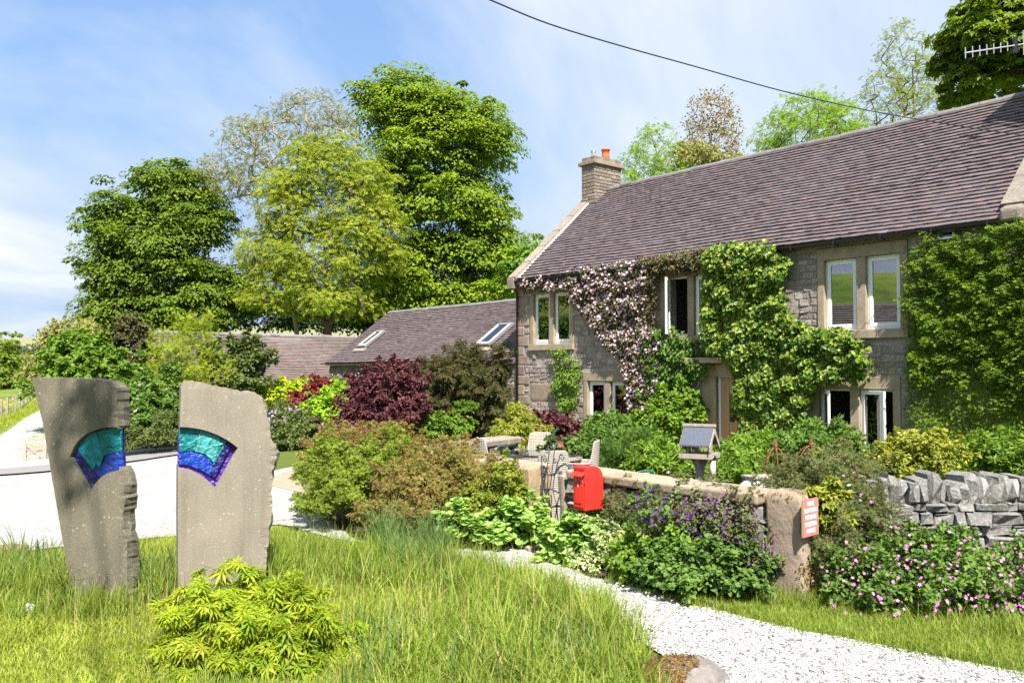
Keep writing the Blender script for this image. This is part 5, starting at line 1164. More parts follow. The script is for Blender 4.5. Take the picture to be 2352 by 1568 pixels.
def chair(x, y, rz, label):
    t = empty('wicker_chair', label, 'chair', (x, y, .02), rz, 'pale wicker garden chairs')
    # barrel back: curved sheet, arms sweep down to the front
    V, F = [], []; n, k = 28, 6
    for i in range(n + 1):
        a = R(-205) + R(230) * i / n; side = abs(i - n / 2) / (n / 2); top = .95 - .31 * sstep(.27, .44, side)
        for j in range(k + 1):
            z = .0 + float(top) * j / k; rr_ = .27 + .05 * (z / .9)
            V.append((rr_ * math.cos(a), rr_ * math.sin(a) * .95, z))
    m_ = n + 1
    for i in range(n):
        for j in range(k): q = i * (k + 1) + j; F.append((q, q + k + 1, q + k + 2, q + 1))
    # thickness
    nV = len(V); V2 = [(x_ * .90, y_ * .90, z_) for x_, y_, z_ in V]
    F2 = [tuple(nV + i for i in reversed(f)) for f in F]; rim = []
    for i in range(n): a = i * (k + 1) + k; b = a + k + 1; rim.append((a, b, nV + b, nV + a))
    for j in range(k): rim.append((j, j + 1, nV + j + 1, nV + j)); a = n * (k + 1) + j; rim.append((a + 1, a, nV + a, nV + a + 1))
    mb = MB(); mb.add(V + V2, F + F2 + rim); mb.build('back', M['wicker'], t)
    mb = MB(); mb.lathe([(.26, .34), (.265, .42), (.24, .44), (.0, .44)], k=16); mb.build('seat', M['wicker'], t)
    MB().tube([(( .32 + .0) * math.cos(R(-205) + R(230) * i / 40) * .96, .32 * .95 * math.sin(R(-205) + R(230) * i / 40) * .96, float(.95 - .31 * sstep(.27, .44, abs(i - 20) / 20))) for i in range(41)], .013, 5).build('rim', M['wicker'], t, True)
    return t
tbp = W(1255, 1046, 12.9); tx, ty = tbp[0], tbp[1]
tab = empty('round_table', 'round wicker dining table with a glass top on the patio', 'table', (tx, ty, .02), 0)
MB().lathe([(.55, .715), (.56, .728), (.55, .74), (.0, .741)], k=36).build('glass_top', M['tabglass'], tab); MB().lathe([(.50, .64), (.545, .65), (.545, .712), (.50, .712)], k=36).build('rim', M['wicker'], tab)
MB().lathe([(.30, .0), (.28, .3), (.30, .64)], k=20).build('pedestal', M['wicker'], tab, True)
def wc(u, v, D, rz, label): p = W(u, v, D); chair(p[0], p[1], rz, label)
wc(1247, 1020, 13.75, R(186), 'wicker chair facing the camera from the far side of the glass table'); wc(1140, 1035, 13.0, R(-70), 'wicker chair on the left of the glass table, back to the shrubs')
wc(1266, 1065, 11.1, R(4), 'wicker chair with its back to the iron gate, nearest the gate'); wc(1330, 1050, 12.5, R(78), 'wicker chair on the right of the glass table, back to the flowers')
t2 = W(1137, 1019, 14.6); tab2 = empty('glass_table', 'round glass topped metal table near the back garden wall', 'table', (t2[0], t2[1], .02), 0)
MB().lathe([(.36, .70), (.365, .715), (.36, .73), (.0, .731)], k=30).build('glass_top', M['tabglass'], tab2); MB().tube([(.35 * math.cos(a), .35 * math.sin(a), .705) for a in np.linspace(0, 2*PI, 28)], .014, 6).build('rim', M['iron'], tab2, True)
for a in range(4): MB().tube([(.08 * math.cos(a * PI/2), .08 * math.sin(a * PI/2), .70), (.05 * math.cos(a * PI/2), .05 * math.sin(a * PI/2), .35), (.24 * math.cos(a * PI/2), .24 * math.sin(a * PI/2), .0)], .013, 6).build('leg', M['iron'], tab2, True)
gc_ = W(1190, 1040, 14.0); gc = empty('green_recliner', 'dark green folding garden recliner beside the metal table', 'chair', (gc_[0], gc_[1], .02), R(-8)); mg = plain('dark_green_plastic', (.012,.085,.055), .4, .4, 0, 10, .1, 0)
for k in range(6): y = -.2 + k * .08; MB().box((-.2, y, .40), (.28, y + .06, .42)).build('slat', mg, gc)
bko = MB().box((0, -.24, 0), (.03, -.21, .72)).build('back_frame', mg, gc, loc=(.24, 0, .42), rot=(0, R(32), 0))
MB().box((0, .22, 0), (.03, .25, .72)).build('back_rail', mg, bko)
for k in range(6): MB().box((.005, -.21, .05 + k * .11), (.025, .22, .13 + k * .11)).build('slat', mg, bko)
for y in (-.27, .25): MB().box((-.24, y, .58), (.34, y + .05, .61)).build('armrest', mg, gc); MB().tube([(-.2, y + .02, .58), (.2, y + .02, .0)], .016, 5).build('leg', mg, gc); MB().tube([(.26, y + .02, .56), (-.22, y + .02, .0)], .016, 5).build('leg', mg, gc)

# ================================================================== WIRE, AERIAL, OUTLYING FENCE AND GATES
wr = tag(new('overhead_wire', MB().tube(smooth([tuple(W(u, v, D)) for u, v, D in [(-1500, -1500, 4.0), (300, -420, 6.2), (1000, -52, 8.5), (1125, 0, 9.2), (1260, 55, 9.9), (1420, 104, 10.8), (1600, 154, 11.8), (1800, 210, 12.9), (2000, 255, 14), (2200, 289, 15.1), (2400, 318, 16.3), (2560, 338, 17.4)]], 6), .009, 6).mesh('overhead_wire', M['black'], True)), 'dark overhead cable sagging across the sky above the farmhouse roof', 'cable')
ar = W(2345, 100, 16.9); aer = empty('tv_aerial', 'yagi television aerial against the dark tree at the upper right', 'aerial', tuple(ar), 0)
alu = plain('aluminium', (.62,.63,.65), .35, .5, .7, 20, .05, 0)
A0, A1 = W(2216, 122, 16.2) - ar, W(2349, 102, 16.9) - ar
MB().tube([tuple(A0), tuple(A1)], .014, 6).build('boom', alu, aer)
for k in range(7): q = .01 + .12 * k; c = A0 + (A1 - A0) * q; hgt = .095 + .012 * (6 - k) / 6; MB().tube([tuple(c - np.array((0, 0, hgt))), tuple(c + np.array((0, 0, hgt)))], .010, 5).build('element', alu, aer)
c = A0 + (A1 - A0) * .87; MB().box(tuple(c - np.array((.04, .03, .17))), tuple(c + np.array((.04, .03, .19)))).build('dipole_box', M['black'], aer, bevel=.02)
mp_ = W(2368, 100, 16.95) - ar; MB().tube([tuple(mp_ + np.array((0, 0, -1.4))), tuple(mp_ + np.array((0, 0, .35)))], .022, 8).build('mast', alu, aer); MB().tube([tuple(A1), tuple(mp_)], .014, 6).build('clamp_arm', alu, aer)
for k in range(3): c = A1 + (mp_ - A1) * (.1 + .3 * k); MB().tube([tuple(c - np.array((0, 0, .22))), tuple(c + np.array((0, 0, .28)))], .010, 5).build('reflector', alu, aer)
# small field gate on the track
g0, g1 = G(57, 1058), G(104, 1054); gv = (g1 - g0)[:2]; Lg = np.linalg.norm(gv); fg = empty('field_gate', 'small weathered wooden gate standing on the white track', 'gate', (g0[0], g0[1], float(terr(*g0[:2]))), math.atan2(gv[1], gv[0])); H = 38 * g0[1] / FPX
for x in (0, Lg): MB().box((x - .05, -.05, -.1), (x + .05, .05, H + .04)).build('post', M['greywood'], fg)
for k in range(4): z = H * (.06 + .29 * k); MB().box((.05, -.02, z), (Lg - .05, .02, z + .07)).build('rail', M['greywood'], fg)
mb = MB(); mb.tube([(.06, -.03, H * .92), (Lg - .06, -.03, H * .1)], .035, 4); mb.build('brace', M['greywood'], fg)
fe = empty('field_fence', 'line of grey fence posts and wire along the buttercup field', 'fence', (0, 0, 0))
fpx = [(-30, 972), (2, 957), (16, 951), (33, 944), (46, 937), (53, 931), (61, 925), (67, 920), (73, 915), (78, 910)]; fp = [G(*p) for p in fpx]; fpm = MB().box((-.075, -.06, -.2), (.075, .06, 1.15)).mesh('post', M['greywood'])
for p in fp: new('post', fpm, fe, tuple(p), (0, rng.normal() * .03, rng.random()))
for z in (.35, .7, 1.05): MB().tube([tuple(p + np.array((0, 0, z))) for p in fp], .012, 3).build('wire', M['iron'], fe)
# wooden picket side gate by the barn garden
sg = W(742, 1040, 24.0); g0 = np.array((sg[0], sg[1])); sgt = empty('side_gate', 'grey slatted wooden side gate between clipped box and purple tree', 'gate', (g0[0], g0[1], float(terr(*g0))), R(35)); zt = W(742, 972, 24.0)[2] - float(terr(*g0))
MB().box((-.09, -.05, -.1), (-.02, .05, zt)).build('post', M['cream'], sgt)
for k in range(8): MB().box((.01 + k * .075, -.012, .06), (.05 + k * .075, .012, zt - .10 - .03 * math.sin(k * .45))).build('slat', M['lead'], sgt)
for z in (.18, zt - .3): MB().box((0, .013, z), (.62, .045, z + .06)).build('rail', M['lead'], sgt)
MB().box((.63, -.05, -.1), (.72, .05, zt - .05)).build('post', M['cream'], sgt)
# hay rack planter on the barn wall
hr_ = HW(-2.35, -.25, FH(1068, 958)[1]); hp = empty('hay_rack_planter', 'weathered slatted planter on the barn wall under the creeper', 'planter', tuple(hr_), RZ)
MB().box((-.42, -.02, .05), (.42, .02, .10)).build('rail', M['greywood'], hp)
for k in range(6): MB().box((-.42 + k * .145, -.03, -.22), (-.30 + k * .145, .0, .05)).build('slat', M['greywood'], hp)
MB().box((-.44, -.04, -.26), (.44, .02, -.22)).build('rail', M['greywood'], hp); MB().box((-.42, .0, -.22), (.42, .22, .0)).build('liner', M['dark_core'], hp)
for x in (-.4, .4): MB().tube([(x, .22, -.5), (x, .02, -.32), (x, -.02, -.24)], .02, 5).build('bracket', M['iron'], hp)
# mossy edging rock and log
rk = G(1570, 1560); 
def boulder(name, label, cat, c, r, m, seed, group=None, flat=.55, n=3):
    import bmesh
    bm = bmesh.new(); bmesh.ops.create_icosphere(bm, subdivisions=n, radius=1); rs = np.random.default_rng(seed); k = rs.normal(size=(6, 3)); ph = rs.uniform(0, 6, 6)
    for v in bm.verts:
        d = np.array(v.co); s_ = 1 + .10 * sum(math.sin(float(d @ k[i]) * 2.2 + ph[i]) for i in range(6)) / 2 + rs.normal() * .015; v.co = Vector(d * s_ * np.array(r))
    me = bpy.data.meshes.new(name); bm.to_mesh(me); bm.free(); me.materials.append(m); return tag(new(name, me, None, tuple(c)), label, cat, group)
M['greyrock'] = stone_mat('grey_rock', [(.16,.145,.135),(.19,.17,.16)], 4, .35, (.34,.32,.30), .9)
rb = boulder('edging_rock', 'low mossy grey rock edging the drive at the bottom of the lawn', 'rock', (rk[0] - .02, rk[1], -.02), (.30, .26, .15), M['greyrock'], 5)
d = sph(5200); d = d[(d[:, 2] > .2) & (d[:, 0] - d[:, 1] * .55 < .45)]; P = d * np.array((.29, .25, .155)) * 1.0
leaf_obj('moss', 'nar', P, d + rng.normal(size=d.shape) * .4, sph(len(d)) + np.array((0, 0, .6)), rng.uniform(.02, .04, len(d)), leaf_mat('brown_moss', [(.05,.022,.008), (.12,.055,.012), (.17,.10,.02), (.08,.035,.01)], .15, .9), rb)
b2 = G(1440, 1462); boulder('edging_rock', 'small dark half buried rock between the grass and gravel', 'rock', (b2[0], b2[1], 0), (.10, .13, .06), M['greyrock'], 9, n=2)
lg = G(10, 1318); log_ = empty('fallen_log', 'mossy brown log lying in the grass left of the stones', 'log', (lg[0] - .15, lg[1], .05), R(10))
MB().tube(smooth([(-.5, 0, .10), (-.2, .02, .11), (.1, 0, .12), (.34, .01, .115)], 4), [.075] * 17, 12).build('trunk', stone_mat('log_bark', [(.17,.10,.06),(.22,.14,.09)], 10, .3, (.3,.2,.1), .8), log_, True)
P = np.column_stack((rng.uniform(-.45, .3, 500), rng.normal(0, .05, 500), rng.uniform(.13, .19, 500))); leaf_obj('moss', 'nar', P, sph(500) + np.array((0, -.4, 1)), sph(500), .03, bpy.data.materials['brown_moss'], log_)

# ================================================================== TREES
LM = {
 'syc': leaf_mat('sycamore_leaf', [(.065,.11,.006), (.11,.172,.007), (.16,.225,.008), (.21,.265,.010)], .42),
 'syc2': leaf_mat('sycamore_leaf_deep', [(.05,.092,.008), (.09,.142,.009), (.13,.185,.010), (.17,.215,.012)], .40),
 'ash': leaf_mat('lime_green_leaf', [(.15,.195,.015), (.20,.245,.018), (.24,.28,.025), (.27,.285,.035)], .42),
 'olive': leaf_mat('young_olive_leaf', [(.16,.15,.045), (.21,.20,.06), (.17,.19,.05), (.25,.23,.08)], .35),
 'bright': leaf_mat('bright_spring_leaf', [(.13,.23,.012), (.18,.28,.016), (.22,.31,.025)], .45),
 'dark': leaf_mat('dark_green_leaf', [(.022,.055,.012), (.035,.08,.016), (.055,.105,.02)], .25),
 'mid': leaf_mat('mid_green_leaf', [(.05,.10,.018), (.08,.145,.022), (.11,.18,.03)], .33),
 'fresh': leaf_mat('fresh_green_leaf', [(.075,.14,.014), (.11,.19,.018), (.15,.23,.025)], .36),
 'acer': leaf_mat('acer_leaf', [(.11,.18,.010), (.17,.235,.012), (.23,.285,.016), (.30,.32,.025)], .42, .5, .2),
 'gold': leaf_mat('golden_leaf', [(.25,.33,.012), (.36,.42,.016), (.43,.45,.025)], .35),
 'lime': leaf_mat('lime_leaf', [(.16,.29,.014), (.22,.35,.018), (.28,.39,.025)], .38),
 'red': leaf_mat('red_leaf', [(.11,.018,.022), (.16,.03,.03), (.19,.055,.04)], .3, .55, .25, (1.2,.8,.8)),
 'purple': leaf_mat('purple_leaf', [(.045,.012,.016), (.075,.022,.026), (.12,.045,.045)], .25, .5, .3, (1.3,.8,.8)),
 'brownish': leaf_mat('bronze_shrub_leaf', [(.16,.09,.035), (.22,.14,.05), (.16,.16,.03), (.24,.185,.06)], .3),
 'heath': leaf_mat('shrub_lime_leaf', [(.11,.15,.018), (.16,.21,.022), (.20,.26,.03)], .35),
 'box': leaf_mat('box_leaf', [(.05,.075,.018), (.08,.11,.025), (.11,.14,.035)], .25),
 'alch': leaf_mat('lady_mantle_leaf', [(.16,.27,.05), (.21,.33,.07), (.26,.37,.09)], .33),
 'hyd': leaf_mat('climbing_hydrangea_leaf', [(.035,.085,.010), (.06,.12,.012), (.10,.165,.014), (.15,.21,.018)], .3, .45, .35),
 'hydf': leaf_mat('hydrangea_flower_bud', [(.24,.29,.04), (.30,.34,.06), (.36,.38,.09)], .3),
 'ivy': leaf_mat('ivy_wall_leaf', [(.055,.11,.008), (.09,.16,.009), (.14,.215,.012), (.21,.27,.02)], .40),
 'conif': leaf_mat('drooping_creeper_leaf', [(.05,.055,.018), (.075,.07,.022), (.12,.09,.035), (.055,.075,.02)], .2),
 'coto': leaf_mat('cotoneaster_leaf', [(.06,.085,.025), (.09,.11,.03), (.15,.15,.06), (.10,.075,.035)], .25),
 'var': leaf_mat('variegated_leaf', [(.16,.24,.06), (.35,.40,.19), (.52,.54,.34), (.22,.30,.09)], .3),
 'ybush': leaf_mat('yellow_bush_leaf', [(.13,.165,.018), (.19,.215,.025), (.26,.26,.045)], .35),
 'clem': leaf_mat('clematis_bronze_leaf', [(.055,.045,.018), (.085,.065,.025), (.06,.075,.02)], .25),
 'moorwood': leaf_mat('hazed_wood_leaf', [(.035,.065,.032), (.05,.085,.038), (.065,.10,.045)], .2),  # distance haze is put into the leaf colour as a bluish cast
}
FM = {}
for nm, cols in (('pinkwhite', [(.62,.42,.50), (.70,.53,.60), (.74,.62,.66)]), ('dusky', [(.38,.20,.24), (.48,.30,.34), (.58,.42,.46)]), ('pink', [(.58,.13,.44), (.66,.20,.52), (.70,.30,.58)]), ('violet', [(.05,.018,.12), (.085,.03,.17), (.13,.05,.22)]), ('lilac', [(.33,.22,.46), (.45,.33,.55), (.58,.45,.62)]),
                 ('yellow', [(.75,.50,.015), (.82,.58,.02)]), ('orange', [(.75,.16,.02), (.8,.35,.03)]), ('white', [(.75,.75,.70), (.8,.8,.76)]), ('blue', [(.25,.35,.70), (.40,.50,.78)]), ('rose', [(.66,.05,.17), (.7,.1,.25)]), ('plum', [(.10,.045,.11), (.16,.08,.16), (.22,.13,.21)])):
    FM[nm] = leaf_mat(nm + '_petal', cols, .25, .6, .15, (1, 1, 1), 1.0)

def tree(label, lobes, base, m, ncl, cr, nl, ls, tm='dia', bark='bark', flat=.5, up=.7, droop=.5, jit=.35, group=None, name='tree', trunk_top=None, sparse=0, core=.25, low=-.6, limbs=70, tip=.02, cat='tree', E=None, spike=.12):
    E = E or ell(lobes, 1.0 if sparse else .93); b = np.array(base, float); t = empty(name, label, cat, b, 0, group)
    C, O = clumps(E, ncl, low=low)
    if core:
        C2, O2 = clumps(E, int(ncl * core), (.25, .65), low, .8); C = np.concatenate((C, C2)); O = np.concatenate((O, O2))
    ok = C[:, 2] > terr(C[:, 0], C[:, 1]) + .3
    if ok.sum() > 3: C, O = C[ok], O[ok]
    Cs, Os, cs = shoots(C, O, cr, spike if not sparse else 0, 1)
    P, Nn, T = clump_leaves(Cs, Os, cr, nl, flat, up, jit, droop, .45, cs)
    leaf_obj('crown', tm, P - b, Nn, T, ls * rng.uniform(.7, 1.3, len(P)), m, t, clump_rnd(len(Cs), nl))
    top = np.array(trunk_top) if trunk_top is not None else C.mean(0) + np.array((0, 0, .3 * (C[:, 2].max() - C[:, 2].mean())))
    roots = [b + (top - b) * q + np.array((rng.normal(), rng.normal(), 0)) * .15 * (0 < q < 1) for q in np.linspace(0, 1, 9)]; roots[0] = roots[0] - np.array((0, 0, .5))
    sel = C if sparse else C[rng.permutation(len(C))[:limbs]]
    stems('trunk', [r - b for r in roots], sel - b, M[bark], t, r_tip=tip, step=max(.5, cr * .8), curve=.3, k=5)
    return t
def ontree(u, v, D): p = W(u, v, D); return np.array((p[0], p[1], float(terr(p[0], p[1]))))
tree('broad dense sycamore behind the far byre, left of the lime green tree',
     [(400,450,105,68,66,3.2),(295,520,75,68,65,3),(455,530,75,95,65,3),(272,620,66,90,64,3),(370,600,120,110,64,4),(285,720,105,75,64,3.4),(430,700,115,95,64,4),(530,690,70,90,66,3),(255,780,50,55,63,2),(380,755,150,45,64,3.5)],
     ontree(400, 800, 66), LM['syc2'], 600, 1.2, 115, .26, 'dia', flat=.55, up=.75, jit=.32, core=.55)
tree('tallest dense sycamore with layered rounded crown left of the farmhouse chimney',
     [(945,235,105,62,68,3.5),(885,280,62,75,67,3),(1045,300,115,85,67,4),(995,360,150,100,66,4.5),(1125,345,52,85,66,3),(1010,480,140,90,66,4.5),(1110,520,68,105,66,3.5),(930,470,90,115,66,3.5),(1050,610,130,85,66,4),(940,640,110,110,66,4),(1155,600,48,62,66,2.6),(1000,700,170,65,66,4.5),(1120,690,85,75,66,3.5),(850,700,90,80,68,3)],
     ontree(985, 850, 67), LM['syc'], 800, 1.25, 120, .27, 'dia', flat=.55, up=.75, jit=.32, core=.55)
tree('lime green feathery ash tree in front of the tallest sycamore',
     [(740,400,85,85,60,3),(690,480,95,105,60,3.4),(825,470,75,120,60,3.2),(700,600,105,90,59,3.6),(820,610,85,105,59,3.4),(625,590,60,75,60,2.6),(640,690,75,65,59,2.6),(760,700,115,65,59,3.4),(885,560,42,80,59,2)],
     ontree(765, 800, 60), LM['ash'], 520, .95, 34, .40, 'ash', 'bark', .8, .7, .6, .4, sparse=0, core=.2, limbs=150, tip=.06)
tree('sparse budding ash with bare grey twigs above the lime green tree',
     [(725,275,85,58,64,3.2),(650,330,90,75,64,3.4),(570,355,60,75,64,3),(610,430,95,60,64,3.4),(540,430,50,48,64,2.6),(495,395,40,35,64,2.2),(770,330,60,75,64,3)],
     ontree(690, 800, 64), LM['olive'], 560, .55, 7, .34, 'ash', 'paletwig', 1, .5, .3, .6, sparse=1, core=.2, tip=.022)
tree('small green treetop showing between the tall sycamore and the farmhouse gable', [(1222,590,34,32,60,1.6),(1195,650,40,60,60,2),(1250,640,40,60,60,2)], ontree(1222, 850, 60), LM['fresh'], 60, 1.0, 60, .3, flat=.5, limbs=12)
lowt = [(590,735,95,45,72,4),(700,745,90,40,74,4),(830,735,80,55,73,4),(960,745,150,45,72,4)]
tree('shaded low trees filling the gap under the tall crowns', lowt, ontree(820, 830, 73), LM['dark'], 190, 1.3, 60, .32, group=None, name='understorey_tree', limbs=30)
tree('big leaning garden tree behind the viewer whose bough shades the top of the left stone', [(0,0,0,0,0,0)][:0] or None, np.array((1.5, -8.0, 0.0)), LM['syc'], 420, .20, 24, .13, flat=.6, limbs=60, core=.1,
     E=[(np.array((.5, -5.5, 10.5)), np.array((3.0, 2.6, 2.2))), (np.array((2.5, -7.5, 12.0)), np.array((3, 2.5, 2.5))), (np.array((-3.66, 7.2, 1.78)) + np.array(SUN) * 12.0, np.array((.20, .3, .5)))])
# left middle trees
tree('round tree beside the yard mirrored in the left upper window', [], np.array((-31, 29.5, float(terr(-31, 29.5)))), LM['mid'], 60, 1.0, 50, .3, E=[(np.array((-31, 29.5, 4.5)), np.array((3.5, 3.5, 3.0)))], limbs=12)
tree('pale olive budding goat willow beside the track left of the big sycamore', [(170,790,60,52,50,2.2),(145,840,48,55,50,2),(205,830,50,60,50,2.2),(120,870,40,50,50,1.8),(190,880,60,50,50,2)], ontree(165, 935, 50), LM['olive'], 420, .5, 26, .20, 'dia', 'twig', .8, .4, .4, .6, limbs=80, tip=.012)
tree('dark green tree at the far left edge beyond the buttercup field', [(-20,830,55,55,75,2.6),(10,850,38,45,74,2.2),(-5,880,40,40,74,2.2),(-60,860,60,70,75,3)], ontree(-8, 925, 75), LM['syc2'], 140, 1.0, 70, .28, limbs=20)
for k, (u, v, r) in enumerate(((30,822,16),(58,818,18),(88,826,16),(104,830,20),(135,828,18),(630,766,8))):
    D = 330 + 8 * k if k < 5 else 420
tree('far belt of dark trees below the hill seen over the left stone', [(30,828,22,22,340,8),(62,824,24,26,335,8),(95,832,22,22,330,8),(128,830,26,26,345,8),(0,832,24,22,350,8),(160,836,26,22,350,8),(-40,832,30,24,350,8)], ontree(70, 850, 340), LM['moorwood'], 260, 3.2, 40, 1.3, name='tree_belt', limbs=8, cat='tree belt')
for k, (u, v, r) in enumerate(((58,868,17),(84,858,20),(108,868,16),(36,872,12))):
    tree(('hazy grey green bush left in the far hedge below the tree belt', 'larger hazy bush in the middle of the far hedge', 'hazy bush at the right of the far hedge by the stone', 'smallest bush at the left end of the far hedge')[k], [(u, v - 3, r, r, 88, 1.0)], ontree(u, v + r, 88), LM['olive'] if k % 2 else LM['mid'], 45, .8, 34, .30, name='bush', limbs=8, cat='bush')
# far field wall
fw = gpoly([(20,889),(48,885),(76,880)])
fo = np.array(fw[0]); fd_ = np.array(fw[-1]) - fo; fl_ = np.linalg.norm(fd_)
t = empty('field_wall', 'pale dry stone field wall across the far end of the buttercup field', 'wall', (fo[0], fo[1], float(terr(*fo))), math.atan2(fd_[1], fd_[0]))
its = [((x, 0, z), (w_, .5, h_), None) for x, z, w_, h_ in courses(0, fl_, -.2, 1.2, [], (.22, .35), (.4, .9), .02)]
put_pieces('stone', SV['limestone'], its, t, 0, 'wall_stones', M['limestone'], lambda i: 0)
# buttercups
fp2 = sample_poly(gpoly([(-60,960),(-60,895),(0,896),(72,886),(74,905),(40,935),(0,950)]), 5200); P = onground(fp2); P[:, 2] += rng.uniform(.25, .5, len(P)); k_ = np.array([math.sin(p[0] * .35) + math.sin(p[1] * .22 + p[0] * .1) for p in P]) + rng.normal(size=len(P)) * .5 > .0
o = leaf_obj('buttercups', 'oval', P[k_], sph(k_.sum()) + np.array((0, -1, .4)), sph(k_.sum()), .2, FM['yellow'], None); tag(o, 'drift of yellow buttercups in the far meadow', 'buttercups')
# trees over the roof on the right
tree('bright green young tree just right of the chimney above the roof', [(1497,335,42,42,44,1.7),(1470,390,40,40,44,1.6),(1535,365,40,40,44,1.6),(1455,425,30,25,44,1.2),(1540,410,60,35,44,2)], ontree(1500, 860, 44), LM['bright'], 125, .42, 15, .25, 'ash', 'paletwig', .8, .5, .4, .5, sparse=1, core=.1, tip=.012)
tree('thin bare birch with brown twigs above the roof', [(1632,262,48,45,46,1.8),(1600,300,30,35,46,1.3),(1665,300,30,40,46,1.3),(1635,340,60,45,46,2)], ontree(1645, 860, 46), LM['brownish'], 300, .4, 7, .13, 'dia', 'paletwig', 1, .3, .3, .7, sparse=1, core=.2, tip=.013)
tree('dull olive bush top under the bare birch', [(1590,375,50,40,43,1.8),(1660,390,50,25,43,1.8)], ontree(1600, 860, 43), LM['olive'], 120, .4, 20, .16, 'dia', 'twig', .9, .4, .3, .6, limbs=60, core=.3, tip=.012)
tree('yellow green ash top above the middle of the roof', [(1855,275,75,62,42,2.4),(1800,305,45,40,42,1.8),(1925,295,50,48,42,2),(1760,335,32,24,42,1.2),(1860,335,110,40,42,3)], ontree(1860, 860, 42), LM['bright'], 230, .42, 14, .25, 'ash', 'twig', .8, .5, .4, .5, sparse=1, core=.25, tip=.014)
tree('tall open tree of twigs and few leaves above the right of the roof', [(2068,135,42,90,42,1.6),(2030,215,55,65,42,2),(2105,210,50,70,42,2),(2165,185,32,75,42,1.6),(2090,280,110,40,42,3)], ontree(2085, 860, 42), LM['ash'], 330, .34, 8, .22, 'ash', 'twig', .9, .5, .4, .5, sparse=1, core=.2, tip=.012)
tree('dark dense sycamore rising behind the roof at the upper right corner', [(2295,50,110,90,33,2.6),(2245,115,70,75,32,2),(2335,160,110,80,32,2.6),(2260,190,60,45,32,1.8),(2420,40,120,140,33,3),(2400,-70,160,90,33,3)], ontree(2330, 860, 33), LM['syc2'], 330, .62, 75, .22, 'maple', 'bark', .45, .6, .5, .4, core=.35)

# ================================================================== SHRUBS AND BORDERS
def shrub(label, blobs, m, ncl, cr, nl, ls, tm='dia', flat=.8, up=.45, droop=.25, jit=.5, name='shrub', cat='shrub', fl=None, core=.35, low=-.35, nst=24, stem='twig', back=.5, objs=0, group=None, rvar=.35, part='foliage', outw=.0, spike=.3):
    E = ell(blobs, .9); c = E[0][0]; b = np.array((c[0], c[1], float(terr(c[0], c[1])))); t = empty(name, label, cat, b, 0, group)
    C, O = clumps(E, ncl, low=low, back=back)
    if core: C2, O2 = clumps(E, max(4, int(ncl * core)), (.3, .7), low, .8); C = np.concatenate((C, C2)); O = np.concatenate((O, O2))
    ok = C[:, 2] > terr(C[:, 0], C[:, 1]) + .02; C, O = C[ok], O[ok]
    Cs, Os, cs = shoots(C, O, cr, spike)
    P, Nn, T = clump_leaves(Cs, Os, cr, nl, flat, up, jit, droop, rvar, cs); rn = clump_rnd(len(Cs), nl)
    if outw: T = T + np.repeat(Os, nl, 0) * outw
    s_ = ls * rng.uniform(.65, 1.3, len(P)); g = terr(P[:, 0], P[:, 1]); ok = P[:, 2] > g + .01; P, Nn, T, s_, rn = P[ok], Nn[ok], T[ok], s_[ok], rn[ok]
    if objs:
        uv = proj(P); d = np.linalg.norm(P - np.array((0, 0, EYE)), axis=1); vis_ = (uv[:, 1] < 1560)
        # the leaves nearest the viewer of each direction, as single parts
        order = np.argsort(d + np.where(vis_, 0, 100))[:objs]; me = mesh_np('leaf', TM[tm][0], TM[tm][1], m, np.zeros(len(TM[tm][0])))
        for q in order:
            z = Vector(Nn[q]).normalized(); y = Vector(T[q]); y = (y - z * y.dot(z)).normalized(); x = y.cross(z)
            o = new('leaf', me, t); o.matrix_local = Matrix(((x.x, y.x, z.x, P[q][0]-b[0]), (x.y, y.y, z.y, P[q][1]-b[1]), (x.z, y.z, z.z, P[q][2]-b[2]), (0, 0, 0, 1))) @ Matrix.Scale(float(s_[q]), 4)
        k = np.ones(len(P), bool); k[order] = False; P, Nn, T, s_, rn = P[k], Nn[k], T[k], s_[k], rn[k]
    leaf_obj(part, tm, P - b, Nn, T, s_, m, t, rn)
    if nst:
        sel = C[rng.permutation(len(C))[:nst]]; stems('stems', [b * 0, np.array((0, 0, .08))], sel - b, M[stem], t, r_tip=.0035 + cr * .012, step=.12, k=4)
    for f in (fl or []):   # (material, n, size, template, lift)
        fm, n, fs, ft, lift = f[:5]
        i = rng.integers(0, len(C), n); O_ = O[i] + np.array((0, -.5, .35)) + rng.normal(size=(n, 3)) * .35
        Pf = C[i] + nrm(O[i] + rng.normal(size=(n, 3)) * .6 + np.array((0, -.35, .2))) * (cr * 1.05 + lift * rng.random((n, 1))); 
        leaf_obj('flowers', ft, Pf - b, O_, sph(n), fs * rng.uniform(.7, 1.25, n), FM[fm], t)
    return t
# --- foreground acer
shrub('lime green cut leaved maple mound in the grass before the right stone',
      [(540,1444,120,75,6.05,0.4),(455,1524,95,75,5.85,0.36),(650,1434,100,50,6.2,0.36),(740,1479,85,55,6.15,0.36),(600,1524,110,70,5.85,0.36),(700,1554,90,65,5.8,0.36),(480,1389,45,28,6.2,0.18),(590,1369,40,24,6.25,0.16),(820,1524,50,45,6.05,0.26),(420,1584,70,60,5.7,0.26),(530,1604,90,50,5.65,0.3),(840,1584,45,40,5.85,0.2)],
      LM['acer'], 380, .095, 10, .088, 'acer', .55, .55, 1.1, .38, 'japanese_maple', 'shrub', objs=300, stem='paletwig', nst=90, core=.15, outw=.7, rvar=.6, spike=.18)
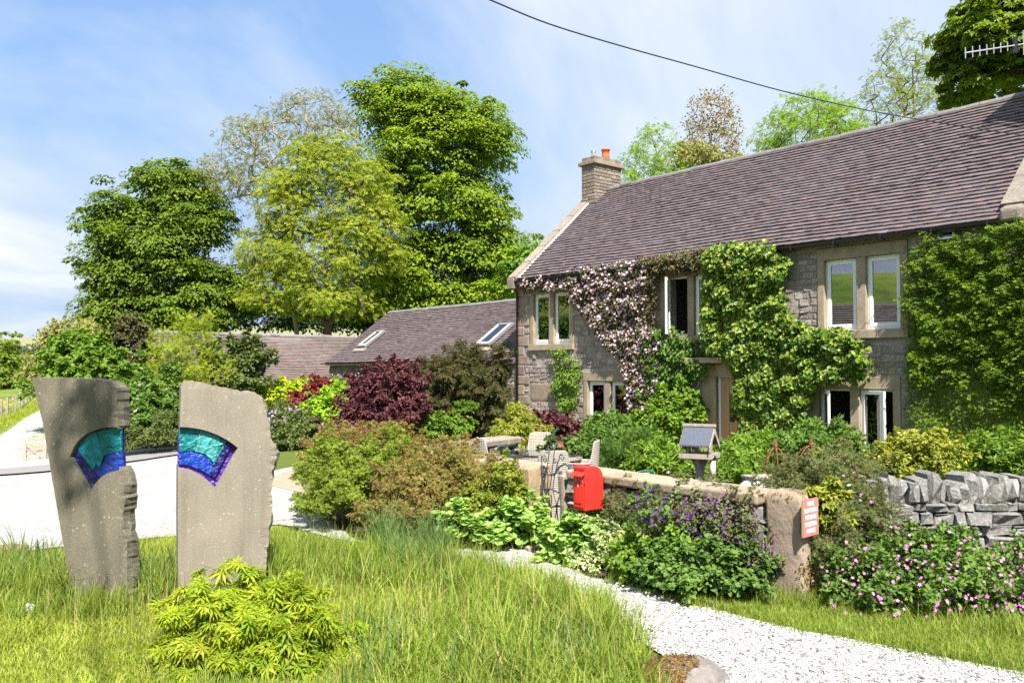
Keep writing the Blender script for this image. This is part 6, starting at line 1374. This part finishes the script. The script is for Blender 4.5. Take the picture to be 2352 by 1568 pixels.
# --- big bushes left of the garden gate
shrub('bronze and lime flowered shrub bank beside the white drive, lower left part', [(800,1130,88,85,11.2,.8),(770,1090,60,70,11.6,.7),(760,1160,45,60,11.0,.5)], LM['heath'], 300, .12, 46, .045, 'sprig', .8, .5, .1, .6, core=.3, nst=40)
shrub('brown tinged shrub on top of the bank left of the garden wall', [(850,1040,110,48,12.2,.8),(770,1060,50,50,12.0,.6),(900,1055,60,40,12.0,.6)], LM['brownish'], 260, .11, 44, .042, 'sprig', .8, .4, .1, .7, core=.3, nst=40)
shrub('yellow green shrub in the middle of the bank below the back garden wall', [(905,1060,60,42,11.6,.5),(880,1090,60,45,11.3,.5)], LM['heath'], 120, .11, 46, .045, 'sprig', .8, .5, .1, .6, core=.3, nst=20)
shrub('rusty brown twiggy shrub in front of the low garden wall', [(960,1140,100,85,10.6,.65),(1040,1090,75,55,10.9,.5),(930,1190,90,55,10.3,.5),(1080,1130,55,70,10.5,.45)], LM['brownish'], 330, .11, 42, .042, 'sprig', .8, .4, .1, .7, core=.35, nst=90)
shrub('bright green berberis with yellow flower specks against the garden wall', [(1120,1160,60,70,10.2,.4),(1160,1120,42,55,10.1,.3),(1075,1210,50,45,9.9,.3),(1190,1150,25,45,10.0,.2)], LM['ybush'], 190, .075, 34, .032, 'oval', .8, .4, .1, .6, fl=[('yellow', 40, .03, 'star4', .03)], nst=24)
shrub('lady mantle patch of round pale leaves left of the gate step', [(1120,1220,70,32,9.75,.35),(1190,1205,48,50,9.75,.28),(1060,1200,45,40,9.9,.3),(1200,1232,24,22,9.7,.2)], LM['alch'], 150, .085, 9, .072, 'round', .6, .9, .1, .35, 'lady_mantle', 'plant', objs=110, nst=20, core=.15)
shrub('lady mantle clump with scalloped leaves right of the gate below the postbox', [(1320,1260,75,60,9.1,.4),(1290,1302,42,34,8.95,.25),(1375,1230,60,45,9.1,.3)], LM['alch'], 190, .085, 9, .068, 'round', .6, .9, .1, .35, 'lady_mantle', 'plant', objs=110, nst=20, core=.15)
shrub('cream variegated shrub with yellow buttercups under the postbox', [(1420,1275,60,60,8.7,.35),(1400,1220,50,35,8.9,.28),(1370,1310,50,35,8.6,.25)], LM['var'], 150, .07, 26, .038, 'oval', .8, .5, .1, .6, fl=[('yellow', 26, .045, 'star5', .04)])
shrub('arching small leaved cotoneaster over the wall right of the postbox', [(1490,1178,88,36,8.75,.35),(1560,1168,80,40,8.5,.35),(1440,1156,36,26,8.95,.22),(1560,1210,100,38,8.3,.35)], LM['coto'], 300, .085, 34, .030, 'sprig', .8, .5, .3, .6, nst=70, outw=.3, spike=.15)
shrub('purple columbines on tall stems before the cotoneaster', [(1520,1170,55,40,8.1,.25),(1480,1195,30,35,8.1,.2),(1555,1240,40,50,8.0,.2)], LM['mid'], 36, .06, 8, .045, 'oval', fl=[('violet', 110, .045, 'star5', .08)], name='columbine', cat='flowers', nst=36, core=0)
shrub('dusky purple flowering shrub left of the stone post', [(1650,1190,85,52,8.05,.4),(1700,1245,60,70,7.85,.35),(1735,1300,32,55,7.7,.22),(1620,1215,55,45,8.1,.3)], LM['coto'], 200, .11, 20, .034, 'oval', 1.2, fl=[('plum', 1000, .028, 'star4', .08), ('violet', 260, .026, 'star4', .08)], nst=70, rvar=.6, spike=.15)
shrub('dark leaved low plant at the edge of the gravel left of the stone post', [(1590,1325,90,42,7.6,.35),(1690,1335,60,40,7.5,.25),(1515,1325,45,34,7.8,.25),(1650,1285,60,32,7.75,.25)], LM['mid'], 240, .10, 18, .040, 'heart', .8, .7, .3, .45, objs=150, name='ground_plant', cat='plant', nst=30)
shrub('leafy border plants with yellow buttercups at the gravel edge', [(1490,1290,60,60,8.2,.3),(1455,1320,45,35,8.1,.25),(1560,1280,40,50,8.0,.25)], LM['fresh'], 120, .085, 16, .06, 'oval', .8, .5, .2, .6, name='border_plant', cat='plant', fl=[('yellow', 34, .04, 'star5', .08)], nst=30)
shrub('reddish arching berberis behind the stone post', [(1880,1110,110,55,8.7,.4),(1950,1150,80,60,8.5,.4),(1820,1130,70,45,8.5,.3),(1960,1085,60,35,8.9,.3)], LM['coto'], 330, .09, 34, .030, 'sprig', .8, .5, .2, .7, nst=80, outw=.4)
shrub('tall tangled shrub with white and pink specks right of the warning sign', [(1960,1190,70,90,7.9,.35),(1920,1280,55,90,7.6,.3),(2000,1260,60,80,7.75,.3)], LM['coto'], 240, .085, 24, .035, 'sprig', .9, .4, .1, .7, fl=[('white', 30, .035, 'star5', .05), ('pink', 40, .03, 'star5', .06)], nst=60)
shrub('yellow leaved vine beside the warning sign', [(1895,1165,30,50,7.75,.18),(1910,1210,25,30,7.7,.15)], LM['ybush'], 34, .06, 9, .075, 'maple', .8, .5, .3, .5, nst=14)
shrub('golden leaved bush behind the dry stone wall', [(2100,1070,80,50,9.6,.4),(2150,1050,50,35,9.8,.3),(2050,1085,45,40,9.5,.3)], LM['ybush'], 170, .085, 24, .045, 'oval', .8, .5, .2, .6, fl=[('yellow', 50, .04, 'star4', .03)], nst=30)
camp = [(u, v + 26 + 12 * (u > 2150), ru, rv, D, dr) for u, v, ru, rv, D, dr in [(2040,1330,110,80,7.35,.3),(2140,1360,90,75,7.1,.3),(2230,1340,90,85,7.1,.3),(2310,1370,80,80,6.9,.3),(2090,1280,90,60,7.5,.25),(2200,1270,80,50,7.4,.25),(2330,1290,60,60,7.2,.25),(1950,1350,60,75,7.3,.25),(2400,1380,60,80,6.9,.3),(2000,1400,80,40,7.0,.2)]]
shrub('tall pink campion in full flower before the dry stone wall', camp, LM['mid'], 420, .10, 14, .050, 'oval', 1.6, .3, .2, .7, 'pink_campion', 'flowers', fl=[('pink', 900, .032, 'star5', .16)], nst=160, core=.5)
# --- garden in front of the house
shrub('tall leafy comfrey with pale pink bells under the lower left window', [(1400,1030,60,42,17.5,.7),(1370,1062,40,36,16.0,.5),(1460,1048,44,40,17.2,.7)], LM['mid'], 230, .17, 22, .13, 'nar', 1.1, .4, .2, .5, 'comfrey', 'plant', fl=[('lilac', 160, .07, 'star5', .1)], nst=40)
shrub('feathery fennel clump between comfrey and the bird table', [(1440,1060,50,38,14.2,.5),(1495,1070,32,32,14.0,.4)], LM['mid'], 170, .14, 40, .07, 'needle', 1, .4, .2, .7, 'fennel', 'plant', nst=30)
shrub('rose bush with pale new leaves climbing left of the oak door', [(1550,945,36,42,20.8,.5),(1530,1000,40,45,20.3,.5),(1575,985,28,50,20.5,.45),(1500,985,28,34,20.6,.45)], LM['fresh'], 200, .17, 22, .11, 'oval', .9, .4, .2, .6, 'rose_bush', 'shrub', nst=30)
shrub('low mixed planting before the doorway behind the bird table', [(1510,1085,50,30,12.5,.5),(1555,1098,36,20,12.0,.5),(1700,1065,40,28,14.5,.5),(1690,1100,32,18,11.5,.4),(1760,1050,45,26,15.0,.6)], LM['fresh'], 300, .13, 22, .10, 'nar', 1, .4, .2, .6, 'border_plant', 'plant', fl=[('lilac', 60, .06, 'star5', .1)], nst=50)
shrub('grey green leafy shrub beneath the open lower window', [(1900,1040,40,42,14.5,.5),(1950,1062,40,28,14.0,.4),(1850,1068,55,30,13.0,.5)], LM['mid'], 220, .14, 22, .11, 'nar', 1, .4, .1, .6, nst=30)
shrub('purple heuchera and red peony foliage by the house corner', [(1285,1010,35,28,19.5,.5),(1250,1000,30,25,20.5,.5)], LM['purple'], 70, .16, 20, .12, 'oval', .8, .5, .2, .5, nst=14)
shrub('yellow tipped pieris beside the back garden wall', [(1195,995,36,34,19.0,.5),(1180,1015,30,22,18.5,.4)], LM['ybush'], 90, .15, 22, .10, 'nar', .9, .5, .2, .5, fl=[('rose', 22, .05, 'star4', .05)], nst=16)
rp = W(1288, 1034, 13.4); shrub('single red rose bloom on a low bush behind the glass table', [(1290,1050,30,20,13.5,.3)], LM['mid'], 30, .10, 18, .07, 'oval', name='rose_bush', fl=[('rose', 8, .11, 'star5', .1)], nst=10)
shrub('dark shrubs under the ivy wall behind the dry stone wall', [(2220,1090,70,32,11.5,.5),(2300,1080,60,42,11.0,.5),(2350,1090,45,40,10.5,.4)], LM['fresh'], 170, .13, 22, .09, 'nar', 1, .4, .1, .6, fl=[('yellow', 24, .06, 'star5', .08)], nst=20)
# --- yard shrubs
shrub('clipped golden mound of privet before the byre window', [(655,932,46,26,33,1.2),(625,942,32,20,32.5,1),(690,945,26,22,32.5,1)], LM['gold'], 130, .30, 40, .14, 'oval', .7, .7, .1, .5, nst=14)
shrub('dark red barberry between golden and lime mounds', [(735,935,42,28,31,1),(715,965,28,32,30.5,1),(760,925,28,18,31.5,.9)], LM['red'], 120, .28, 40, .12, 'dia', .8, .5, .1, .6, nst=14)
shrub('bright lime rounded shrub before the barn door', [(778,945,38,34,29.5,1),(760,975,34,30,29,.9),(800,965,28,34,29.2,.9)], LM['lime'], 130, .27, 40, .12, 'dia', .7, .6, .1, .5, nst=14)
shrub('green bush between the catmint and the red barberry', [(700,960,22,30,30,.7),(720,990,36,22,28.5,.8)], LM['heath'], 60, .25, 36, .11, 'dia', nst=8)
shrub('pale lilac catmint beside the clipped box mound', [(655,975,32,22,28,.8),(668,995,25,14,27,.6)], LM['box'], 50, .24, 34, .12, 'nar', 1, .5, 0, .6, 'catmint', 'plant', fl=[('lilac', 260, .10, 'star4', .15)], nst=8)
shrub('large clipped box mound with blue forget-me-nots at its foot', [(690,1025,55,48,24,1.1),(725,1045,22,30,23.5,.7),(650,1030,25,38,24,.8)], LM['box'], 190, .20, 56, .075, 'dia', .8, .5, .1, .6, name='box_mound', nst=10)
shrub('purple leaved smoke bush in front of the barn', [(890,905,65,48,24.5,1),(850,960,60,42,24,.9),(930,950,40,42,24.2,.8),(945,890,28,25,24.8,.6),(800,1005,50,25,23,.6),(880,990,60,28,23.6,.7)], LM['purple'], 300, .22, 40, .10, 'oval', .9, .4, .2, .6, 'smoke_bush', 'shrub', nst=60, stem='paletwig')
shrub('hanging basket of orange and red flowers by the barn door', [(782,908,18,12,32,.35)], LM['fresh'], 22, .16, 18, .10, 'oval', name='flower_basket', cat='flowers', fl=[('orange', 60, .10, 'star5', .1), ('rose', 30, .10, 'star5', .1)], nst=6)
shrub('pale climbing shoot by the byre corner', [(708,895,10,26,36,.3)], LM['ybush'], 22, .18, 20, .13, 'dia', nst=10)
shrub('pot plants along the barn wall right of the purple bush', [(985,992,30,18,24.5,.5),(1040,995,30,12,25.5,.5)], LM['fresh'], 110, .18, 24, .10, 'oval', name='border_plant', cat='plant', nst=14)
shrub('green trailing plant spilling over the hay rack planter', [(1068,943,22,6,25.9,.15)], LM['fresh'], 24, .10, 20, .09, 'nar', name='trailing_plant', cat='plant', nst=0)
# creeper on the barn
shrub('large drooping bronze green creeper covering the right of the barn wall', [(1095,865,90,42,27.2,.7),(1050,910,80,62,27.2,.7),(1120,930,70,75,26.8,.6),(1005,895,36,45,27.8,.5),(1155,890,32,65,26.6,.5),(995,960,26,45,27.6,.4)], LM['conif'], 420, .30, 40, .16, 'needle', .9, .3, 1.0, .4, 'creeper', 'creeper', nst=90, outw=.5, low=-.8)
# left group of shrubs behind the stones
shrub('tall bright green shrub behind the left stone', [(205,875,75,55,36,1.8),(250,935,70,65,35,1.8),(290,980,60,45,34,1.6),(180,855,40,34,37,1.2),(290,900,38,46,35,1.2)], LM['fresh'], 380, .50, 46, .22, 'dia', .6, .6, .3, .5, nst=30)
shrub('feathery yellow green willow growing before the byre roof', [(440,810,62,45,31,1.5),(400,860,45,55,31,1.4),(490,870,60,40,30.5,1.4),(420,910,80,45,30,1.5),(450,770,28,25,31.5,.9)], LM['ash'], 230, .30, 10, .15, 'sprig', .9, .4, .2, .6, 'willow_shrub', 'shrub', nst=150, stem='paletwig')
shrub('dark mixed shrubs with pale tips between the two stones', [(360,930,70,55,29,1.4),(330,980,70,40,28,1.2),(400,980,60,40,28,1.2)], LM['mid'], 260, .32, 44, .14, 'dia', .8, .5, .2, .6, fl=[('pinkwhite', 30, .2, 'star5', .1)], nst=24)
shrub('olive holly like shrub left of the byre doorway', [(535,875,40,38,31.5,1.1),(568,845,20,30,31.5,.7),(560,890,26,22,31,.8),(520,850,30,25,32,.9)], LM['box'], 190, .34, 40, .15, 'dia', .8, .5, .2, .6, nst=40)
shrub('low brown green edging bush by the tarmac strip', [(380,1010,55,22,26.5,.8),(320,1010,30,18,27,.7)], LM['box'], 80, .25, 40, .12, 'nar', .8, .4, 0, .6, nst=10)
p_ = [(302,785,14,26,36.2,.4),(312,818,15,30,35.8,.4),(328,838,10,18,35.6,.3)]
shrub('pale pink clematis over the left gable of the byre', p_, LM['clem'], 110, .34, 26, .16, 'oval', name='pink_clematis', cat='climber', fl=[('dusky', 300, .15, 'star4', .15)], nst=10)
# low stone edging bed between the stones
lw0, lw1 = G(286, 1035), G(410, 1024); dv = (lw1 - lw0)[:2]
dry_wall('low rough stone kerb of the planted bed seen between the two standing stones', lw0[:2], dv / np.linalg.norm(dv), np.linalg.norm(dv), .34 + lw0[2], .3, '', 0, 16, (.12, .18), (.2, .5), 0, z0=-.9, name='bed_wall')

# ================================================================== CLIMBERS ON THE HOUSE FRONT
def wall_plant(label, poly, n, m, ls, tm, thick, name='climber', cat='climber', z_px=None, holes=None, up=.5, droop=.8, jit=.45, fl=None, cl=.22, stemsn=40, root=None, objs=0, off=.02, outn=1.0, soft=.12, lump=1.0, stem='twig', stem_r=.006):
    """poly in (s, z) on the house front; leaves piled outwards with lumpy depth"""
    poly = np.array(poly); b = HW(poly[:, 0].mean(), 0, 0); t = empty(name, label, cat, b, RZ)
    q = sample_poly(poly, n); q = q + rng.normal(size=q.shape) * soft * .5
    nc = max(8, int(len(q) / 60)); cc = q[rng.permutation(len(q))[:nc]]; ch = rng.uniform(.25, 1.0, nc) ** 1.0
    dd = np.empty(len(q)); 
    for i in range(0, len(q), 4000):
        d2 = ((q[i:i+4000, None] - cc[None]) ** 2 * np.array((1, 1.4))).sum(2); dd[i:i+4000] = (ch[None] * np.exp(-d2 / (2 * cl * cl))).max(1)
    dep = thick * (.25 + .75 * dd * lump) * rng.uniform(.35, 1.0, len(q)) ** .5 + off
    if holes is not None:
        k = np.ones(len(q), bool)
        for a0, a1, c0, c1 in holes: k &= ~((q[:, 0] > a0) & (q[:, 0] < a1) & (q[:, 1] > c0) & (q[:, 1] < c1))
        q, dep = q[k], dep[k]
    P = np.column_stack((q[:, 0] - poly[:, 0].mean(), -dep, q[:, 1]))
    Nn = np.array((0, -.8 * outn, up)) + rng.normal(size=P.shape) * jit; T = np.array((0, -.35, -droop)) + rng.normal(size=P.shape) * .45
    s_ = ls * rng.uniform(.65, 1.3, len(P)); k = np.ones(len(P), bool)
    if objs:
        order = np.argsort(-(dep / thick + q[:, 0] * .02 + rng.random(len(q)) * .4))[:objs]; k[order] = False; me = mesh_np('leaf', TM[tm][0], TM[tm][1], m, np.zeros(len(TM[tm][0])))
        for i in order:
            z = Vector(Nn[i]).normalized(); y = Vector(T[i]); y = (y - z * y.dot(z)).normalized(); x = y.cross(z)
            o = new('leaf', me, t); o.matrix_local = Matrix(((x.x, y.x, z.x, P[i][0]), (x.y, y.y, z.y, P[i][1]), (x.z, y.z, z.z, P[i][2]), (0, 0, 0, 1))) @ Matrix.Scale(float(s_[i]), 4)
    leaf_obj('foliage', tm, P[k], Nn[k], T[k], s_[k], m, t)
    for f in (fl or []):
        fm, nf, fs, ft, flo = f[:5]; i = rng.integers(0, len(P), nf)
        if len(f) > 5: i = i[inpoly(q[i], np.array(f[5]))]
        Pf = P[i] + np.array((0, -flo, 0)) * rng.uniform(.2, 1, (len(i), 1)); leaf_obj('flowers', ft, Pf, np.array((.1, -1, .4)) + rng.normal(size=Pf.shape) * .4, sph(len(i)), fs * rng.uniform(.7, 1.2, len(i)), FM[fm] if fm in FM else LM[fm], t)
    if stemsn:
        rt = root if root is not None else (poly[:, 0].mean(), .02); i = rng.permutation(len(P))[:stemsn]
        stems('stems', [(rt[0] - poly[:, 0].mean(), -.06, rt[1]), (rt[0] - poly[:, 0].mean(), -.07, rt[1] + .25)], P[i] * np.array((1, .5, 1)), M[stem], t, r_tip=stem_r, step=.2, k=4, wob=.15)
    return t
px = lambda L: [FH(u, v) for u, v in L]
wall_note = 0
wh = [(9.95, 11.95, 2.62, 4.6), (9.93, 11.75, .0, 1.72)]
wall_plant('great climbing hydrangea with glossy leaves sprawling round the oak door', px([(1650,572),(1740,562),(1790,575),(1822,605),(1815,640),(1790,660),(1812,690),(1830,730),(1870,752),(1960,760),(1995,790),(2010,830),(1990,862),(1940,870),(1890,868),(1880,905),(1860,940),(1850,1000),(1830,1035),(1740,1030),(1722,940),(1705,850),(1690,820),(1645,800),(1632,700),(1640,640)]),
           17000, LM['hyd'], .115, 'heart', .50, 'climbing_hydrangea', 'climber', fl=[('hydf', 5200, .085, 'star5', .05)], cl=.26, root=(8.7, 0), objs=300, holes=[(10.0, 11.9, 2.9, 4.5), (9.97, 11.75, .0, 1.6)], stemsn=60)
wall_plant('pale pink clematis in full flower hanging from the gutter between the upper windows', px([(1200,650),(1330,622),(1480,600),(1640,585),(1650,605),(1540,628),(1520,640),(1508,700),(1510,760),(1560,790),(1575,850),(1530,880),(1510,960),(1460,985),(1452,900),(1440,830),(1400,790),(1370,740),(1330,700),(1318,665),(1215,668)]),
           13000, LM['clem'], .085, 'oval', .32, 'pink_clematis', 'climber', fl=[('pinkwhite', 3600, .078, 'star4', .05, px([(1180,690),(1180,600),(1500,570),(1500,760),(1590,780),(1590,880),(1470,1000),(1430,900),(1350,760),(1300,680)])), ('pinkwhite', 260, .085, 'star4', .05)], cl=.22, root=(4.9, 0), stemsn=60)
wall_plant('bronze eaves growth along the gutter above the middle window', px([(1480,596),(1640,572),(1780,560),(1800,580),(1680,596),(1600,622),(1500,625)]), 2800, LM['conif'], .075, 'oval', .35, 'eaves_creeper', 'climber', cl=.2, stemsn=0)
wall_plant('green honeysuckle beside the clematis under the middle window', px([(1500,760),(1560,755),(1625,800),(1640,850),(1590,880),(1560,910),(1500,960),(1480,900),(1490,830)]), 3000, LM['mid'], .10, 'oval', .40, 'honeysuckle', 'climber', cl=.2, root=(5.8, 0), stemsn=30, fl=[('orange', 8, .09, 'star5', .05)])
wall_plant('small leafy climber between the left upper window and the lower window', px([(1268,805),(1300,800),(1335,830),(1342,870),(1330,930),(1320,990),(1300,1000),(1295,930),(1270,890),(1285,850)]), 1500, LM['fresh'], .085, 'oval', .22, 'wall_climber', 'climber', cl=.16, root=(2.3, 0), stemsn=24)
iv = [(11.93, 4.30), (12.0, 4.42), (12.35, 4.62), (12.9, 4.5), (13.6, 4.58), (14.3, 4.62), (17.2, 4.5), (17.2, 0), (11.9, 0), (11.85, 1.5), (11.88, 2.6)]
wall_plant('dense small leaved wall creeper with bare hanging stems covering the right end wall', [(11.98, 4.05), (12.1, 4.38), (12.25, 4.30), (12.4, 4.58), (12.65, 4.42), (12.9, 4.46), (13.2, 4.40), (13.6, 4.56), (14.3, 4.62), (17.2, 4.5), (17.2, .8), (14.6, .7), (14.1, 1.5), (13.7, 1.2), (13.3, 2.1), (12.9, 1.7), (12.6, 2.2), (12.25, 1.5), (12.0, 2.3), (12.06, 2.8), (11.92, 3.3), (12.05, 3.7)], 42000, LM['ivy'], .088, 'sprig', .42, 'wall_creeper', 'climber', cl=.13, up=1.0, outn=.6, droop=.1, soft=.16, root=(13.6, 0), stemsn=160, stem='paletwig', stem_r=.007)
wall_plant('thin lower leaves of the wall creeper among its bare stems', [(11.9, 2.5), (12.7, 1.9), (13.6, 2.1), (14.4, 1.4), (17.2, 1.4), (17.2, 0), (12.2, 0), (11.95, 1.0)], 9000, LM['ivy'], .075, 'sprig', .28, 'wall_creeper', 'climber', cl=.16, root=(12.6, 0), stemsn=150, stem='paletwig', stem_r=.007)

# ================================================================== GRASS
def grass_mat(name, cols, trans=.4):
    return leaf_mat(name, cols, trans, .5, .2, (1.15, 1.2, .45))
GM = {'lawn': grass_mat('lawn_blade', [(.15,.205,.016), (.21,.265,.022), (.27,.31,.04), (.33,.31,.09)]), 'long': grass_mat('long_grass_blade', [(.085,.14,.016), (.135,.20,.022), (.19,.25,.035), (.29,.28,.09)]), 'blue': grass_mat('blue_green_blade', [(.06,.11,.035), (.09,.15,.045), (.13,.19,.06)]), 'straw': grass_mat('dry_stalk', [(.32,.25,.10), (.42,.34,.16), (.27,.24,.09)])}
lawn_px = [(-200,1302),(0,1280),(280,1250),(420,1236),(560,1216),(640,1210),(700,1226),(800,1248),(900,1270),(1000,1294),(1100,1316),(1250,1354),(1400,1440),(1470,1490),(1530,1540),(1620,1620),(1700,1760),(-400,1760)]
lp = gpoly(lawn_px); p2 = sample_poly(lp, 115000)
grass_obj('lawn_grass', onground(p2), rng.uniform(.02, .075, len(p2)) * (1 + .8 * (np.sin(p2[:, 0] * 2.1 + 1) * np.sin(p2[:, 1] * 1.7) > .25)), .0065, 1.5, GM['lawn'], None, 2); tag(bpy.data.objects['lawn_grass'], 'short sunlit lawn grass in the foreground', 'grass')
def tufts(name, label, poly_px, nt, nb, h, wd, lean, m, spread, extra=None, seg=3):
    c = sample_poly(gpoly(poly_px), nt); hh = rng.uniform(h[0], h[1], nt)
    P = np.repeat(c, nb, 0) + rng.normal(size=(nt * nb, 2)) * spread; H = np.repeat(hh, nb) * rng.uniform(.45, 1.1, nt * nb)
    o = grass_obj(name, onground(P), H, wd, lean, m, None, seg); tag(o, label, 'grass'); return o
tufts('long_grass', 'tall rough grass growing up between and behind the two standing stones', [(-120,1330),(60,1320),(150,1350),(300,1335),(420,1320),(620,1300),(660,1285),(720,1285),(770,1290),(640,1345),(420,1390),(300,1400),(160,1400),(-120,1400)], 560, 24, (.22, .54), .008, .9, GM['long'], .05)
tufts('meadow_grass', 'long flowering grass along the left edge of the gravel drive', [(660,1270),(760,1272),(880,1282),(1000,1290),(1120,1318),(1250,1352),(1390,1410),(1470,1480),(1420,1520),(1250,1430),(1060,1370),(860,1350),(700,1330)], 540, 26, (.16, .46), .007, .95, GM['long'], .055)
tufts('meadow_tuft', 'big tussock of blue green grass in front of the brown bush', [(860,1262),(1020,1285),(1040,1330),(930,1345),(850,1310)], 24, 60, (.42, .78), .008, .8, GM['blue'], .06)
tufts('front_grass', 'coarse grass clumps with broad blades in the near foreground', [(860,1440),(1100,1400),(1350,1440),(1480,1520),(1530,1600),(1500,1740),(860,1740)], 360, 22, (.14, .38), .009, 1.1, GM['long'], .06)
tufts('front_grass', 'fine grass round the foot of the cut leaved maple', [(330,1500),(600,1590),(900,1560),(900,1740),(300,1740)], 140, 22, (.10, .24), .006, 1.0, GM['long'], .05)
tufts('stone_grass', 'grass tufts at the foot of the left standing stone', [(-100,1345),(130,1380),(300,1392),(300,1420),(100,1440),(-100,1420)], 150, 24, (.12, .34), .007, .9, GM['long'], .05)
tufts('verge_grass', 'grass verge between the flower bed and the near gravel drive', [(1560,1384),(1700,1418),(1800,1443),(2000,1480),(2150,1514),(2352,1551),(2600,1592),(2500,1480),(2352,1440),(2100,1420),(1900,1395),(1760,1380),(1640,1370)], 1900, 22, (.035, .12), .0055, 1.0, GM['long'], .06, seg=2)
tufts('verge_grass', 'taller grass round the foot of the stone post and the campion', [(1700,1385),(1780,1400),(1900,1405),(2100,1430),(2400,1490),(2400,1450),(2100,1400),(1900,1370),(1740,1370)], 210, 22, (.10, .24), .006, .9, GM['long'], .06)
tufts('drive_grass', 'thin grass creeping over the edge of the gravel', [(1440,1340),(1560,1375),(1640,1390),(1600,1400),(1500,1372)], 90, 16, (.03, .09), .005, 1.0, GM['lawn'], .06, seg=2)
tufts('grass_stalks', 'pale seeding grass stalks above the lawn', [(0,1360),(300,1360),(640,1310),(900,1290),(1250,1360),(1480,1490),(1480,1600),(900,1600),(300,1600)], 260, 2, (.34, .68), .004, .5, GM['straw'], .03)
tufts('meadow_blades', 'scattered tall arching blades of coarse grass along the drive and lawn', [(300,1400),(640,1300),(900,1275),(1120,1322),(1390,1410),(1500,1500),(1560,1600),(900,1640),(860,1480),(640,1400)], 420, 3, (.30, .62), .011, 1.15, GM['long'], .03)
tufts('meadow_blades', 'tall dark green arching blades between and left of the standing stones', [(-100,1340),(150,1350),(300,1345),(420,1335),(400,1390),(150,1400),(-100,1400)], 130, 4, (.34, .66), .012, 1.1, GM['blue'], .03)
tufts('daffodil_leaves', 'spent broad daffodil leaves among the lawn grass at the front', [(620,1480),(900,1430),(980,1500),(1380,1500),(1400,1600),(700,1640)], 46, 6, (.28, .46), .014, .9, GM['blue'], .03)
tufts('iris_leaves', 'dark broad leaves left of the left standing stone', [(20,1300),(140,1320),(150,1370),(30,1360)], 30, 7, (.35, .62), .016, .8, GM['blue'], .04)
tufts('garden_lawn', 'bright garden lawn seen through the iron gate', [(1180,1180),(1340,1180),(1400,1120),(1240,1110),(1160,1120)], 900, 10, (.03, .07), .008, .9, GM['lawn'], .06, seg=2)
tufts('track_weeds', 'thin weeds growing along the middle of the white track', [(60,1010),(110,975),(130,985),(95,1030),(60,1040)], 120, 10, (.05, .14), .03, .9, GM['lawn'], .3, seg=2)
tufts('track_verge', 'grass strip along the track beside the field fence', [(-80,1010),(0,985),(60,950),(92,938),(84,920),(40,948),(-10,965),(-80,985)], 900, 10, (.10, .28), .03, .9, GM['lawn'], .25, seg=2)
# dandelion clock, buttercups and daisies in the grass
def flower(name, label, cat, u, v, D, fm, n, r, fs, h, grp=None):
    p = W(u, v, D); g = float(terr(p[0], p[1])); t = empty(name, label, cat, (p[0], p[1], g), 0, grp)
    MB().tube([(0, 0, 0), (.005, .004, (p[2] - g) * .6), (0, 0, p[2] - g)], .0025, 5).build('stalk', LM['fresh'], t)
    d = sph(n); leaf_obj('head', 'nar', d * r * .3 + np.array((0, 0, p[2] - g)), np.cross(d, sph(n)), d, fs, FM[fm], t, kind=None)
flower('dandelion_clock', 'round white dandelion clock beside the mossy log', 'flower', 67, 1399 - 5, 6.9, 'white', 220, .035, .028, .2)
flower('dandelion_clock', 'smaller dandelion clock at the bottom edge under the maple', 'flower', 327, 1562, 5.7, 'white', 160, .03, .022, .2)
for i, (u, v, D) in enumerate(((1446, 1480, 6.0), (1467, 1500, 5.9), (1418, 1512, 5.85))): flower('dandelion', ('yellow dandelion by the gravel edge, upper one', 'yellow dandelion lower right of the upper one by the gravel', 'yellow dandelion left of the other two in the long grass')[i], 'flower', u, v, D, 'yellow', 60, .012, .024, .2, 'dandelions in the long grass')
